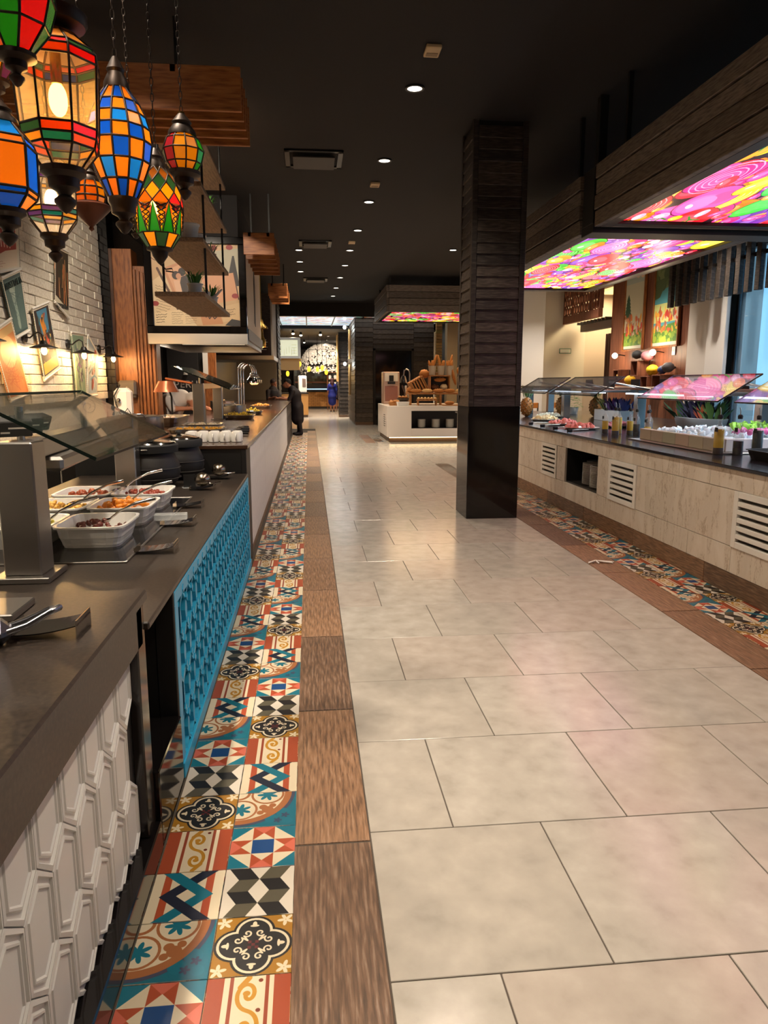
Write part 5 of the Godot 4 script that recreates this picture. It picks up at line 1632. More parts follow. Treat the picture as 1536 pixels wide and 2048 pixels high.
func left_counter_things() -> void:
	# sneeze guard
	var g := thing("sneeze_guard", "near steel sneeze guard with a slanted glass pane over the hot dishes", "sneeze guard", Vector3(-1.06, 0.745, -3.7))
	for e in [[0.03, 1.0], [-0.12, -1.13]]:
		part(g, "base_plate", bx(Vector3(e[0] - 0.1, 0.0, e[1] - 0.1), Vector3(e[0] + 0.1, 0.022, e[1] + 0.1), 0.003), M.steel)
		part(g, "post", bx(Vector3(e[0] - 0.065, 0.02, e[1] - 0.065), Vector3(e[0] + 0.065, 0.5, e[1] + 0.065), 0.006), M.steel)
	var dv := Vector3(-0.15, 0, -2.13).normalized()
	X = Transform3D(Basis.looking_at(dv, Vector3.UP), Vector3(-0.045, 0, -0.065))
	part(g, "beam", bx(Vector3(-0.05, 0.43, -1.0), Vector3(0.05, 0.5, 1.0), 0.004), M.steel)
	part(g, "light_box", bx(Vector3(-0.04, 0.37, -0.9), Vector3(0.1, 0.425, 0.9), 0.012), M.steel)
	X = Transform3D.IDENTITY
	var st := mb()
	var A := Vector3(0.345, 0.447, 0)
	var B := Vector3(-0.06, 0.655, 0)
	var nn := (A - B).cross(Vector3.BACK).normalized()
	if nn.y < 0: nn = -nn
	var z0 := 1.2
	var z1 := -0.06
	var th := nn * 0.012
	quad(st, A + Vector3(0, 0, z0), B + Vector3(0, 0, z0), B + Vector3(0, 0, z1), A + Vector3(0, 0, z1), -nn)
	quad(st, A + th + Vector3(0, 0, z0), B + th + Vector3(0, 0, z0), B + th + Vector3(0, 0, z1), A + th + Vector3(0, 0, z1), nn)
	part(g, "glass_pane", st, pane(rgb(60, 72, 64), 0.16))
	var se := mb()
	var dA := (A - B).normalized() * 0.004
	for q in [[A, A], [B, B]]:
		var s := 1.0 if q[0] == A else -1.0
		quad(se, q[0] + dA * s + Vector3(0, 0, z0), q[0] + dA * s + th + Vector3(0, 0, z0), q[0] + dA * s + th + Vector3(0, 0, z1), q[0] + dA * s + Vector3(0, 0, z1), dA.normalized() * s)
	for zz in [z0, z1]: quad(se, A + Vector3(0, 0, zz), B + Vector3(0, 0, zz), B + th + Vector3(0, 0, zz), A + th + Vector3(0, 0, zz), Vector3(0, 0, signf(zz - 0.5)))
	part(g, "glass_edge", se, M.glass_edge)
	for zz in [0.95, 0.2]: part(g, "glass_clip", cyl(mb(), Vector3(0.02, 0.5, zz), Vector3(0.02, 0.62, zz), 0.014, 0.014), M.steel)
	# black dish tags left lying on the guard's beam
	for k in 3:
		var bt := thing("dish_tag", ["black dish tag tipped over on the near guard post", "black dish tag lying behind the first on the near guard", "third black dish tag farther along the near guard"][k], "tag", Vector3(-1.06 - 0.02 * k, 1.248, -2.74 - 0.17 * k), 0.5 + 0.4 * k, "black dish tags")
		X = rotx(Vector3(0.35, 0, 0), Vector3(0, 0.045, 0))
		part(bt, "wedge", box(mb(), Vector3.ZERO, Vector3(0.12, 0.06, 0.05), 0.004), M.black)
		part(bt, "white_mark", box(mb(), Vector3(0.01, 0.005, 0.0255), Vector3(0.06, 0.006, 0.001)), M.white)
		part(bt, "white_mark", box(mb(), Vector3(-0.03, -0.012, 0.0255), Vector3(0.03, 0.006, 0.001)), M.white)
		X = Transform3D.IDENTITY
	# hot plate
	var hp := thing("hot_plate", "black glass hot plate set into the worktop under the dishes", "hot plate", Vector3(-1.1, 0.745, -3.75))
	part(hp, "glass_plate", bx(Vector3(-0.36, 0.0005, -0.78), Vector3(0.36, 0.005, 0.86), 0.001), mat(rgb(14, 12, 11), 0.12))
	for e in [[-0.37, -0.79, 0.37, -0.78], [-0.37, 0.86, 0.37, 0.87], [-0.37, -0.78, -0.36, 0.86], [0.36, -0.78, 0.37, 0.86]]: part(hp, "trim", bx(Vector3(e[0], 0.0005, e[1]), Vector3(e[2], 0.008, e[3]), 0.001), M.steel)
	# six white pans with food
	var pm := pan_mesh(0.31, 0.37, 0.095).commit()
	var food := [
		["white pan of dark glazed meat, nearest on the right", rgb(92, 34, 18), 26, 0.017, 0.03], ["white pan of green and yellow peppers, nearest on the left", rgb(150, 150, 30), 20, 0.024, 0.03],
		["white pan of golden fried florets in the middle row", rgb(214, 128, 22), 60, 0.02, 0.06], ["white pan of yellow diced potatoes in the middle row, left", rgb(206, 158, 70), 60, 0.015, 0.05],
		["white pan of red-brown sausage bits in the far row, right", rgb(126, 44, 20), 60, 0.015, 0.05], ["white pan of browned chops in the far row, left", rgb(140, 62, 26), 36, 0.018, 0.04]]
	for i in 6:
		var at := Vector3(-0.95 - 0.315 * (i % 2), 0.7505, -3.3 - 0.48 * (i / 2) + (0.03 if i > 3 else 0.0))
		solo("food_pan", pm, M.porcelain, food[i][0], "pan", at, "white pans on the hot plate")
		var fo := solo("food_heap", heap(0.23, 0.27, food[i][4], food[i][2], food[i][3], 50 + i), mat(food[i][1], 0.4), food[i][0].replace("white pan of ", "").replace("nearest", "in the pan nearest"), "food", at + Vector3(0, 0.052, 0), "food in the white pans")
		fo.set_meta("kind", "stuff")
	var r2 := heap(0.2, 0.22, 0.03, 12, 0.022, 77)
	solo("pepper_strips", r2, mat(rgb(190, 176, 60), 0.4), "yellow pepper strips among the green ones in the left pan", "food", Vector3(-1.265, 0.815, -3.3)).set_meta("kind", "stuff")
	# serving tools in the pans
	var sp := [[Vector3(-0.95, 0.83, -3.35), 0.25, "steel serving spoon resting in the dark glazed meat"], [Vector3(-1.2, 0.84, -3.32), 0.35, "long steel spoon laid across the pepper pan"], [Vector3(-0.95, 0.85, -3.78), 0.3, "steel serving spoon with a black grip in the fried florets"], [Vector3(-1.2, 0.85, -3.8), 0.4, "long steel spoon laid across the diced potatoes"], [Vector3(-1.08, 0.86, -4.2), 0.35, "wide steel server in the far pans"]]
	for s in sp:
		X = rotx(Vector3(0, s[1], 0.25), Vector3.ZERO)
		solo("serving_spoon", spoon_mesh(0.21, Vector3(0.045, 0.018, 0.035)), M.chrome, s[2], "spoon", s[0], "serving spoons in the pans")
	X = Transform3D.IDENTITY
	# folded steel spoon rests along the front edge
	var rest := mb()
	var cur := []
	for k in 7: cur.append([-0.085 + k * 0.028, 0.012 + 0.02 * pow(maxf(0.0, (k - 1) / 5.0), 2.0)])
	for k in 6:
		var a: Array = cur[k]
		var b: Array = cur[k + 1]
		var n := Vector3(-(b[1] - a[1]), b[0] - a[0], 0).normalized()
		for s in [1.0, -1.0]:
			var off: Vector3 = n * (0.0012 * s)
			quad(rest, Vector3(a[0], a[1], -0.055) + off, Vector3(b[0], b[1], -0.055) + off, Vector3(b[0], b[1], 0.055) + off, Vector3(a[0], a[1], 0.055) + off, n * s)
	for s in [-1.0, 1.0]: box(rest, Vector3(0.08 * s, 0.014 + 0.008 * (s + 1.0) / 2, 0), Vector3(0.003, 0.028 + 0.016 * (s + 1.0) / 2, 0.11))
	var rm: Mesh = rest.commit()
	var rests := [[Vector3(-0.64, 0.85, -1.765), "folded steel spoon rest on the near counter's edge"], [Vector3(-0.655, 0.745, -3.08), "spoon rest in front of the nearest pan row"], [Vector3(-0.665, 0.745, -3.66), "spoon rest holding clear plastic tongs"], [Vector3(-0.7, 0.745, -4.2), "spoon rest beside the far pan row"], [Vector3(-0.72, 0.745, -4.9), "spoon rest under the first round ladle"], [Vector3(-0.68, 0.745, -5.45), "spoon rest under the second round ladle"]]
	for r in rests: solo("spoon_rest", rm, M.chrome, r[1], "spoon rest", r[0], "steel spoon rests")
	# round ladles lying bowl up on their rests
	for k in 2:
		var t := thing("round_ladle", ["nearer round steel ladle turned bowl up on its rest", "farther round steel ladle turned bowl up on its rest"][k], "ladle", rests[4 + k][0] + Vector3(0.0, 0.03, 0), 0.2, "round ladles")
		part(t, "bowl", ball(mb(), Vector3(0, 0.038, 0), Vector3(0.052, 0.046, 0.052), 20, 12), mat(rgb(150, 140, 124), 0.22, 1.0))
		part(t, "handle", tube(mb(), [Vector3(0.04, 0.01, 0), Vector3(0.08, 0.006, -0.01), Vector3(0.12, 0.012, -0.02)], 0.007, 8), M.chrome)
	# scoop at the left frame edge
	var sc := thing("ice_scoop", "cast metal scoop with a looped handle on the near worktop", "scoop", Vector3(-0.715, 0.872, -1.69), 0.35)
	part(sc, "scoop_head", box(mb(), Vector3(-0.03, 0.01, 0.0), Vector3(0.1, 0.06, 0.075), 0.025), mat(rgb(140, 142, 150), 0.25, 1.0))
	part(sc, "handle", tube(mb(), [Vector3(0.0, 0.01, 0.02), Vector3(0.05, 0.02, 0.01), Vector3(0.1, 0.045, 0.008), Vector3(0.12, 0.05, 0.0), Vector3(0.1, 0.045, -0.012), Vector3(0.05, 0.025, -0.014), Vector3(0.0, 0.01, -0.02)], 0.0085, 8), mat(rgb(160, 160, 166), 0.2, 1.0))
	var sb := thing("steel_box", "low steel insert at the left frame edge of the near worktop", "insert", Vector3(-0.85, 0.85, -1.95))
	part(sb, "lid", bx(Vector3(-0.12, 0.0, -0.06), Vector3(0.09, 0.02, 0.1), 0.003), M.steel)
	part(sb, "knob", cyl(mb(), Vector3(-0.03, 0.02, 0.02), Vector3(-0.03, 0.035, 0.02), 0.012), M.steel)
	# plastic tongs on the third rest
	var pt_ := thing("plastic_tongs", "clear plastic tongs lying on a spoon rest", "tongs", Vector3(-0.7, 0.775, -3.66), 0.1)
	for s in [-1.0, 1.0]: part(pt_, "jaw", bx(Vector3(-0.08, 0, s * 0.012), Vector3(0.08, 0.03, s * 0.03), 0.004), pane(rgb(220, 225, 225), 0.25, 0.1))
	# black soup kettles
	for k in 2:
		var t := thing("soup_kettle", ["nearer matte black soup kettle with a steel-rimmed lid", "farther matte black soup kettle half hidden by the nearer one"][k], "kettle", [Vector3(-1.09, 0.745, -5.1), Vector3(-0.97, 0.745, -5.53)][k], 0, "soup kettles")
		var s: float = [1.0, 0.9][k]
		part(t, "pot", lathe(mb(), [Vector2(0, 0.0), Vector2(0.13 * s, 0.0), Vector2(0.175 * s, 0.04), Vector2(0.195 * s, 0.1), Vector2(0.19 * s, 0.16), Vector2(0.165 * s, 0.21), Vector2(0.155 * s, 0.235), Vector2(0.0, 0.235)], 32), mat(rgb(26, 24, 24), 0.55))
		part(t, "collar", lathe(mb(), [Vector2(0.15 * s, 0.235), Vector2(0.185 * s, 0.24), Vector2(0.188 * s, 0.285), Vector2(0.18 * s, 0.295), Vector2(0, 0.295)], 32), M.rubber)
		var ld := part(t, "lid", lathe(mb(), [Vector2(0.172 * s, 0.296), Vector2(0.165 * s, 0.306), Vector2(0.09 * s, 0.322), Vector2(0, 0.326)], 32), M.chrome)
		part(ld, "lid_knob", lathe(mb(), [Vector2(0.012, 0.325), Vector2(0.012, 0.335), Vector2(0.026, 0.345), Vector2(0.02, 0.358), Vector2(0, 0.36)], 14), M.rubber)
		part(t, "badge", bx(Vector3(-0.02, 0.26, 0.186 * s), Vector3(0.02, 0.268, 0.19 * s), 0.001), M.steel)
		for y in [0.06, 0.13]: part(t, "rib", lathe(mb(), [Vector2(0.186 * s, y), Vector2(0.2 * s, y + 0.003), Vector2(0.186 * s, y + 0.006)], 32), mat(rgb(52, 48, 46), 0.4))
	var sg := thing("menu_holder", "small clear acrylic menu holder beside the kettles", "holder", Vector3(-0.82, 0.745, -5.0), 0.3)
	part(sg, "card", bx(Vector3(-0.04, 0.0, -0.004), Vector3(0.04, 0.09, 0.0), 0.0), M.black)
	part(sg, "acrylic_foot", bx(Vector3(-0.05, 0.0, -0.03), Vector3(0.05, 0.004, 0.03), 0.001), pane(rgb(220, 225, 225), 0.25, 0.05))
	# black cables along the counter back
	solo("cable", tube(mb(), [Vector3(-1.5, 0.752, -3.6), Vector3(-1.35, 0.752, -4.4), Vector3(-1.2, 0.752, -4.5), Vector3(-1.3, 0.752, -4.8), Vector3(-1.18, 0.752, -5.1)], 0.006, 6), M.rubber, "black power cable snaking along the worktop behind the pans", "cable")

# ---------------------------------------------------------------- hoods, shelves, beams, things on the long left counter
func beams(label: String, x0: float, x1: float, z0: float, n: int, dz: float, yb: float, yt: float, m: Material) -> void:
	var t := thing("beam_canopy", label, "ceiling beams", Vector3((x0 + x1) / 2, yb, z0), 0, "oak beam canopies")
	var h := (x1 - x0) / 2
	for k in n: part(t, "oak_board", bx(Vector3(-h, 0, -k * dz - 0.03), Vector3(h, yt - yb, -k * dz), 0.003), m)
	for s in [-0.6, 0.6]:
		part(t, "hanger", bx(Vector3(s * h - 0.02, yt - yb - 0.05, -(n - 1) * dz - 0.02), Vector3(s * h + 0.02, yt - yb, 0.0), 0.002), M.black)
		part(t, "hanger_rod", bx(Vector3(s * h - 0.012, yt - yb, -dz - 0.012), Vector3(s * h + 0.012, CEIL - yb, -dz + 0.012), 0.002), M.black)

func grass_pot(at: Vector3, label: String, s := 1.0, leafy := true) -> void:
	var t := thing("potted_grass", label, "potted plant", at, rng.randf() * 3.0, "pots on the hanging shelves")
	part(t, "pot", lathe(mb(), [Vector2(0, 0), Vector2(0.05 * s, 0), Vector2(0.07 * s, 0.12 * s), Vector2(0.076 * s, 0.122 * s), Vector2(0.076 * s, 0.132 * s), Vector2(0.066 * s, 0.132 * s), Vector2(0.0, 0.11 * s)], 20), M.white)
	if not leafy: return
	var st := mb()
	for i in 46:
		var a := rng.randf() * TAU
		var L := rng.randf_range(0.1, 0.17) * s
		var o := Vector3(cos(a), 0, sin(a))
		var b := o * 0.04 * s * rng.randf() + Vector3(0, 0.11 * s, 0)
		var w := o.cross(Vector3.UP) * 0.006 * s
		var mid := b + Vector3(0, L * 0.7, 0) + o * L * 0.35
		var tip := b + Vector3(0, L * 0.85, 0) + o * L * rng.randf_range(0.5, 1.0)
		quad(st, b - w, b + w, mid + w, mid - w, o)
		tri(st, mid - w, mid + w, tip, o)
	part(t, "grass_blades", st, M.leaf).set_meta("kind", "stuff")

func hood_and_shelves() -> void:
	# main extraction hood
	var t := thing("extraction_hood", "extraction hood clad in a framed collage print of old letters", "hood", Vector3(-1.54, 1.98, -12.2))
	var hx := 0.69
	var z0 := 1.5
	var z1 := -1.45
	part(t, "housing", bx(Vector3(-hx + 0.03, 0.16, z1), Vector3(hx - 0.03, 1.45, z0 - 0.03), 0.0), M.black)
	part(t, "print_panel", bx(Vector3(-hx + 0.1, 0.24, z0 - 0.03), Vector3(hx - 0.1, 1.36, z0 - 0.012), 0.0), printed(letters_print(), 0.5), Vector3.ZERO, "collage of old letters")
	for e in [[-hx, 0.15, hx, 0.25], [-hx, 1.35, hx, 1.45], [-hx, 0.25, -hx + 0.1, 1.35], [hx - 0.1, 0.25, hx, 1.35]]:
		part(t, "picture_frame", bx(Vector3(e[0], e[1], z0 - 0.03), Vector3(e[2], e[3], z0 + 0.03), 0.008), M.gloss_black)
	part(t, "side_panel", bx(Vector3(hx - 0.03, 0.15, z1), Vector3(hx, 1.45, z0 - 0.04), 0.004), mat(rgb(196, 178, 158), 0.6))
	part(t, "side_trim", bx(Vector3(hx - 0.02, 0.06, z1), Vector3(hx + 0.025, 0.22, z0 - 0.03), 0.004), mat(rgb(120, 116, 112), 0.5))
	var sil := mb()
	X = rotx(Vector3(0, PI / 2, 0), Vector3(hx + 0.001, 0, 0))
	prism(sil, PackedVector2Array([Vector2(-0.1, 0.4), Vector2(0.1, 0.36), Vector2(0.16, 0.8), Vector2(0.1, 1.1), Vector2(0.04, 1.14), Vector2(0.03, 1.34), Vector2(-0.05, 1.34), Vector2(-0.06, 1.14), Vector2(-0.12, 1.05)]), 0.006)
	X = Transform3D.IDENTITY
	part(t, "bottle_print", sil, mat(rgb(34, 18, 14), 0.5))
	for e in [[-hx, z0 - 0.02, hx, z0 + 0.02], [-hx, z1 - 0.02, hx, z1 + 0.02], [-hx, z1, -hx + 0.04, z0], [hx - 0.04, z1, hx, z0]]:
		part(t, "steel_rim", bx(Vector3(e[0], 0.0, e[1]), Vector3(e[2], 0.15, e[3]), 0.004), M.steel)
	for k in 4: part(t, "filter", bx(Vector3(-hx + 0.05 + k * 0.32, 0.1, z1 + 0.05), Vector3(-hx + 0.36 + k * 0.32, 0.13, z0 - 0.05), 0.004), M.darkmetal)
	part(t, "duct", bx(Vector3(-hx + 0.06, 1.45, z1), Vector3(hx - 0.1, CEIL - 1.98, z0 - 0.1), 0.0), M.ceiling)
	part(t, "lamp_strip", bx(Vector3(-0.5, 0.08, -0.2), Vector3(0.5, 0.1, -0.1), 0.0), glow(Color(1.0, 0.9, 0.75), 2.0))
	area(Vector3(0, 0.05, -0.15), Vector2(1.0, 0.1), WARM, 1.6, t)
	# second hood further back
	t = thing("extraction_hood", "second hood with an orange-lit steel rim and a dark lettered board", "hood", Vector3(-1.72, 2.0, -19.6))
	part(t, "steel_rim", bx(Vector3(-0.88, 0.0, -1.2), Vector3(0.87, 0.11, 1.1), 0.006), M.steel)
	part(t, "housing", bx(Vector3(-0.82, 0.11, -1.2), Vector3(0.8, 1.6, 1.0), 0.0), M.slat1)
	part(t, "side_panel", bx(Vector3(0.8, 0.11, -1.2), Vector3(0.84, 1.6, 0.9), 0.004), mat(rgb(150, 140, 128), 0.6))
	part(t, "board", bx(Vector3(0.45, 0.13, 1.0), Vector3(0.8, 0.95, 1.03), 0.004), mat(rgb(34, 16, 10), 0.5))
	var im := mb()
	for k in 5:
		box(im, Vector3(0.62 + 0.03 * (k % 2), 0.25 + k * 0.06, 1.034), Vector3(0.14, 0.008, 0.004))
		box(im, Vector3(0.58 + 0.05 * (k % 2), 0.27 + k * 0.06, 1.034), Vector3(0.008, 0.04, 0.004))
	part(t, "lettering", im, M.white)
	# oak beam canopies
	beams("nearest oak beam canopy of five boards behind the lanterns", -2.75, -0.44, -5.6, 5, 0.19, 3.33, 3.62, M.oak_h)
	beams("middle oak beam canopy sticking out beside the hood", -0.84, -0.43, -10.3, 6, 0.38, 3.14, 3.42, M.oak_h)
	beams("farthest oak beam canopy, brightly lit, past the hoods", -0.84, -0.43, -16.3, 5, 0.42, 3.28, 3.54, M.oak_h)
	t = thing("track_spot", "bright ceiling spotlight glimpsed behind the large clear lantern", "spotlight", Vector3(-1.8, CEIL, -6.6))
	part(t, "housing", cyl(mb(), Vector3(0, -0.14, 0), Vector3(0, 0, 0), 0.045, 0.045, 14), M.darkmetal)
	part(t, "lamp_lens", ball(mb(), Vector3(0, -0.15, -0.01), Vector3(0.045, 0.03, 0.045)), glow(Color(1, 0.92, 0.8), 8.0))
	spot(Vector3(0, -0.2, -0.02), WARM, 14.0, 38.0, 0.05, t, Vector3(0.1, -0.42, -1.0))
	# hanging shelves
	t = thing("hanging_shelves", "four hanging wooden shelves on black rods before the hood", "shelves", Vector3(-1.12, 2.2, -7.83))
	for k in 4: part(t, "shelf", bx(Vector3(-0.22, k * 0.462, -1.02), Vector3(0.22, k * 0.462 + 0.04, 1.03), 0.004), M.shelf_wood)
	for e in [[-0.19, 0.72], [0.19, 0.72], [-0.19, -0.75], [0.19, -0.75]]:
		part(t, "rod", cyl(mb(), Vector3(e[0], -0.0, e[1]), Vector3(e[0], CEIL - 2.2, e[1]), 0.011, 0.011, 10), M.black)
	grass_pot(Vector3(-1.06, 2.24, -7.3), "grass pot standing nearest on the lowest hanging shelf", 1.0)
	grass_pot(Vector3(-1.06, 2.24, -8.45), "grass pot at the far end of the lowest hanging shelf", 1.05)
	var wc := thing("watering_can", "white ribbed watering can on the lowest hanging shelf", "watering can", Vector3(-1.06, 2.24, -7.85))
	part(wc, "body", lathe(mb(), [Vector2(0, 0), Vector2(0.07, 0), Vector2(0.075, 0.02), Vector2(0.068, 0.04), Vector2(0.075, 0.06), Vector2(0.068, 0.08), Vector2(0.074, 0.12), Vector2(0, 0.12)], 18), M.white)
	part(wc, "spout", cyl(mb(), Vector3(0.05, 0.02, 0.0), Vector3(0.19, 0.15, 0), 0.022, 0.008), M.white)
	part(wc, "handle", tube(mb(), [Vector3(-0.07, 0.02, 0), Vector3(-0.11, 0.05, 0), Vector3(-0.11, 0.1, 0), Vector3(-0.06, 0.13, 0)], 0.006), M.white)
	grass_pot(Vector3(-1.06, 2.702, -7.1), "empty white bucket nearest on the second hanging shelf", 1.25, false)
	grass_pot(Vector3(-1.06, 2.702, -7.55), "empty white bucket behind the first on the second hanging shelf", 1.2, false)
	grass_pot(Vector3(-1.06, 2.702, -8.45), "grass pot at the far end of the second hanging shelf", 1.0)
	grass_pot(Vector3(-1.06, 3.164, -7.3), "grass pot nearest on the third hanging shelf", 1.0)
	grass_pot(Vector3(-1.06, 3.164, -8.4), "grass pot at the far end of the third hanging shelf", 1.0)
	# mugs standing upside down
	var prof := [Vector2(0, 0.0), Vector2(0.034, 0.0), Vector2(0.042, 0.004), Vector2(0.043, 0.07), Vector2(0.036, 0.086), Vector2(0.03, 0.086), Vector2(0.028, 0.082), Vector2(0, 0.082)]
	for i in 10:
		var m := thing("mug", "white mug standing upside down in the rows of mugs on the counter end" if i > 0 else "white mug with its handle showing at the left end of the front row", "mug", Vector3(-0.968 + 0.092 * (i % 5), 0.97, -6.05 - 0.1 * (i / 5)), 0.0 if i == 0 else PI / 2, "white mugs")
		part(m, "cup", lathe(mb(), prof, 18), M.porcelain)
		part(m, "handle", tube(mb(), [Vector3(-0.04, 0.02, 0), Vector3(-0.064, 0.03, 0), Vector3(-0.064, 0.058, 0), Vector3(-0.04, 0.066, 0)], 0.005, 6), M.porcelain)
	# second sneeze guard, seen edge-on
	var g := thing("sneeze_guard", "second steel sneeze guard on the long left counter, glass seen edge-on", "sneeze guard", Vector3(-1.18, 0.97, -8.9))
	for zz in [0.84, -0.8]:
		part(g, "base_plate", bx(Vector3(-0.09, 0, zz - 0.09), Vector3(0.09, 0.015, zz + 0.09), 0.003), M.steel)
		part(g, "post", bx(Vector3(-0.06, 0.015, zz - 0.06), Vector3(0.06, 0.47, zz + 0.06), 0.005), M.steel)
	part(g, "beam", bx(Vector3(-0.05, 0.41, -0.74), Vector3(0.05, 0.47, 0.78), 0.004), M.steel)
	X = rotx(Vector3(0, 0, -0.38), Vector3(0.02, 0.53, 0.1))
	part(g, "glass_pane", box(mb(), Vector3.ZERO, Vector3(0.66, 0.012, 1.4), 0.0), pane(rgb(96, 120, 116), 0.3))
	part(g, "near_edge", box(mb(), Vector3(0, 0, 0.704), Vector3(0.66, 0.014, 0.006), 0.0), M.glass_edge)
	X = Transform3D.IDENTITY
	for zz in [0.6, -0.5]: part(g, "glass_clip", cyl(mb(), Vector3(-0.02, 0.46, zz), Vector3(-0.02, 0.55, zz), 0.012, 0.012), M.steel)
	# trays and pans
	var trays := [[Vector3(-1.05, 0.97, -7.0), 0.5, 0.5, rgb(206, 150, 40), "steel tray of scrambled egg behind the white mugs", 60, 0.016, 0.02], [Vector3(-1.1, 0.97, -7.75), 0.4, 0.5, rgb(226, 214, 190), "steel tray of pale rice behind the scrambled egg", 60, 0.016, 0.02], [Vector3(-0.95, 0.97, -9.9), 0.45, 0.45, rgb(196, 168, 40), "steel tray of yellow pasta under the second glass", 50, 0.018, 0.05], [Vector3(-0.9, 0.97, -11.2), 0.4, 0.4, rgb(220, 196, 60), "raised tray of yellow and green salad by the heat lamps", 60, 0.02, 0.06], [Vector3(-0.9, 0.97, -13.9), 0.4, 0.4, rgb(216, 150, 60), "far tray of golden food past the heat lamps", 50, 0.02, 0.06]]
	for i in trays.size():
		var a: Array = trays[i]
		solo("steel_tray", pan_mesh(a[1], a[2], 0.06), M.steel, a[4], "tray", a[0], "steel trays on the long left counter")
		solo("tray_food", heap(a[1] * 0.78, a[2] * 0.78, a[7], a[5], a[6], 300 + i), mat(a[3], 0.5), "food heaped in the " + a[4].replace(" of ", " with "), "food", a[0] + Vector3(0, 0.04, 0)).set_meta("kind", "stuff")
	var et := thing("egg_tray", "steel tray on the back shelf holding boiled eggs", "tray", Vector3(-1.62, 0.97, -8.6))
	part(et, "tray", pan_mesh(0.4, 0.9, 0.1), M.steel)
	for i in 16: solo("egg", ball(mb(), Vector3.ZERO, Vector3(0.028, 0.024, 0.024), 12, 8), mat(rgb(226, 206, 190), 0.4), "boiled egg in the pile on the steel tray at the counter's back", "egg", Vector3(-1.73 + 0.062 * (i % 4), 1.02 + 0.034 * (i / 12), -8.3 - 0.075 * ((i / 4) % 4)), "boiled eggs")
	for k in 3:
		var pp := thing("stock_pot", ["large steel pan with a loop handle at the counter's back, nearest", "steel pan behind the second sneeze guard", "deep steel pan below the hood's far end"][k], "pan", [Vector3(-1.6, 0.97, -7.2), Vector3(-1.1, 0.97, -10.6), Vector3(-1.5, 0.97, -12.9)][k], 0, "steel pans")
		part(pp, "pan", lathe(mb(), [Vector2(0, 0), Vector2(0.19, 0), Vector2(0.2, 0.02), Vector2(0.2, 0.16), Vector2(0.21, 0.165), Vector2(0.195, 0.17), Vector2(0.19, 0.03), Vector2(0, 0.03)], 28), M.steel)
		part(pp, "loop_handle", tube(mb(), [Vector3(-0.08, 0.15, 0.2), Vector3(-0.07, 0.19, 0.27), Vector3(0.07, 0.19, 0.27), Vector3(0.08, 0.15, 0.2)], 0.008), M.steel)
	for k in 4:
		var tg := thing("serving_tongs", "%s pair of black-handled tongs on the long left counter" % ["nearest", "second", "third", "farthest"][k], "tongs", Vector3(-0.68, 0.975, -6.75 - k * 0.3), 0.5 + 0.3 * k, "black-handled tongs")
		for s in [-1.0, 1.0]:
			var arm := part(tg, "steel_arm", tube(mb(), [Vector3(0, 0.02, s * 0.004), Vector3(-0.12, 0.03, s * 0.02), Vector3(-0.26, 0.02, s * 0.012)], 0.006, 6), M.steel)
			part(arm, "grip", cyl(mb(), Vector3(-0.01, 0.02, s * 0.005), Vector3(0.12, 0.016, s * 0.012), 0.014, 0.012), M.rubber)
	# heat lamps
	for k in 3:
		var h := thing("heat_lamp", "%s arched chrome heat lamp on the long left counter" % ["nearest", "middle", "farthest"][k], "heat lamp", Vector3(-1.12 , 0.97, -11.9 - k * 0.45), 0, "chrome heat lamps")
		part(h, "foot", lathe(mb(), [Vector2(0, 0), Vector2(0.09, 0), Vector2(0.09, 0.012), Vector2(0.02, 0.03), Vector2(0, 0.03)], 20), M.chrome)
		var p := [Vector3(0, 0.02, 0), Vector3(0, 0.6, 0)]
		for j in 9: p.append(Vector3(0.11 - cos(PI * j / 8) * 0.11, 0.66 + sin(PI * j / 8) * 0.12, 0))
		p.append(Vector3(0.22, 0.62, 0))
		part(h, "arched_tube", tube(mb(), p, 0.014, 10), M.chrome)
		var hs := part(h, "shade", lathe(mb(), [Vector2(0.1, 0.47), Vector2(0.098, 0.48), Vector2(0.095, 0.52), Vector2(0.06, 0.56), Vector2(0.062, 0.575), Vector2(0.04, 0.59), Vector2(0.042, 0.61), Vector2(0.02, 0.63), Vector2(0, 0.63)], 24, Vector3(0.22, 0, 0)), M.chrome)
		part(hs, "bulb", ball(mb(), Vector3(0.22, 0.485, 0), Vector3(0.04, 0.04, 0.04), 12, 8), glow(Color(1.0, 0.7, 0.4), 4.0))
		omni(Vector3(0.22, 0.485, 0), Color(1.0, 0.68, 0.38), 0.6, 0.04, h)
	var bl := thing("brass_pendant", "brass pendant lamp with two cups hanging beside the hood", "pendant lamp", Vector3(-0.9, 2.05, -14.6))
	part(bl, "rod", cyl(mb(), Vector3(0, 0.6, 0), Vector3(0, CEIL - 2.05, 0), 0.008), M.brass)
	part(bl, "upper_cup", lathe(mb(), [Vector2(0.13, 0.42), Vector2(0.12, 0.46), Vector2(0.05, 0.52), Vector2(0.03, 0.6), Vector2(0, 0.6)], 22), M.brass)
	part(bl, "lower_cup", lathe(mb(), [Vector2(0.08, 0.08), Vector2(0.08, 0.2), Vector2(0.04, 0.28), Vector2(0.03, 0.42), Vector2(0, 0.42)], 22), M.brass)
	part(bl, "bulb", ball(mb(), Vector3(0, 0.09, 0), Vector3(0.04, 0.03, 0.04)), glow(Color(1.0, 0.75, 0.4), 4.0))
	omni(Vector3(0, 0.09, 0), Color(1.0, 0.72, 0.4), 0.4, 0.03, bl)
	# copper carving lamp and menu board with PERU
	var cl := thing("carving_lamp", "copper carving lamp with a slanted shade behind the second sneeze guard", "lamp", Vector3(-1.75, 0.97, -9.6))
	part(cl, "stand", tube(mb(), [Vector3(0, 0, 0), Vector3(0, 0.3, 0), Vector3(-0.06, 0.5, 0)], 0.012), M.darkmetal)
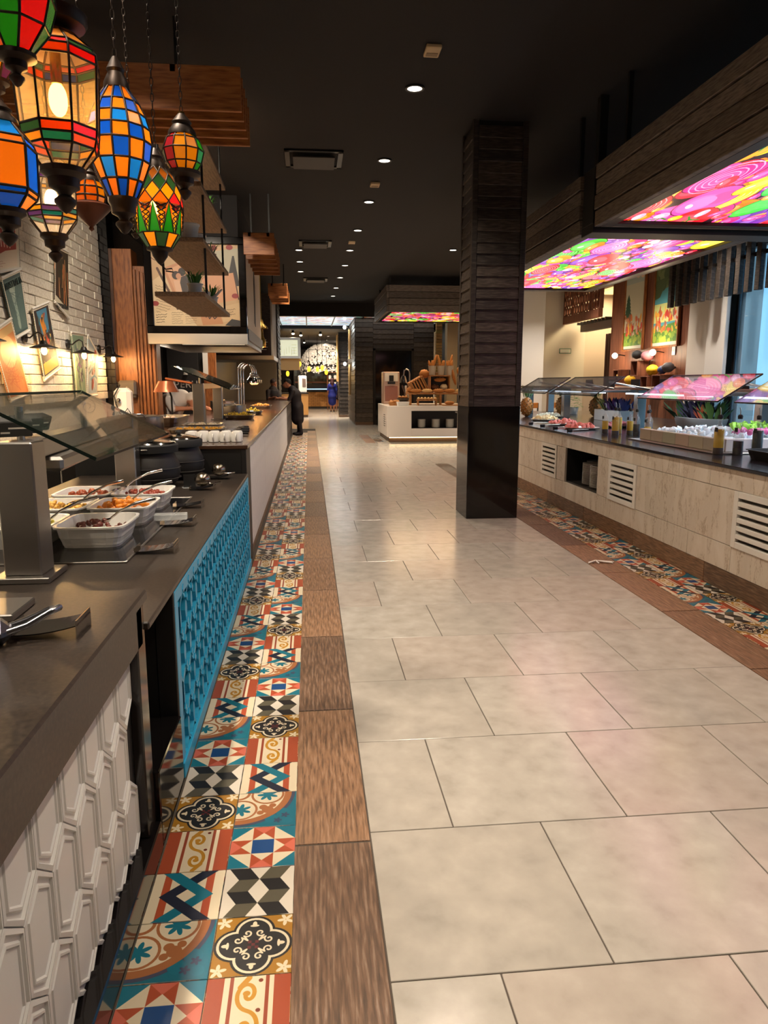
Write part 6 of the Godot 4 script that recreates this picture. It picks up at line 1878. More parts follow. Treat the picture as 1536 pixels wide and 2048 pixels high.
	part(cl, "shade", cyl(mb(), Vector3(-0.06, 0.36, 0), Vector3(-0.06, 0.5, 0), 0.17, 0.1, 6), mat(rgb(150, 84, 52), 0.35, 0.5))
	part(cl, "arm", tube(mb(), [Vector3(-0.06, 0.53, 0), Vector3(0.12, 0.5, 0.1), Vector3(0.3, 0.47, 0.2)], 0.016), mat(rgb(150, 84, 52), 0.35, 0.5))
	var mb_ := thing("menu_board", "black menu board with white PERU lettering under the hood", "board", Vector3(-2.5, 1.3, -15.08))
	part(mb_, "board", bx(Vector3(-0.3, -0.2, 0.0), Vector3(0.3, 1.4, 0.02), 0.003), mat(rgb(30, 28, 28), 0.5))
	var tm := TextMesh.new()
	tm.text = "PERU"
	tm.font_size = 24
	tm.pixel_size = 0.008
	tm.depth = 0.006
	part(mb_, "lettering", tm, mat(rgb(170, 160, 150), 0.6), Vector3(0.05, 0.12, 0.022))
	part(mb_, "emblem", lathe(mb(), [Vector2(0, 0), Vector2(0.05, 0), Vector2(0.03, 0.05), Vector2(0, 0.08)], 12, Vector3(0.05, 0.3, 0.03)), mat(rgb(120, 112, 104), 0.6))
	var nb := thing("notice_card", "narrow white notice hanging beside the black menu board", "notice", Vector3(-2.05, 1.5, -15.05))
	part(nb, "card", bx(Vector3(-0.05, 0, 0), Vector3(0.05, 0.55, 0.01), 0.001), M.white)
	part(nb, "clip", bx(Vector3(-0.02, 0.54, 0), Vector3(0.02, 0.57, 0.015), 0.001), M.steel)

# ---------------------------------------------------------------- on the right counter
func oil_bottle(at: Vector3, label: String, fill: Color, level: float, dregs: Color, s := 1.0) -> void:
	var t := thing("oil_bottle", label, "bottle", at, 0, "bottles on the salad counter")
	var g := [Vector2(0, 0), Vector2(0.034 * s, 0), Vector2(0.037 * s, 0.004), Vector2(0.037 * s, 0.17 * s), Vector2(0.03 * s, 0.195 * s), Vector2(0.014 * s, 0.215 * s), Vector2(0.013 * s, 0.255 * s), Vector2(0.016 * s, 0.26 * s), Vector2(0.0, 0.262 * s)]
	part(t, "glass_bottle", lathe(mb(), g, 18), M.bottle)
	part(t, "contents", lathe(mb(), [Vector2(0, 0.05 * s), Vector2(0.034 * s, 0.05 * s), Vector2(0.034 * s, level * s), Vector2(0, level * s)], 18), mat(fill, 0.12))
	part(t, "dregs", lathe(mb(), [Vector2(0, 0.003), Vector2(0.034 * s, 0.003), Vector2(0.034 * s, 0.05 * s), Vector2(0, 0.05 * s)], 18), mat(dregs, 0.4))
	var sp := part(t, "stopper", lathe(mb(), [Vector2(0, 0.255 * s), Vector2(0.016 * s, 0.255 * s), Vector2(0.018 * s, 0.275 * s), Vector2(0.012 * s, 0.285 * s), Vector2(0, 0.285 * s)], 14), M.rubber)
	part(sp, "pourer", tube(mb(), [Vector3(0, 0.28 * s, 0), Vector3(0, 0.31 * s, 0), Vector3(-0.008, 0.335 * s, 0)], 0.004, 6), M.steel)
	part(t, "hang_tag", bx(Vector3(-0.042 * s, 0.165 * s, 0.01), Vector3(-0.038 * s, 0.195 * s, 0.05), 0.001), M.black)

func leaf_clump(n: int, r: float, h: float, w: float, seed_: int) -> SurfaceTool:
	var q := RandomNumberGenerator.new()
	q.seed = seed_
	var st := mb()
	for i in n:
		var a := q.randf() * TAU
		var o := Vector3(cos(a), 0, sin(a))
		var b := o * r * q.randf() * 0.6
		var L := h * q.randf_range(0.5, 1.0)
		var tip := b + o * r * q.randf_range(0.2, 1.0) + Vector3(0, L, 0)
		var mid := (b + tip) * 0.5 + Vector3(0, L * 0.15, 0)
		var sd := o.cross(Vector3.UP) * w
		var nn := (o + Vector3.UP).normalized()
		quad(st, b, mid - sd, tip, mid + sd, nn)
	return st

func right_counter_things() -> void:
	var Y := 0.89
	# sneeze guard row: posts, beam and slanted panes
	var g := thing("sneeze_guard", "long sneeze guard with slanted glass panes over the salad counter", "sneeze guard", Vector3(4.05, Y, -8.5))
	for zz in [-13.2, -11.28, -8.66, -6.18, -4.0]:
		part(g, "post", bx(Vector3(-0.055, 0, zz + 8.5 - 0.055), Vector3(0.055, 0.47, zz + 8.5 + 0.055), 0.004), M.steel)
		part(g, "bracket", bx(Vector3(-0.75, 0.44, zz + 8.5 - 0.02), Vector3(0, 0.47, zz + 8.5 + 0.02), 0.003), M.steel)
	for zz in [-14.0, -10.06, -8.1, -5.4]:
		part(g, "rear_post", bx(Vector3(0.6, 0, zz + 8.5 - 0.06), Vector3(0.72, 0.47, zz + 8.5 + 0.06), 0.004), M.steel)
	part(g, "shelf", bx(Vector3(-0.12, 0.47, -5.5), Vector3(0.78, 0.5, 5.0), 0.004), M.shelf_wood)
	for zz in [-12.2, -9.9, -7.4, -5.1]:
		part(g, "lamp_strip", bx(Vector3(-0.35, 0.425, zz + 8.5 - 0.9), Vector3(-0.3, 0.44, zz + 8.5 + 0.9), 0.0), glow(Color(0.86, 0.93, 1.0), 3.0))
		area(Vector3(-0.325, 0.415, zz + 8.5), Vector2(0.05, 1.8), Color(0.84, 0.92, 1.0), 0.55, g)
	var panes := [[-5.16, -3.75], [-6.79, -5.39], [-9.43, -7.89], [-11.0, -9.6]]
	for k in 4:
		var z0: float = panes[k][0] + 8.5
		var z1: float = panes[k][1] + 8.5
		var A := Vector3(3.15 - 4.05, 1.30 - Y, 0)
		var B := Vector3(3.5 - 4.05, 1.51 - Y, 0)
		var nn := Vector3(-(B.y - A.y), B.x - A.x, 0).normalized()
		var st := mb()
		for e in [0.0, 0.01]:
			quad(st, A + nn * e + Vector3(0, 0, z0), B + nn * e + Vector3(0, 0, z0), B + nn * e + Vector3(0, 0, z1), A + nn * e + Vector3(0, 0, z1), nn if e > 0 else -nn)
		part(g, "glass_pane", st, pane(rgb(120, 140, 140), 0.2))
		var ed := mb()
		for e in [[A, z0, A, z1], [B, z0, B, z1], [A, z0, B, z0], [A, z1, B, z1]]:
			var a: Vector3 = e[0] + Vector3(0, 0, e[1])
			var b: Vector3 = e[2] + Vector3(0, 0, e[3])
			tube(ed, [a + nn * 0.005, b + nn * 0.005], 0.0065, 5)
		part(g, "glass_edge", ed, M.glass_edge)
		for zz in [z0 + 0.25, z1 - 0.25]: part(g, "glass_arm", cyl(mb(), Vector3(-0.12, 0.48, zz), (A + B) / 2 + Vector3(0.1, 0.05, zz), 0.012, 0.012), M.steel)
	# black tag cards on the shelf
	for k in 9:
		var t := thing("tag_card", "%s small black tag card standing on the sneeze guard shelf, counted from the front" % ORD[k], "card", Vector3(4.0, Y + 0.5, -4.2 - k * 0.75), -PI / 2 + 0.15, "tag cards on the shelf")
		part(t, "card", bx(Vector3(-0.09, 0, 0), Vector3(0.09, 0.1, 0.012), 0.002), M.black)
		part(t, "easel", bx(Vector3(-0.02, 0, -0.05), Vector3(0.02, 0.06, -0.002), 0.001), M.black)
	# oil and vinegar bottles
	var oil := rgb(206, 168, 16)
	oil_bottle(Vector3(3.27, Y, -7.82), "oil bottle with brown dregs, first of the left bottle group", oil, 0.14, rgb(56, 32, 16))
	oil_bottle(Vector3(3.25, Y, -7.5), "oil bottle filled to the shoulder, second of the left group", oil, 0.185, rgb(40, 20, 14), 1.05)
	oil_bottle(Vector3(3.4, Y, -7.76), "narrow bright oil bottle, third of the left group", rgb(196, 164, 10), 0.18, rgb(150, 120, 10))
	oil_bottle(Vector3(3.44, Y, -7.56), "half clouded oil bottle, fourth of the left group", oil, 0.15, rgb(76, 66, 20))
	oil_bottle(Vector3(3.42, Y, -7.36), "dark vinegar bottle, fifth of the left group", rgb(44, 30, 20), 0.13, rgb(20, 14, 12))
	oil_bottle(Vector3(3.5, Y, -7.24), "red-brown vinegar bottle, sixth of the left group", rgb(84, 44, 36), 0.16, rgb(60, 26, 26))
	oil_bottle(Vector3(3.4, Y, -7.06), "half-full yellow oil bottle at the corner of the ice display", oil, 0.12, rgb(40, 30, 16))
	oil_bottle(Vector3(3.2, Y, -5.42), "large yellow oil bottle with dark herbs in the right group", oil, 0.18, rgb(60, 34, 24), 1.1)
	oil_bottle(Vector3(3.34, Y, -5.38), "clear bottle with dark peppercorns in the right group", rgb(38, 22, 22), 0.1, rgb(40, 22, 22), 1.1)
	oil_bottle(Vector3(3.42, Y, -5.26), "black vinegar bottle nearest the right frame edge", rgb(14, 12, 14), 0.18, rgb(12, 10, 12), 1.1)
	# ice display edged with stone blocks
	var t := thing("ice_display", "chilled display edged with pale stone blocks", "display", Vector3(3.75, Y, -6.25))
	part(t, "tray", bx(Vector3(-0.58, 0.0, -0.75), Vector3(0.5, 0.012, 0.85), 0.002), M.steel)
	for k in 6:
		var zz := -0.66 + k * 0.235
		part(t, "stone_block", bx(Vector3(-0.5, 0.012, zz), Vector3(-0.44, 0.115, zz + 0.23), 0.004), mat(rgb(176 - 6 * (k % 3), 160 - 5 * (k % 2), 140), 0.7))
	for k in 4: part(t, "stone_block", bx(Vector3(-0.44 + k * 0.22, 0.012, 0.69), Vector3(-0.225 + k * 0.22, 0.115, 0.75), 0.004), mat(rgb(196, 196, 198), 0.6))
	part(t, "ice_bed", bx(Vector3(-0.44, 0.012, -0.7), Vector3(0.45, 0.09, 0.69), 0.004), mat(rgb(214, 226, 232), 0.3))
	var ice := heap(0.85, 1.3, 0.05, 150, 0.03, 501, 0.6)
	solo("crushed_ice", ice, mat(rgb(216, 232, 240), 0.25), "bluish crushed ice and ruffled foil inside the stone-edged display", "ice", Vector3(3.75, Y + 0.1, -6.25)).set_meta("kind", "stuff")
	solo("lettuce", heap(0.3, 0.3, 0.07, 26, 0.045, 502, 0.4), mat(rgb(140, 200, 70), 0.5), "light green lettuce leaves lying on the crushed ice", "lettuce", Vector3(3.85, Y + 0.15, -6.0)).set_meta("kind", "stuff")
	solo("radish_salad", heap(0.3, 0.26, 0.05, 30, 0.025, 503, 0.7), mat(rgb(190, 90, 140), 0.5), "pink radish salad at the front corner of the ice", "salad", Vector3(3.7, Y + 0.14, -5.72)).set_meta("kind", "stuff")
	# long white planter bowl with leaves and flowers
	t = thing("planter_bowl", "long white boat-shaped planter with dark leaves and orange flowers", "planter", Vector3(4.25, Y, -7.6))
	part(t, "stand", bx(Vector3(-0.16, 0.0, -0.3), Vector3(0.16, 0.02, 0.3), 0.003), M.darkmetal)
	part(t, "bowl", lathe(mb(), [Vector2(0, 0.02), Vector2(0.3, 0.02), Vector2(0.42, 0.1), Vector2(0.46, 0.18), Vector2(0.45, 0.185), Vector2(0.4, 0.12), Vector2(0, 0.1)], 28, Vector3.ZERO, Vector2(0.4, 1.0)), M.white)
	for k in 3: part(t, "foliage", leaf_clump(60, 0.2, 0.28, 0.022, 60 + k), [M.leaf2, mat(rgb(50, 40, 70), 0.6), mat(rgb(96, 130, 60), 0.6)][k], Vector3(0, 0.13, -0.25 + k * 0.25)).set_meta("kind", "stuff")
	part(t, "flowers", leaf_clump(30, 0.1, 0.2, 0.03, 66), mat(rgb(206, 84, 34), 0.6), Vector3(-0.05, 0.14, 0.2)).set_meta("kind", "stuff")
	part(t, "flowers", leaf_clump(30, 0.1, 0.24, 0.03, 67), mat(rgb(70, 40, 90), 0.6), Vector3(0.0, 0.16, 0.0)).set_meta("kind", "stuff")
	# planter with purple flowers further back
	t = thing("flower_box", "white box planter with green and purple flowers behind the bottles", "planter", Vector3(4.5, Y, -10.4))
	part(t, "box", bx(Vector3(-0.15, 0, -0.45), Vector3(0.15, 0.16, 0.45), 0.006), M.white)
	for k in 3: part(t, "foliage", leaf_clump(60, 0.17, 0.22, 0.03, 80 + k), [mat(rgb(120, 130, 70), 0.6), mat(rgb(84, 40, 110), 0.6), mat(rgb(90, 90, 150), 0.6)][k], Vector3(0, 0.13, -0.25 + k * 0.25)).set_meta("kind", "stuff")
	# platters of cold cuts and tongs
	var pl := [[Vector3(3.3, Y, -8.6), rgb(222, 130, 120), "platter of pink cold cuts next to the bottles"], [Vector3(3.4, Y, -9.5), rgb(226, 140, 130), "platter of folded ham in the middle of the counter"], [Vector3(3.9, Y, -8.9), rgb(226, 150, 150), "dark slate of sliced sausage behind the cold cuts"], [Vector3(3.5, Y, -10.6), rgb(232, 214, 160), "bowl-like platter of pale yellow corn salad near the column"], [Vector3(3.9, Y, -11.6), rgb(226, 226, 200), "platter of white cheese cubes near the column"]]
	for i in pl.size():
		solo("platter", lathe(mb(), [Vector2(0, 0), Vector2(0.16, 0), Vector2(0.21, 0.02), Vector2(0.215, 0.024), Vector2(0.16, 0.012), Vector2(0, 0.01)], 26), M.porcelain if i != 2 else M.black, pl[i][2], "platter", pl[i][0], "platters on the salad counter")
		solo("cold_cuts", heap(0.3, 0.3, 0.05, 46, 0.03, 520 + i, 0.5), mat(pl[i][1], 0.5), "food piled on the " + pl[i][2].replace(" of ", " with "), "food", pl[i][0] + Vector3(0, 0.022, 0)).set_meta("kind", "stuff")
	for k in 4:
		var tg := thing("serving_tongs", "%s black-tipped steel tongs at the salad counter's front edge" % ["nearest", "second", "third", "farthest"][k], "tongs", Vector3(3.02, Y, -8.2 - k * 0.5), 0.4, "tongs on the salad counter")
		for s in [-1.0, 1.0]: part(tg, "steel_arm", tube(mb(), [Vector3(0.0, 0.012, s * 0.006), Vector3(0.12, 0.018, s * 0.022), Vector3(0.26, 0.014, s * 0.012)], 0.006, 6), M.steel)
		part(tg, "black_tip", cyl(mb(), Vector3(-0.05, 0.012, 0), Vector3(0.01, 0.012, 0), 0.014, 0.014), M.rubber)
	var bb := thing("black_tray", "black rectangular tray with glass jars at the right frame edge", "tray", Vector3(3.45, Y, -4.85))
	part(bb, "tray", pan_mesh(0.5, 0.55, 0.075), M.black)
	for k in 4: solo("spice_jar", lathe(mb(), [Vector2(0, 0), Vector2(0.03, 0), Vector2(0.03, 0.08), Vector2(0.02, 0.09), Vector2(0.022, 0.11), Vector2(0, 0.11)], 14), M.bottle if k % 2 == 0 else M.chrome, ["glass spice jar", "steel spice jar", "second glass spice jar", "second steel spice jar"][k] + " standing in the black tray", "jar", Vector3(3.35 + 0.12 * (k % 2), Y + 0.012, -4.97 + 0.13 * (k / 2)), "jars in the black tray")
	# pineapples and a green cone plant
	for k in 3:
		var p := thing("pineapple", ["pineapple nearest the column on the salad counter", "pineapple beside the green cone plant", "pineapple half hidden behind the middle guard post"][k], "pineapple", [Vector3(3.6, Y, -11.9), Vector3(4.45, Y, -12.6), Vector3(4.75, Y, -11.8)][k], k * 1.1, "pineapples")
		part(p, "fruit", ball(mb(), Vector3(0, 0.16, 0), Vector3(0.1, 0.16, 0.1), 14, 10, 0.12, k), mat(rgb(150, 96, 30), 0.6))
		var sc := mb()
		for i in 60:
			var y := 0.03 + 0.26 * i / 60.0
			var a := i * 2.4
			var rr := 0.1 * sqrt(maxf(0.05, 1.0 - pow((y - 0.16) / 0.16, 2)))
			X = Transform3D(Basis(Vector3.UP, -a), Vector3(cos(a) * rr, y, sin(a) * rr))
			cyl(sc, Vector3(0, 0, 0), Vector3(0.014, 0.003, 0), 0.017, 0.002, 5, false)
		X = Transform3D.IDENTITY
		part(p, "scales", sc, mat(rgb(120, 84, 34), 0.6))
		part(p, "crown", leaf_clump(34, 0.1, 0.24, 0.014, 30 + k), M.leaf2, Vector3(0, 0.3, 0)).set_meta("kind", "stuff")
	t = thing("cone_plant", "bright green cone-shaped plant in a white tub", "plant", Vector3(4.75, Y, -12.9))
	part(t, "tub", lathe(mb(), [Vector2(0, 0), Vector2(0.1, 0), Vector2(0.12, 0.12), Vector2(0.11, 0.12), Vector2(0, 0.1)], 18), M.white)
	var cp := mb()
	for i in 300:
		var y := rng.randf() * 0.42
		var a := rng.randf() * TAU
		var r := 0.17 * (1.0 - y / 0.46)
		var c := Vector3(cos(a) * r, 0.12 + y, sin(a) * r)
		var o := Vector3(cos(a), 0.3, sin(a)).normalized()
		var sd := o.cross(Vector3.UP).normalized() * 0.025
		tri(cp, c - sd, c + sd, c + o * 0.05 + Vector3(0, -0.02, 0), o)
	part(t, "leaves", cp, mat(rgb(60, 160, 60), 0.6)).set_meta("kind", "stuff")
	# cups and jars on the rear of the counter
	for k in 6: solo("ramekin", lathe(mb(), [Vector2(0, 0), Vector2(0.035, 0), Vector2(0.045, 0.06), Vector2(0.04, 0.06), Vector2(0.03, 0.01), Vector2(0, 0.01)], 14), M.porcelain, "small ramekin in the row left of the boat-shaped planter", "ramekin", Vector3(3.75 + 0.1 * (k % 3), Y, -7.35 - 0.11 * (k / 3)), "ramekins by the planter")
	# chairs behind with yellow seats
	for k in 3:
		var c := thing("cafe_chair", "%s wooden chair with a mustard seat beyond the salad counter" % ["left", "middle", "right"][k], "chair", Vector3(4.3 + 0.62 * k, 0, -15.4 - 0.2 * k), 0.3, "mustard chairs")
		part(c, "seat", box(mb(), Vector3(0, 0.46, 0), Vector3(0.44, 0.06, 0.44), 0.02), mat(rgb(196, 130, 30), 0.7))
		part(c, "backrest", box(mb(), Vector3(0, 0.95, -0.2), Vector3(0.42, 0.12, 0.03), 0.01), mat(rgb(176, 110, 40), 0.6))
		part(c, "backrest", box(mb(), Vector3(0, 0.75, -0.2), Vector3(0.42, 0.08, 0.03), 0.01), mat(rgb(176, 110, 40), 0.6))
		for s in [[-0.2, -0.2, 1.0], [0.2, -0.2, 1.0], [-0.2, 0.2, 0.44], [0.2, 0.2, 0.44]]: part(c, "leg", cyl(mb(), Vector3(s[0], 0, s[1]), Vector3(s[0], s[2], s[1]), 0.018, 0.018, 10), M.slat0)
	# toy shelf and lamps on the wood wall
	var cubes := [[-14.75, 1.58, 0.26], [-13.9, 1.72, 0.3], [-13.45, 1.42, 0.3], [-12.95, 1.42, 0.34]]
	for k in 4:
		var cb := thing("wall_cube", ["leftmost open wooden cube on the wood wall", "highest open wooden cube on the wood wall", "slatted dark cube under the pictures", "rightmost slatted cube under the pictures"][k], "shelf", Vector3(6.45, cubes[k][1], cubes[k][0]), 0, "cubes on the wood wall")
		var s: float = cubes[k][2] / 2
		part(cb, "back", bx(Vector3(0.12, -s, -s), Vector3(0.14, s, s)), M.slat1)
		for e in [[-s, -s, -s + 0.02, s], [s - 0.02, -s, s, s]]:
			part(cb, "board", bx(Vector3(-0.12, e[0], -s), Vector3(0.12, e[2], s)), M.wall_wood)
			part(cb, "side", bx(Vector3(-0.12, -s + 0.02, e[0]), Vector3(0.12, s - 0.02, e[2])), M.wall_wood)
	var toys := [[rgb(216, 170, 90), -14.75, 1.58, 0.1, "cream ball ornament inside the leftmost wall cube"], [rgb(222, 170, 20), -14.3, 1.5, 0.12, "yellow round ornament between the wall cubes"], [rgb(190, 120, 130), -13.6, 1.95, 0.13, "pink dome ornament beside the highest wall cube"], [rgb(216, 176, 20), -13.35, 1.68, 0.13, "yellow soft ornament on the slatted cube"], [rgb(40, 60, 110), -12.95, 1.68, 0.1, "dark blue ornament on the rightmost cube"], [rgb(90, 84, 84), -12.75, 1.72, 0.12, "grey ornament at the right end of the cubes"], [rgb(60, 60, 60), -14.05, 1.99, 0.11, "dark ornament on top of the highest cube"]]
	for a in toys:
		var ty := thing("wall_ornament", a[4], "ornament", Vector3(6.45, a[2], a[1]), 0, "ornaments on the wood wall")
		part(ty, "body", ball(mb(), Vector3.ZERO, Vector3(a[3] * 0.9, a[3] * 0.75, a[3]), 14, 10, 0.2, int(a[2] * 100)), mat(a[0], 0.7))
		part(ty, "mount", cyl(mb(), Vector3(0.0, 0, 0), Vector3(0.14, 0, 0), 0.02, 0.02, 8), M.slat1)
	for k in 2:
		var wl := thing("spot_lamp", ["left small white spotlight on the wood wall", "right small white spotlight on the wood wall"][k], "spotlight", Vector3(6.58, 2.0, [-14.9, -13.2][k]), 0, "spotlights on the wood wall")
		part(wl, "arm", tube(mb(), [Vector3(0, 0, 0), Vector3(-0.12, 0.02, 0), Vector3(-0.2, 0, 0)], 0.01), M.darkmetal)
		part(wl, "lamp_head", ball(mb(), Vector3(-0.22, 0, 0), Vector3(0.06, 0.06, 0.06)), glow(Color(1, 0.95, 0.85), 5.0))
		omni(Vector3(-0.22, 0, 0), Color(1.0, 0.9, 0.75), 0.5, 0.05, wl)
	var so := thing("wall_socket", "cream socket plate on the wood wall below the right picture", "socket", Vector3(6.595, 2.02, -12.85), -PI / 2)
	part(so, "plate", bx(Vector3(-0.06, -0.08, 0), Vector3(0.06, 0.08, 0.012), 0.003), M.white)
	part(so, "outlet", bx(Vector3(-0.02, -0.02, 0.012), Vector3(0.02, 0.02, 0.016), 0.002), mat(rgb(190, 180, 160), 0.5))

# ---------------------------------------------------------------- bread island
func loaf(n: String, label: String, at: Vector3, size: Vector3, rot: Vector3, m: Material, group: String, slashes := 3) -> void:
	var t := thing(n, label, "bread", at, 0.0, group)
	X = rotx(rot, Vector3.ZERO)
	part(t, "crust", ball(mb(), Vector3.ZERO, size, 14, 9, 0.12, int(size.x * 1000) + slashes), m)
	if slashes > 0:
		var st := mb()
		for k in slashes:
			var u := (k + 0.5) / slashes * 1.4 - 0.7
			var h := sqrt(maxf(0.05, 1.0 - u * u))
			tube(st, [Vector3(u * size.x - 0.015, size.y * h * 0.9, -size.z * 0.4 * h), Vector3(u * size.x, size.y * h * 1.02, 0), Vector3(u * size.x + 0.015, size.y * h * 0.9, size.z * 0.4 * h)], 0.007, 5)
		part(t, "score_mark", st, M.bread_pale)
	X = Transform3D.IDENTITY

func crate(label: String, at: Vector3, sz: Vector3, rot: Vector3) -> void:
	var t := thing("wooden_crate", label, "crate", at, 0, "wooden crates")
	X = rotx(rot, Vector3.ZERO)
	var h := sz / 2
	part(t, "crate_back", box(mb(), Vector3(0, h.y, -h.z), Vector3(sz.x, sz.y, 0.015), 0.002), M.slat0)
	for s in [-1.0, 1.0]:
		part(t, "side_board", box(mb(), Vector3(s * h.x, h.y, 0), Vector3(0.025, sz.y, sz.z), 0.003), M.crate)
	for y in [0.0125, sz.y - 0.0125]: part(t, "board", box(mb(), Vector3(0, y, 0), Vector3(sz.x, 0.025, sz.z), 0.003), M.crate)
	X = Transform3D.IDENTITY

func bread_island() -> void:
	var t := thing("bread_island", "white quartz bread island with a lit plinth and a plate niche", "counter", Vector3(3.25, 0, -19.1))
	var z0 := 1.25
	var z1 := -1.2
	var x0 := -1.35
	var x1 := 1.35
	# front with a niche
	var nx0 := -0.75
	var nx1 := 0.9
	part(t, "side_block", bx(Vector3(x0, 0.12, z1), Vector3(nx0, 0.88, z0), 0.006), M.quartz)
	part(t, "side_block", bx(Vector3(nx1, 0.12, z1), Vector3(x1, 0.88, z0), 0.006), M.quartz)
	part(t, "top_slab", bx(Vector3(nx0, 0.76, z1), Vector3(nx1, 0.88, z0), 0.004), M.quartz)
	part(t, "bottom_slab", bx(Vector3(nx0, 0.12, z1), Vector3(nx1, 0.33, z0), 0.004), M.quartz)
	part(t, "niche_back", bx(Vector3(nx0, 0.33, z1), Vector3(nx1, 0.76, z0 - 0.45), 0.0), M.black)
	part(t, "niche_lining", bx(Vector3(nx0, 0.33, z0 - 0.45), Vector3(nx1, 0.335, z0 - 0.01), 0.0), M.black)
	for e in [nx0, nx1 - 0.01]: part(t, "niche_lining", bx(Vector3(e, 0.335, z0 - 0.45), Vector3(e + 0.01, 0.76, z0 - 0.01), 0.0), M.black)
	part(t, "plinth", bx(Vector3(x0 + 0.05, 0, z1), Vector3(x1 - 0.05, 0.1, z0 - 0.05), 0.004), M.plank1)
	part(t, "light_strip", bx(Vector3(x0 + 0.05, 0.1, z0 - 0.05), Vector3(x1, 0.118, z0 - 0.03), 0.0), glow(Color(1.0, 0.9, 0.66), 5.0))
	for k in 6: part(t, "vent_slot", bx(Vector3(x0 - 0.003, 0.36 + k * 0.055, 0.35), Vector3(x0 + 0.01, 0.378 + k * 0.055, 0.75), 0.0), M.black)
	area(Vector3(0, 0.096, z0 - 0.02), Vector2(2.6, 0.04), Color(1.0, 0.85, 0.6), 0.12, t)
	var pm: Mesh = lathe(mb(), [Vector2(0.0, 0.0), Vector2(0.06, 0.0), Vector2(0.07, 0.006), Vector2(0.105, 0.02), Vector2(0.107, 0.023), Vector2(0.07, 0.012), Vector2(0.0, 0.008)], 18).commit()
	for s in 3:
		for k in 12: solo("plate", pm, M.porcelain, "white plate in the %s stack inside the bread island's niche" % ["left", "middle", "right"][s], "plate", Vector3(2.78 + s * 0.36, 0.336 + k * 0.017, -18.05), "plates in the bread island")
	var Y := 0.88
	# toaster tower, chrome bread lamp, platform table
	var m := thing("toaster_tower", "tall steel conveyor toaster on the bread island's left end", "toaster", Vector3(2.2, Y, -19.9))
	part(m, "body", bx(Vector3(-0.22, 0.0, -0.25), Vector3(0.22, 0.85, 0.25), 0.012), mat(rgb(196, 168, 150), 0.3, 0.6))
	part(m, "control_panel", bx(Vector3(-0.18, 0.6, 0.25), Vector3(0.18, 0.82, 0.26), 0.003), mat(rgb(206, 200, 190), 0.4))
	part(m, "dark_chute", bx(Vector3(-0.06, 0.56, 0.255), Vector3(0.06, 0.76, 0.275), 0.006), M.black)
	part(m, "dark_tray", bx(Vector3(-0.1, 0.53, 0.255), Vector3(0.1, 0.6, 0.3), 0.006), M.black)
	part(m, "glass_door", bx(Vector3(-0.17, 0.08, 0.25), Vector3(0.17, 0.48, 0.262), 0.006), mat(rgb(160, 110, 96), 0.2, 0.4))
	m = thing("bread_warmer", "chrome arched warming lamp over a jar of pastries", "warmer", Vector3(2.55, Y, -19.2))
	part(m, "arch", tube(mb(), [Vector3(0.08, 0.3, 0), Vector3(0.08, 0.8, 0), Vector3(0.06, 0.88, 0), Vector3(0.0, 0.92, 0), Vector3(-0.06, 0.88, 0), Vector3(-0.08, 0.75, 0)], 0.016), M.chrome)
	part(m, "shade", lathe(mb(), [Vector2(0.1, 0.56), Vector2(0.09, 0.62), Vector2(0.05, 0.74), Vector2(0, 0.75)], 20, Vector3(-0.08, 0, 0)), M.chrome)
	part(m, "pillar", lathe(mb(), [Vector2(0, 0.0), Vector2(0.1, 0.0), Vector2(0.07, 0.04), Vector2(0.06, 0.3), Vector2(0.12, 0.46), Vector2(0.12, 0.5), Vector2(0, 0.5)], 20), M.chrome)
	m = thing("platform_table", "low wooden platform carrying the bread display", "table", Vector3(3.25, Y, -18.9))
	part(m, "table_top", bx(Vector3(-0.72, 0.27, -0.35), Vector3(0.9, 0.31, 0.35), 0.005), M.crate)
	for e in [[-0.68, 0.3], [0.86, 0.3], [-0.68, -0.3], [0.86, -0.3], [0.1, 0.3]]: part(m, "leg", bx(Vector3(e[0] - 0.03, 0, e[1] - 0.03), Vector3(e[0] + 0.03, 0.27, e[1] + 0.03), 0.004), M.crate)
	var P := Y + 0.31
	crate("open wooden crate of loaves standing in the middle of the bread display", Vector3(3.35, P + 0.02, -18.85), Vector3(0.5, 0.42, 0.34), Vector3.ZERO)
	loaf("loaf", "golden oval loaf lying on top inside the open crate", Vector3(3.37, P + 0.33, -18.8), Vector3(0.16, 0.055, 0.08), Vector3(0, 0, 0.05), M.bread, "loaves in the crate")
	loaf("loaf", "dark rye loaf in the open crate's left half", Vector3(3.24, P + 0.13, -18.8), Vector3(0.13, 0.08, 0.09), Vector3(0, 0, -0.3), M.bread_dark, "loaves in the crate", 2)
	loaf("loaf", "floured white round loaf in the open crate's right half", Vector3(3.47, P + 0.14, -18.78), Vector3(0.1, 0.085, 0.09), Vector3.ZERO, mat(rgb(226, 206, 176), 0.7), "loaves in the crate", 2)
	crate("tilted slatted crate leaning on the left of the bread display", Vector3(2.86, P + 0.04, -18.8), Vector3(0.36, 0.34, 0.26), Vector3(0, 0.2, 0.5))
	m = thing("crate_slats", "wooden slats nailed across the tilted crate", "slats", Vector3(2.86, P + 0.04, -18.65), 0)
	for k in 5:
		X = rotx(Vector3(0, 0.2, 0.5), Vector3.ZERO)
		part(m, "slat", box(mb(), Vector3(-0.15 + k * 0.075, 0.17, 0.02), Vector3(0.04, 0.36, 0.015), 0.003), M.crate)
	X = Transform3D.IDENTITY
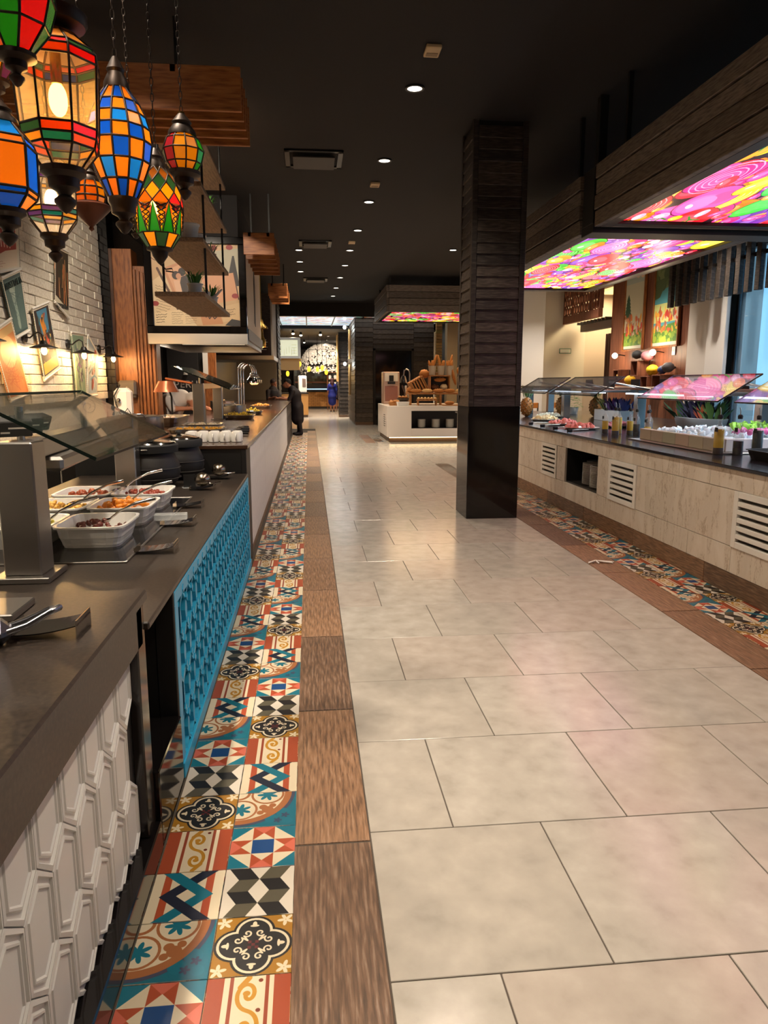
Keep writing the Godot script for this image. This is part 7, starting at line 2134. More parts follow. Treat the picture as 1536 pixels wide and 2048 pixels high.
	# three buckets of baguettes
	for b in 3:
		var bp := Vector3(3.17 + b * 0.23, P + 0.45, -18.85)
		var bk := thing("tin_bucket", ["left zinc bucket of baguettes on the open crate", "middle zinc bucket of baguettes on the open crate", "right zinc bucket of baguettes on the open crate"][b], "bucket", bp, 0, "zinc buckets")
		part(bk, "bucket", lathe(mb(), [Vector2(0, 0), Vector2(0.075, 0), Vector2(0.1, 0.23), Vector2(0.106, 0.235), Vector2(0.095, 0.235), Vector2(0.07, 0.01), Vector2(0, 0.01)], 20), mat(rgb(186, 178, 164), 0.5, 0.3))
		for k in 4:
			var a := k * 1.7 + b
			loaf("baguette", "baguette sticking out of the %s zinc bucket" % ["left", "middle", "right"][b], bp + Vector3(cos(a) * 0.055, 0.22 + (0.1 if k == b else 0.0), sin(a) * 0.05), Vector3(0.16 if k != b else 0.2, 0.034, 0.034), Vector3(0, 0, PI / 2 - cos(a) * 0.25), M.bread, "baguettes in the %s bucket" % ["left", "middle", "right"][b], 4)
	loaf("loaf", "big round country loaf left of the open crate", Vector3(2.98, P + 0.48, -18.95), Vector3(0.13, 0.11, 0.12), Vector3.ZERO, M.bread, "loaves around the crate", 3)
	for k in 5: loaf("loaf", "%s long loaf of the row lying along the platform's front" % ["first", "second", "third", "fourth", "fifth"][k], Vector3(2.72 + k * 0.29, P + 0.05, -18.6), Vector3(0.15, 0.05, 0.06), Vector3(0, 0.2 * sin(k * 2.0), 0), M.bread if k % 3 != 1 else M.bread_pale, "loaves along the platform", 4)
	loaf("baguette", "baguette leaning upright right of the open crate", Vector3(3.72, P + 0.42, -18.8), Vector3(0.24, 0.04, 0.04), Vector3(0, 0, 1.85), M.bread, "loaves around the crate", 5)
	loaf("loaf", "round loaf left of the tilted crate on the platform edge", Vector3(2.6, P + 0.08, -18.75), Vector3(0.1, 0.08, 0.09), Vector3.ZERO, M.bread, "loaves around the crate", 2)
	# tall wire basket with a bread ring
	m = thing("wire_basket", "tall grey basket beside the column with a bread ring on top", "basket", Vector3(3.95, P, -18.8))
	part(m, "basket", lathe(mb(), [Vector2(0, 0), Vector2(0.09, 0), Vector2(0.13, 0.42), Vector2(0.12, 0.42), Vector2(0.08, 0.02), Vector2(0, 0.02)], 18), mat(rgb(160, 156, 150), 0.5, 0.4))
	for k in 4: part(m, "hoop", lathe(mb(), [Vector2(0.1 + k * 0.01, 0.08 + k * 0.1), Vector2(0.108 + k * 0.01, 0.085 + k * 0.1), Vector2(0.1 + k * 0.01, 0.09 + k * 0.1)], 18), M.steel)
	var ringp := []
	for k in 14: ringp.append(Vector3(cos(TAU * k / 14) * 0.09, sin(TAU * k / 14) * 0.09, 0))
	solo("bread_ring", tube(mb(), ringp, 0.04, 9, true), M.bread, "ring-shaped bread standing on the tall grey basket", "bread", Vector3(3.93, P + 0.56, -18.8))
	# trays on the island's front edge
	m = thing("pastry_basket", "brown basket of pastries on the island's left corner", "basket", Vector3(2.12, Y, -18.3))
	part(m, "basket", pan_mesh(0.3, 0.3, 0.08), M.crate)
	for k in 6: loaf("croissant", "croissant in the brown basket on the island's left corner", Vector3(2.05 + 0.075 * (k % 3), Y + 0.08 + 0.02 * (k % 2), -18.22 - 0.12 * (k / 3)), Vector3(0.055, 0.035, 0.04), Vector3(0, k * 0.7, 0), M.bread, "croissants in the basket", 2)
	m = thing("pastry_stand", "raised dark tray of sweet buns behind the croissants", "stand", Vector3(2.42, Y, -18.9))
	part(m, "tray", pan_mesh(0.34, 0.3, 0.05), M.slat0, Vector3(0, 0.12, 0))
	part(m, "foot", cyl(mb(), Vector3.ZERO, Vector3(0, 0.13, 0), 0.1, 0.08), M.slat0)
	for k in 6: loaf("bun", "sweet bun on the raised dark tray", Vector3(2.34 + 0.08 * (k % 3), Y + 0.195, -18.84 - 0.11 * (k / 3)), Vector3(0.042, 0.03, 0.042), Vector3.ZERO, M.bread, "buns on the raised tray", 1)
	solo("white_dish", pan_mesh(0.34, 0.24, 0.1), M.porcelain, "white rectangular dish at the island's front left edge", "dish", Vector3(2.3, Y, -18.0))
	m = thing("small_rack", "small wooden rack of rolls at the island's front edge", "rack", Vector3(2.95, Y, -18.3))
	part(m, "rack_shelf", bx(Vector3(-0.26, 0.12, -0.1), Vector3(0.26, 0.14, 0.1), 0.003), M.crate)
	for s in [-0.24, 0.22]: part(m, "leg", bx(Vector3(s, 0, -0.1), Vector3(s + 0.025, 0.12, 0.1), 0.003), M.crate)
	for k in 6: loaf("bun", "bread roll lying on the small wooden rack", Vector3(2.74 + 0.084 * k, Y + 0.17, -18.3), Vector3(0.042, 0.032, 0.05), Vector3.ZERO, M.bread_pale, "rolls on the small rack", 1)
	solo("cutting_board", bx(Vector3(-0.2, 0, -0.12), Vector3(0.2, 0.025, 0.12), 0.006), M.crate, "wooden cutting board at the island's front right", "board", Vector3(3.5, Y, -18.05))
	loaf("loaf", "sliced brown loaf on the wooden cutting board", Vector3(3.48, Y + 0.07, -18.05), Vector3(0.13, 0.045, 0.06), Vector3.ZERO, M.bread, "loaves around the crate", 4)
	var br := thing("brick_pier", "narrow yellow brick pier behind the bread", "pier", Vector3(4.42, 0, -25.0))
	for k in 40: part(br, "brick", bx(Vector3(-0.1, k * 0.1, -0.1), Vector3(0.1, k * 0.1 + 0.088, 0.1), 0.004), mat(rgb(150 + (k * 7) % 24, 122 + (k * 5) % 20, 78), 0.8))
	var wp := thing("white_pier", "tall white pier behind the bread buckets", "pier", Vector3(4.78, 0, -24.6))
	part(wp, "shaft", bx(Vector3(-0.18, 0.06, -0.2), Vector3(0.18, CEIL, 0.2), 0.006), mat(rgb(214, 196, 162), 0.7))
	part(wp, "foot", bx(Vector3(-0.2, 0, -0.22), Vector3(0.2, 0.06, 0.22), 0.004), M.plank1)

# ---------------------------------------------------------------- far end
func far_things() -> void:
	var t := thing("wood_counter", "pale wood counter end with a white machine at the far left", "counter", Vector3(-0.45, 0, -31.6))
	part(t, "body", bx(Vector3(-0.9, 0.1, -0.5), Vector3(0.4, 0.98, 0.5), 0.004), mat(rgb(206, 150, 84), 0.5))
	part(t, "worktop", bx(Vector3(-0.92, 0.98, -0.52), Vector3(0.42, 1.02, 0.52), 0.004), M.darkmetal)
	part(t, "plinth", bx(Vector3(-0.88, 0, -0.48), Vector3(0.38, 0.1, 0.48)), M.plank1)
	t = thing("drink_machine", "white drink machine on the far wood counter", "machine", Vector3(-0.28, 1.02, -31.5))
	part(t, "body", box(mb(), Vector3(0, 0.36, 0), Vector3(0.36, 0.72, 0.36), 0.04), M.white)
	part(t, "dark_panel", bx(Vector3(0.0, 0.25, 0.181), Vector3(0.15, 0.6, 0.19), 0.01), mat(rgb(110, 92, 84), 0.4))
	t = thing("white_cabinet", "white framed cabinet with a pale backlit line drawing at the far left", "cabinet", Vector3(-0.77, 2.4, -30.2))
	part(t, "box", bx(Vector3(-0.6, 0, -0.3), Vector3(0.45, 0.82, 0.25), 0.006), M.white)
	for e in [[-0.6, 0, 0.45, 0.1], [-0.6, 0.72, 0.45, 0.82], [0.35, 0.1, 0.45, 0.72]]: part(t, "frame", bx(Vector3(e[0], e[1], 0.25), Vector3(e[2], e[3], 0.3), 0.006), M.white)
	part(t, "lamp_face", bx(Vector3(-0.6, 0.1, 0.25), Vector3(0.35, 0.72, 0.26), 0.0), glow(Color(0.95, 0.95, 0.82), 0.55))
	var ln := mb()
	for k in 8: box(ln, Vector3(-0.5 + k * 0.1, 0.25 + 0.05 * (k % 3), 0.263), Vector3(0.008, 0.25, 0.004))
	for k in 4: box(ln, Vector3(0.2, 0.2 + k * 0.11, 0.263), Vector3(0.2, 0.008, 0.004))
	part(t, "line_drawing", ln, mat(rgb(150, 150, 130), 0.6))
	t = thing("wood_soffit", "wooden soffit band below the white cabinet", "soffit", Vector3(-0.77, 1.95, -30.3))
	part(t, "band", bx(Vector3(-0.6, 0.0, -0.3), Vector3(0.4, 0.42, 0.25), 0.004), mat(rgb(196, 152, 96), 0.5))
	part(t, "lip", bx(Vector3(-0.62, 0.4, -0.32), Vector3(0.46, 0.445, 0.28), 0.003), mat(rgb(222, 170, 90), 0.5))
	# brick-fronted cooking counter
	t = thing("brick_counter", "far cooking counter with a warm brick front and dark top", "counter", Vector3(0.9, 0, -42.0))
	part(t, "core", bx(Vector3(-1.3, 0.0, -0.5), Vector3(2.4, 0.95, 0.46), 0.0), M.grout)
	for r in 9:
		for k in 15:
			var x := -1.28 + k * 0.245 + (0.12 if r % 2 == 1 else 0.0)
			part(t, "brick", bx(Vector3(x, 0.12 + r * 0.09, 0.46), Vector3(x + 0.235, 0.2 + r * 0.09, 0.5), 0.003), mat(rgb(196, 136, 70), 0.7) if not M.has("fb") else M.fb)
	part(t, "worktop", bx(Vector3(-1.4, 0.95, -0.6), Vector3(2.5, 1.02, 0.6), 0.006), M.darkmetal)
	t = thing("mosaic_panel", "dark blue mosaic wall panel behind the far counter", "panel", Vector3(0.8, 0.0, -44.0))
	part(t, "panel", bx(Vector3(-1.7, 0, -0.05), Vector3(2.2, 2.4, 0.0), 0.0), mat(rgb(20, 26, 36), 0.3))
	for r in 8:
		for k in 22:
			var x := -1.65 + k * 0.17
			var zig := absf(fmod(k + 0.0, 8.0) - 4.0)
			if absf(r - zig - 1.5) < 1.2: part(t, "mosaic_tile", bx(Vector3(x, 0.98 + r * 0.17, 0), Vector3(x + 0.16, 1.14 + r * 0.17, 0.015), 0.002), mat(rgb(104, 128, 134), 0.3) if not M.has("mt") else M.mt)
	t = thing("glass_case", "dark chilled case with white dishes on the far counter", "display case", Vector3(0.3, 1.02, -41.9))
	part(t, "case", bx(Vector3(-0.9, 0, -0.3), Vector3(0.9, 0.35, 0.3), 0.01), mat(rgb(24, 34, 52), 0.15))
	part(t, "lamp_strip", bx(Vector3(-0.85, 0.04, 0.3), Vector3(0.85, 0.09, 0.32), 0.0), glow(Color(0.7, 0.85, 1.0), 1.5))
	t = thing("warming_rail", "copper warming rail above the far glass case", "rail", Vector3(0.3, 1.42, -41.9))
	part(t, "rail", bx(Vector3(-1.1, 0, -0.1), Vector3(1.1, 0.08, 0.1), 0.01), mat(rgb(150, 90, 70), 0.4))
	for s in [-1.0, 1.0]: part(t, "post", bx(Vector3(s - 0.03, -0.4, -0.03), Vector3(s + 0.03, 0, 0.03), 0.004), M.darkmetal)
	# dome of white petals
	t = thing("petal_dome", "large hanging dome of white petal pieces over the far counter", "sculpture", Vector3(0.85, 2.3, -40.0))
	for k in 4:
		var hr := []
		var hh: float = [0.0, 0.45, 0.85, 1.15][k]
		for j in 24: hr.append(Vector3(cos(TAU * j / 24) * 1.25 * sqrt(1.0 - pow(hh / 1.3, 2.2)), hh, sin(TAU * j / 24) * 1.25 * sqrt(1.0 - pow(hh / 1.3, 2.2))))
		part(t, "hoop", tube(mb(), hr, 0.012, 5, true), M.steel)
	for s in [-0.4, 0.4]: part(t, "hanger_wire", cyl(mb(), Vector3(s, 1.1, 0), Vector3(s, 1.25, 0), 0.006, 0.006, 6), M.steel)
	var mm := MultiMesh.new()
	mm.transform_format = MultiMesh.TRANSFORM_3D
	mm.mesh = box(mb(), Vector3.ZERO, Vector3(0.1, 0.075, 0.014), 0.0).commit()
	mm.instance_count = 1300
	var q := RandomNumberGenerator.new()
	q.seed = 5
	for i in 1300:
		var a := q.randf() * PI
		var h := q.randf()
		var r := 1.3 * sqrt(1.0 - pow(h, 2.2))
		var p := Vector3(cos(a) * r, h * 1.3 - 0.12 - (q.randf() * 0.3 if h < 0.15 else 0.0), sin(a) * r)
		mm.set_instance_transform(i, Transform3D(Basis.from_euler(Vector3(q.randf() * 2 - 1, PI / 2 - a + q.randf() * 1.4 - 0.7, q.randf() * 6)), p))
	var mi := MultiMeshInstance3D.new()
	mi.name = "petals"
	mi.multimesh = mm
	mi.material_override = mat(rgb(226, 220, 212), 0.5)
	t.add_child(mi, true)
	mi.set_meta("kind", "stuff")
	# pendant bulbs
	var pd := [[-0.4, 2.26, "first"], [0.01, 2.04, "second"], [0.39, 2.04, "third"], [0.78, 1.91, "fifth"], [0.6, 2.1, "fourth"], [-0.94, 1.84, "leftmost"]]
	for a in pd:
		var l := thing("pendant_lamp", "%s yellow glass pendant lamp in the far passage" % a[2], "pendant lamp", Vector3(a[0], a[1], -33.0 - 0.2 * absf(a[0])), 0, "yellow pendants")
		part(l, "glass_bulb", ball(mb(), Vector3.ZERO, Vector3(0.075, 0.12, 0.075)), glow(Color(1.0, 0.8, 0.2), 1.8))
		part(l, "cord", cyl(mb(), Vector3(0, 0.11, 0), Vector3(0, 3.5 - a[1], 0), 0.008, 0.008, 6), M.black)
		part(l, "socket", cyl(mb(), Vector3(0, 0.1, 0), Vector3(0, 0.16, 0), 0.03, 0.02, 10), M.darkmetal)
		omni(Vector3.ZERO, Color(1.0, 0.75, 0.35), 0.5, 0.07, l)
	# ceiling spots in the far zone
	for k in 4:
		var l := thing("track_spot", "%s small ceiling spot below the far luminous ceiling" % ["first", "second", "third", "fourth"][k], "spotlight", Vector3([-0.6, -0.3, 0.5, 2.3][k], 3.5, [-30.0, -31.0, -30.6, -31.0][k]), 0, "far ceiling spots")
		part(l, "housing", cyl(mb(), Vector3(0, -0.12, 0), Vector3(0, 0, 0), 0.05, 0.05, 12), M.darkmetal)
		part(l, "lamp_lens", ball(mb(), Vector3(0, -0.13, 0), Vector3(0.06, 0.04, 0.06)), glow(Color(1, 0.95, 0.85), 7.0))
		spot(Vector3(0, -0.18, 0), WARM, 16.0, 60.0, 0.05, l)
	for k in 3: downlight(Vector3(0.9, 3.5, -33.5 - k * 3.0), "recessed downlight over the far cooking area, %s from the front" % ORD[k], 16.0, "far downlights")
	for k in 2:  # pair of lamps added only to brighten the petal dome
		var l := thing("added_dome_spot", "%s added spotlight brightening the petal dome" % ["left", "right"][k], "spotlight", Vector3(-0.2 + 1.9 * k, 3.5, -36.5), 0, "added dome spotlights")
		part(l, "housing", cyl(mb(), Vector3(0, -0.12, 0), Vector3(0, 0, 0), 0.05, 0.05, 12), M.darkmetal)
		part(l, "lamp_lens", ball(mb(), Vector3(0, -0.13, 0), Vector3(0.05, 0.03, 0.05)), glow(Color(1, 0.95, 0.85), 5.0))
		spot(Vector3(0, -0.18, 0), WARM, 9.0, 40.0, 0.05, l, Vector3(0.4 - 0.8 * k, -0.25, -1.0))
	# bamboo poles with small lamps on the dark block
	for k in 3:
		var l := thing("pole_lamp", ["upper bamboo pole with a small white lamp on the dark plank block", "lower bamboo pole with a small white lamp on the dark plank block", "bamboo pole on the slim plank pillar's left edge"][k], "wall lamp", [Vector3(1.5, 2.3, -27.2), Vector3(1.5, 1.0, -27.2), Vector3(1.2, 1.5, -31.0)][k], 0, "bamboo pole lamps")
		part(l, "pole", cyl(mb(), Vector3(0, 0, 0), Vector3(0, [1.05, 1.1, 1.9][k], 0), 0.045, 0.045, 10), mat(rgb(196, 150, 92), 0.5))
		part(l, "bracket", bx(Vector3(0, 0.9, -0.02), Vector3(0.12 if k < 2 else 0.1, 0.94, 0.02), 0.002), M.chrome)
		part(l, "lamp_bulb", ball(mb(), Vector3(-0.18, 1.12, 0.1), Vector3(0.06, 0.07, 0.06)), glow(Color(0.95, 1, 1), 5.0))
		part(l, "lamp_arm", tube(mb(), [Vector3(0, [1.04, 1.08, 1.2][k], 0), Vector3(-0.1, 1.16, 0.05), Vector3(-0.18, 1.12, 0.1)], 0.01, 6), M.chrome)
		omni(Vector3(-0.18, 1.12, 0.1), Color(0.95, 1, 1), 0.4, 0.05, l)
	t = thing("jar_shelf", "far shelf with white jars right of the dome", "shelf", Vector3(1.35, 1.25, -39.0))
	for k in 3: part(t, "shelf_board", bx(Vector3(-0.4, k * 0.35, -0.15), Vector3(0.5, k * 0.35 + 0.03, 0.15), 0.003), M.oak)
	for e in [-0.4, 0.47]: part(t, "shelf_side", bx(Vector3(e, -1.25, -0.15), Vector3(e + 0.03, 0.9, 0.15), 0.003), M.oak)
	for k in 6: solo("ceramic_jar", lathe(mb(), [Vector2(0, 0), Vector2(0.07, 0), Vector2(0.08, 0.14), Vector2(0.06, 0.17), Vector2(0.07, 0.2), Vector2(0, 0.21)], 14), M.white, "white ceramic jar on the far shelf right of the dome", "jar", Vector3(1.1 + 0.28 * (k % 3), 1.28 + 0.35 * (k / 3), -39.0), "jars on the far shelf")

# ---------------------------------------------------------------- people
func figure(bones: Array, cell: float, k := 0.035) -> ArrayMesh:
	# bones: [a, b, ra, rb, colour]; one surface from blended capsules
	var lo := Vector3(1e9, 1e9, 1e9)
	var hi := -lo
	for b in bones:
		var r := maxf(b[2], b[3]) + 0.06
		lo = lo.min(b[0] - Vector3.ONE * r).min(b[1] - Vector3.ONE * r)
		hi = hi.max(b[0] + Vector3.ONE * r).max(b[1] + Vector3.ONE * r)
	var nx := int((hi.x - lo.x) / cell) + 2
	var ny := int((hi.y - lo.y) / cell) + 2
	var nz := int((hi.z - lo.z) / cell) + 2
	var F := PackedFloat32Array()
	F.resize(nx * ny * nz)
	F.fill(1.0)
	for b in bones:
		var a0: Vector3 = b[0]
		var ab: Vector3 = b[1] - b[0]
		var l2 := maxf(ab.length_squared(), 1e-8)
		var r := maxf(b[2], b[3]) + 0.06
		var m0: Vector3 = (b[0].min(b[1]) - Vector3.ONE * r - lo) / cell
		var m1: Vector3 = (b[0].max(b[1]) + Vector3.ONE * r - lo) / cell
		for z in range(maxi(0, int(m0.z)), mini(nz, int(m1.z) + 2)):
			for y in range(maxi(0, int(m0.y)), mini(ny, int(m1.y) + 2)):
				for x in range(maxi(0, int(m0.x)), mini(nx, int(m1.x) + 2)):
					var p := lo + Vector3(x, y, z) * cell
					var t := clampf((p - a0).dot(ab) / l2, 0.0, 1.0)
					var d: float = (p - a0 - ab * t).length() - lerpf(b[2], b[3], t)
					var i := x + nx * (y + ny * z)
					var h := maxf(k - absf(F[i] - d), 0.0) / k
					F[i] = minf(F[i], d) - h * h * k * 0.25
	var vid := {}
	var V := PackedVector3Array()
	var N := PackedVector3Array()
	var C := PackedColorArray()
	var I := PackedInt32Array()
	var off := [0, 1, nx, nx + 1, nx * ny, nx * ny + 1, nx * ny + nx, nx * ny + nx + 1]
	var pos := [Vector3(0, 0, 0), Vector3(1, 0, 0), Vector3(0, 1, 0), Vector3(1, 1, 0), Vector3(0, 0, 1), Vector3(1, 0, 1), Vector3(0, 1, 1), Vector3(1, 1, 1)]
	var eds := [[0, 1], [2, 3], [4, 5], [6, 7], [0, 2], [1, 3], [4, 6], [5, 7], [0, 4], [1, 5], [2, 6], [3, 7]]
	for z in nz - 1:
		for y in ny - 1:
			for x in nx - 1:
				var i := x + nx * (y + ny * z)
				var s := 0
				for c in 8:
					if F[i + off[c]] < 0.0: s += 1
				if s == 0 or s == 8: continue
				var acc := Vector3.ZERO
				var n := 0
				for e in eds:
					var fa := F[i + off[e[0]]]
					var fb := F[i + off[e[1]]]
					if (fa < 0.0) != (fb < 0.0):
						acc += pos[e[0]].lerp(pos[e[1]], fa / (fa - fb))
						n += 1
				var v := acc / n
				vid[i] = V.size()
				var P := lo + (Vector3(x, y, z) + v) * cell
				V.append(P)
				N.append(Vector3(F[i + 1] - F[i] + F[i + off[7]] - F[i + off[6]], F[i + nx] - F[i] + F[i + off[7]] - F[i + off[5]], F[i + nx * ny] - F[i] + F[i + off[7]] - F[i + off[3]]).normalized())
				var best := 1e9
				var col := Color.WHITE
				for b in bones:
					var ab: Vector3 = b[1] - b[0]
					var t := clampf((P - b[0]).dot(ab) / maxf(ab.length_squared(), 1e-8), 0.0, 1.0)
					var d: float = (P - b[0] - ab * t).length() - lerpf(b[2], b[3], t)
					if d < best:
						best = d
						col = b[4]
				C.append(col.srgb_to_linear())
	for z in range(1, nz - 1):
		for y in range(1, ny - 1):
			for x in range(1, nx - 1):
				var i := x + nx * (y + ny * z)
				for ax in 3:
					var st: int = [1, nx, nx * ny][ax]
					var u: int = [nx, nx * ny, 1][ax]
					var w: int = [nx * ny, 1, nx][ax]
					var ins := F[i] < 0.0
					if ins == (F[i + st] < 0.0): continue
					var q := [i, i - u, i - u - w, i - w]
					if not (vid.has(q[0]) and vid.has(q[1]) and vid.has(q[2]) and vid.has(q[3])): continue
					var a: int = vid[q[0]]
					var b: int = vid[q[1]]
					var c: int = vid[q[2]]
					var d: int = vid[q[3]]
					if ins: I.append_array(PackedInt32Array([a, c, b, a, d, c]))
					else: I.append_array(PackedInt32Array([a, b, c, a, c, d]))
	var arr := []
	arr.resize(Mesh.ARRAY_MAX)
	arr[Mesh.ARRAY_VERTEX] = V
	arr[Mesh.ARRAY_NORMAL] = N
	arr[Mesh.ARRAY_COLOR] = C
	arr[Mesh.ARRAY_INDEX] = I
	var m := ArrayMesh.new()
	m.add_surface_from_arrays(Mesh.PRIMITIVE_TRIANGLES, arr)
	return m

func mirror_pair(f: Callable) -> Array:
	return f.call(-1.0) + f.call(1.0)

func hand_bones(w: Vector3, dir: Vector3, up: Vector3, c: Color) -> Array:
	# palm, four fingers and a thumb from the wrist along dir
	var side := dir.cross(up).normalized()
	var out := [[w, w + dir * 0.07, 0.024, 0.03, c]]
	for k in 4:
		var b := w + dir * 0.08 + side * (k - 1.5) * 0.019
		out.append([b, b + dir * (0.05 + 0.012 * (1.5 - absf(k - 1.5))) - up * 0.018, 0.009, 0.008, c])
	out.append([w + dir * 0.03 - side * 0.025, w + dir * 0.07 - side * 0.06, 0.011, 0.009, c])
	return out

func people() -> void:
	var vm := mat(Color.WHITE, 0.7)
	vm.vertex_color_use_as_albedo = true
	var sk := rgb(188, 128, 100)
	var blk := rgb(22, 20, 22)
	var hair := rgb(18, 14, 14)
	# worker leaning over the counter end, facing left
	var B := [
		[Vector3(-0.02, 0.82, 0), Vector3(-0.06, 1.12, 0), 0.15, 0.16, blk], [Vector3(-0.06, 1.12, 0), Vector3(-0.13, 1.25, 0), 0.16, 0.12, blk], [Vector3(-0.15, 1.27, 0), Vector3(-0.23, 1.35, 0), 0.05, 0.05, sk],
		[Vector3(-0.27, 1.42, 0), Vector3(-0.31, 1.37, 0), 0.085, 0.07, sk], [Vector3(-0.24, 1.47, 0), Vector3(-0.29, 1.49, 0), 0.085, 0.07, hair], [Vector3(-0.36, 1.4, 0), Vector3(-0.385, 1.375, 0), 0.016, 0.014, sk],
		[Vector3(0.0, 0.8, 0), Vector3(0.0, 0.45, 0), 0.165, 0.17, blk]]
	for s in [-1.0, 1.0]:
		B += [[Vector3(-0.12, 1.22, 0.17 * s), Vector3(-0.22, 0.98, 0.21 * s), 0.065, 0.05, blk], [Vector3(-0.22, 0.98, 0.21 * s), Vector3(-0.46, 1.02, 0.13 * s), 0.042, 0.03, sk]]
		B += hand_bones(Vector3(-0.47, 1.025, 0.13 * s), Vector3(-1, -0.1, -0.2 * s).normalized(), Vector3.UP, sk)
		B += [[Vector3(0.0, 0.75, 0.09 * s), Vector3(0.03, 0.45, 0.1 * s), 0.095, 0.075, blk], [Vector3(0.03, 0.45, 0.1 * s), Vector3(0.06 + 0.03 * s, 0.09, 0.1 * s), 0.07, 0.05, blk], [Vector3(0.06 + 0.03 * s, 0.05, 0.1 * s), Vector3(-0.09 + 0.03 * s, 0.04, 0.1 * s), 0.048, 0.04, blk], [Vector3(-0.27, 1.42, 0.08 * s), Vector3(-0.265, 1.4, 0.085 * s), 0.018, 0.014, sk]]
	var t := thing("person", "worker in black clothes leaning over the end of the left counter", "person", Vector3(-0.33, 0.0, -20.45))
	part(t, "body", figure(B, 0.02), vm)
	for s in [-1.0, 1.0]: part(t, "eye", ball(mb(), Vector3(-0.365, 1.425, 0.03 * s), Vector3(0.008, 0.008, 0.011), 8, 6), M.black)
	# colleague behind the counter wearing a cap
	var grey := rgb(70, 62, 62)
	B = [[Vector3(0, 0.8, 0), Vector3(0, 1.1, 0), 0.16, 0.17, blk], [Vector3(0, 1.1, 0), Vector3(0.02, 1.24, 0), 0.17, 0.12, grey], [Vector3(0.02, 1.25, 0), Vector3(0.04, 1.34, 0), 0.05, 0.05, sk], [Vector3(0.05, 1.42, 0.0), Vector3(0.06, 1.37, 0.01), 0.088, 0.07, sk], [Vector3(0.03, 1.48, 0), Vector3(0.05, 1.5, 0), 0.085, 0.07, rgb(80, 66, 60)], [Vector3(0.06, 1.4, 0.085), Vector3(0.06, 1.385, 0.105), 0.016, 0.012, sk]]
	for s in [-1.0, 1.0]:
		B += [[Vector3(0.16 * s, 1.2, 0), Vector3(0.2 * s, 0.98, 0.05), 0.065, 0.05, grey], [Vector3(0.2 * s, 0.98, 0.05), Vector3(0.15 * s, 1.03, 0.25), 0.042, 0.03, sk], [Vector3(0.09 * s, 0.75, 0), Vector3(0.09 * s, 0.42, 0), 0.09, 0.07, blk], [Vector3(0.09 * s, 0.42, 0), Vector3(0.09 * s, 0.06, 0), 0.065, 0.05, blk], [Vector3(0.09 * s, 0.04, 0), Vector3(0.09 * s, 0.04, 0.13), 0.045, 0.04, blk]]
		B += hand_bones(Vector3(0.15 * s, 1.03, 0.26), Vector3(-0.2 * s, 0, 1).normalized(), Vector3.UP, sk)
	t = thing("person", "colleague with a brown cap and grey shirt facing the worker", "person", Vector3(-2.1, 0.0, -21.5), 0.7)
	t.position = Vector3(-1.05, 0.0, -21.35)
	part(t, "body", figure(B, 0.022), vm)
	for s in [-1.0, 1.0]: part(t, "eye", ball(mb(), Vector3(0.06 + 0.03 * s, 1.42, 0.088), Vector3(0.011, 0.008, 0.008), 8, 6), M.black)
	# woman in a blue dress seen from behind
	var blue := rgb(24, 42, 140)
	var hr := rgb(58, 20, 24)
	B = [[Vector3(0, 1.0, 0), Vector3(0, 1.25, 0), 0.15, 0.16, blue], [Vector3(0, 1.25, 0), Vector3(0, 1.38, 0), 0.16, 0.12, blue], [Vector3(0, 1.0, 0), Vector3(0, 0.75, 0), 0.16, 0.2, blue], [Vector3(0, 0.75, 0), Vector3(0, 0.5, 0), 0.2, 0.2, blue], [Vector3(0, 1.4, 0), Vector3(0, 1.48, 0), 0.05, 0.05, sk], [Vector3(0, 1.55, -0.03), Vector3(0, 1.52, -0.05), 0.08, 0.07, sk], [Vector3(0, 1.58, 0.02), Vector3(0, 1.42, 0.06), 0.09, 0.085, hr], [Vector3(0, 1.42, 0.07), Vector3(0.02, 1.22, 0.1), 0.085, 0.06, hr]]
	for s in [-1.0, 1.0]:
		B += [[Vector3(0.16 * s, 1.33, 0), Vector3(0.22 * s, 1.08, 0.0), 0.06, 0.05, blue], [Vector3(0.22 * s, 1.08, 0), Vector3(0.2 * s, 0.86, -0.06), 0.045, 0.03, blue if s > 0 else sk], [Vector3(0.08 * s, 0.5, 0), Vector3(0.08 * s, 0.3, 0.03), 0.06, 0.055, sk], [Vector3(0.08 * s, 0.3, 0.03), Vector3(0.07 * s, 0.07, 0.02), 0.05, 0.032, sk], [Vector3(0.07 * s, 0.035, 0.03), Vector3(0.08 * s, 0.03, -0.14), 0.035, 0.032, blk]]
		B += hand_bones(Vector3(0.2 * s, 0.85, -0.07), Vector3(0, -1, -0.2).normalized(), Vector3.FORWARD, sk)
	t = thing("person", "woman in a loose blue dress with long auburn hair, seen from behind", "person", Vector3(1.15, 0.0, -37.0))
	part(t, "body", figure(B, 0.026), vm)
	# second guest in dark clothes and white cap beside her
	var capc := rgb(220, 206, 180)
	B = [[Vector3(0, 0.95, 0), Vector3(0, 1.3, 0), 0.14, 0.15, blk], [Vector3(0, 1.3, 0), Vector3(0, 1.4, 0), 0.15, 0.1, blk], [Vector3(0, 1.42, 0), Vector3(0, 1.5, 0), 0.05, 0.05, sk], [Vector3(0, 1.58, 0), Vector3(0, 1.54, -0.02), 0.085, 0.07, sk], [Vector3(0, 1.64, 0), Vector3(0, 1.66, 0), 0.085, 0.075, capc], [Vector3(0, 0.9, 0), Vector3(0, 0.72, 0), 0.15, 0.15, blk]]
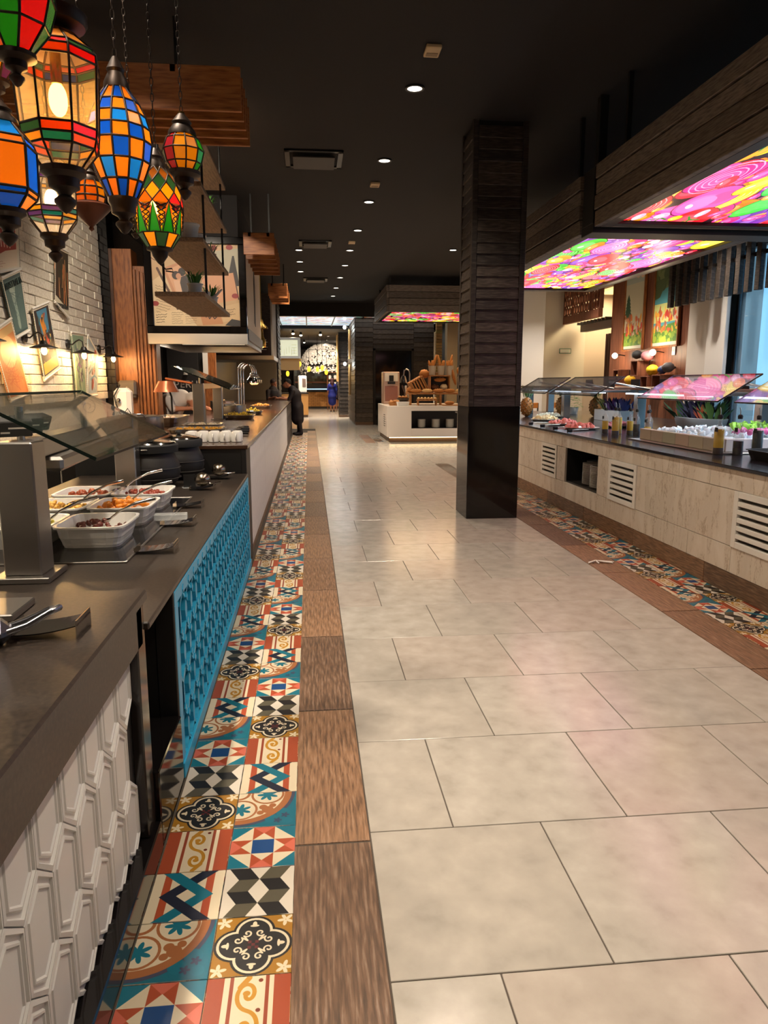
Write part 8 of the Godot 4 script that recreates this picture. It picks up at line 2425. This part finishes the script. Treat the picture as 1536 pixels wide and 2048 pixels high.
	for s in [-1.0, 1.0]:
		B += [[Vector3(0.15 * s, 1.33, 0), Vector3(0.2 * s, 1.08, 0.02), 0.055, 0.045, blk], [Vector3(0.2 * s, 1.08, 0.02), Vector3(0.17 * s, 0.88, -0.08), 0.04, 0.03, sk], [Vector3(0.08 * s, 0.72, 0), Vector3(0.09 * s, 0.42, 0.05 * s), 0.075, 0.055, sk], [Vector3(0.09 * s, 0.42, 0.05 * s), Vector3(0.09 * s, 0.07, 0.08 * s), 0.052, 0.034, sk], [Vector3(0.09 * s, 0.035, 0.09 * s), Vector3(0.1 * s, 0.03, -0.1 + 0.09 * s), 0.036, 0.034, capc]]
		B += hand_bones(Vector3(0.17 * s, 0.87, -0.09), Vector3(0, -1, -0.3).normalized(), Vector3.FORWARD, sk)
	t = thing("person", "guest in dark clothes and a pale cap half hidden by the woman in blue", "person", Vector3(1.48, 0.0, -37.7))
	part(t, "body", figure(B, 0.026), vm)
	# person in white behind the doorway at right
	var wht := rgb(214, 206, 198)
	B = [[Vector3(0, 0.95, 0), Vector3(0, 1.35, 0), 0.16, 0.18, wht], [Vector3(0, 1.35, 0), Vector3(0, 1.45, 0), 0.17, 0.11, wht], [Vector3(0, 1.47, 0), Vector3(0, 1.55, 0), 0.055, 0.055, sk], [Vector3(0, 1.64, 0.02), Vector3(0, 1.6, 0.03), 0.09, 0.07, sk], [Vector3(0, 1.68, -0.01), Vector3(0, 1.64, -0.04), 0.095, 0.085, hair], [Vector3(0, 0.9, 0), Vector3(0, 0.8, 0), 0.15, 0.14, blk]]
	for s in [-1.0, 1.0]:
		B += [[Vector3(0.18 * s, 1.38, 0), Vector3(0.24 * s, 1.1, 0), 0.065, 0.05, wht], [Vector3(0.24 * s, 1.1, 0), Vector3(0.22 * s, 0.85, 0.08), 0.042, 0.03, sk], [Vector3(0.09 * s, 0.8, 0), Vector3(0.1 * s, 0.45, 0), 0.085, 0.065, blk], [Vector3(0.1 * s, 0.45, 0), Vector3(0.1 * s, 0.08, 0), 0.06, 0.045, blk], [Vector3(0.1 * s, 0.045, 0), Vector3(0.1 * s, 0.04, 0.15), 0.045, 0.04, blk]]
		B += hand_bones(Vector3(0.22 * s, 0.84, 0.09), Vector3(0, -1, 0.2).normalized(), Vector3.BACK, sk)
	t = thing("person", "dark-haired person in a white shirt standing in the doorway at right", "person", Vector3(6.95, 0.0, -16.15), 1.2)
	part(t, "body", figure(B, 0.024), vm)
	# cook in white bending behind the second sneeze guard
	B = [[Vector3(0, 0.9, 0), Vector3(0.02, 1.1, 0.05), 0.17, 0.2, wht], [Vector3(0.02, 1.1, 0.05), Vector3(0.06, 1.2, 0.22), 0.2, 0.15, wht], [Vector3(0.08, 1.22, 0.3), Vector3(0.1, 1.2, 0.36), 0.055, 0.055, sk], [Vector3(0.11, 1.16, 0.44), Vector3(0.11, 1.1, 0.46), 0.088, 0.07, sk], [Vector3(0.1, 1.22, 0.42), Vector3(0.1, 1.2, 0.44), 0.088, 0.075, wht], [Vector3(0, 0.9, 0), Vector3(0, 0.8, 0), 0.16, 0.15, blk]]
	for s in [-1.0, 1.0]:
		B += [[Vector3(0.04 + 0.2 * s, 1.18, 0.18), Vector3(0.05 + 0.25 * s, 1.05, 0.32), 0.07, 0.055, wht], [Vector3(0.05 + 0.25 * s, 1.05, 0.32), Vector3(0.1 + 0.16 * s, 1.06, 0.52), 0.045, 0.032, sk], [Vector3(0.09 * s, 0.8, 0), Vector3(0.1 * s, 0.45, 0), 0.085, 0.065, blk], [Vector3(0.1 * s, 0.45, 0), Vector3(0.1 * s, 0.08, -0.03), 0.06, 0.045, blk], [Vector3(0.1 * s, 0.045, -0.03), Vector3(0.1 * s, 0.04, 0.1), 0.045, 0.04, blk]]
		B += hand_bones(Vector3(0.1 + 0.16 * s, 1.06, 0.53), Vector3(-0.1 * s, -0.1, 1).normalized(), Vector3.UP, sk)
	t = thing("person", "cook in a white jacket bending forward behind the second sneeze guard", "person", Vector3(-2.2, 0.0, -11.8), 0.9)
	part(t, "body", figure(B, 0.024), vm)
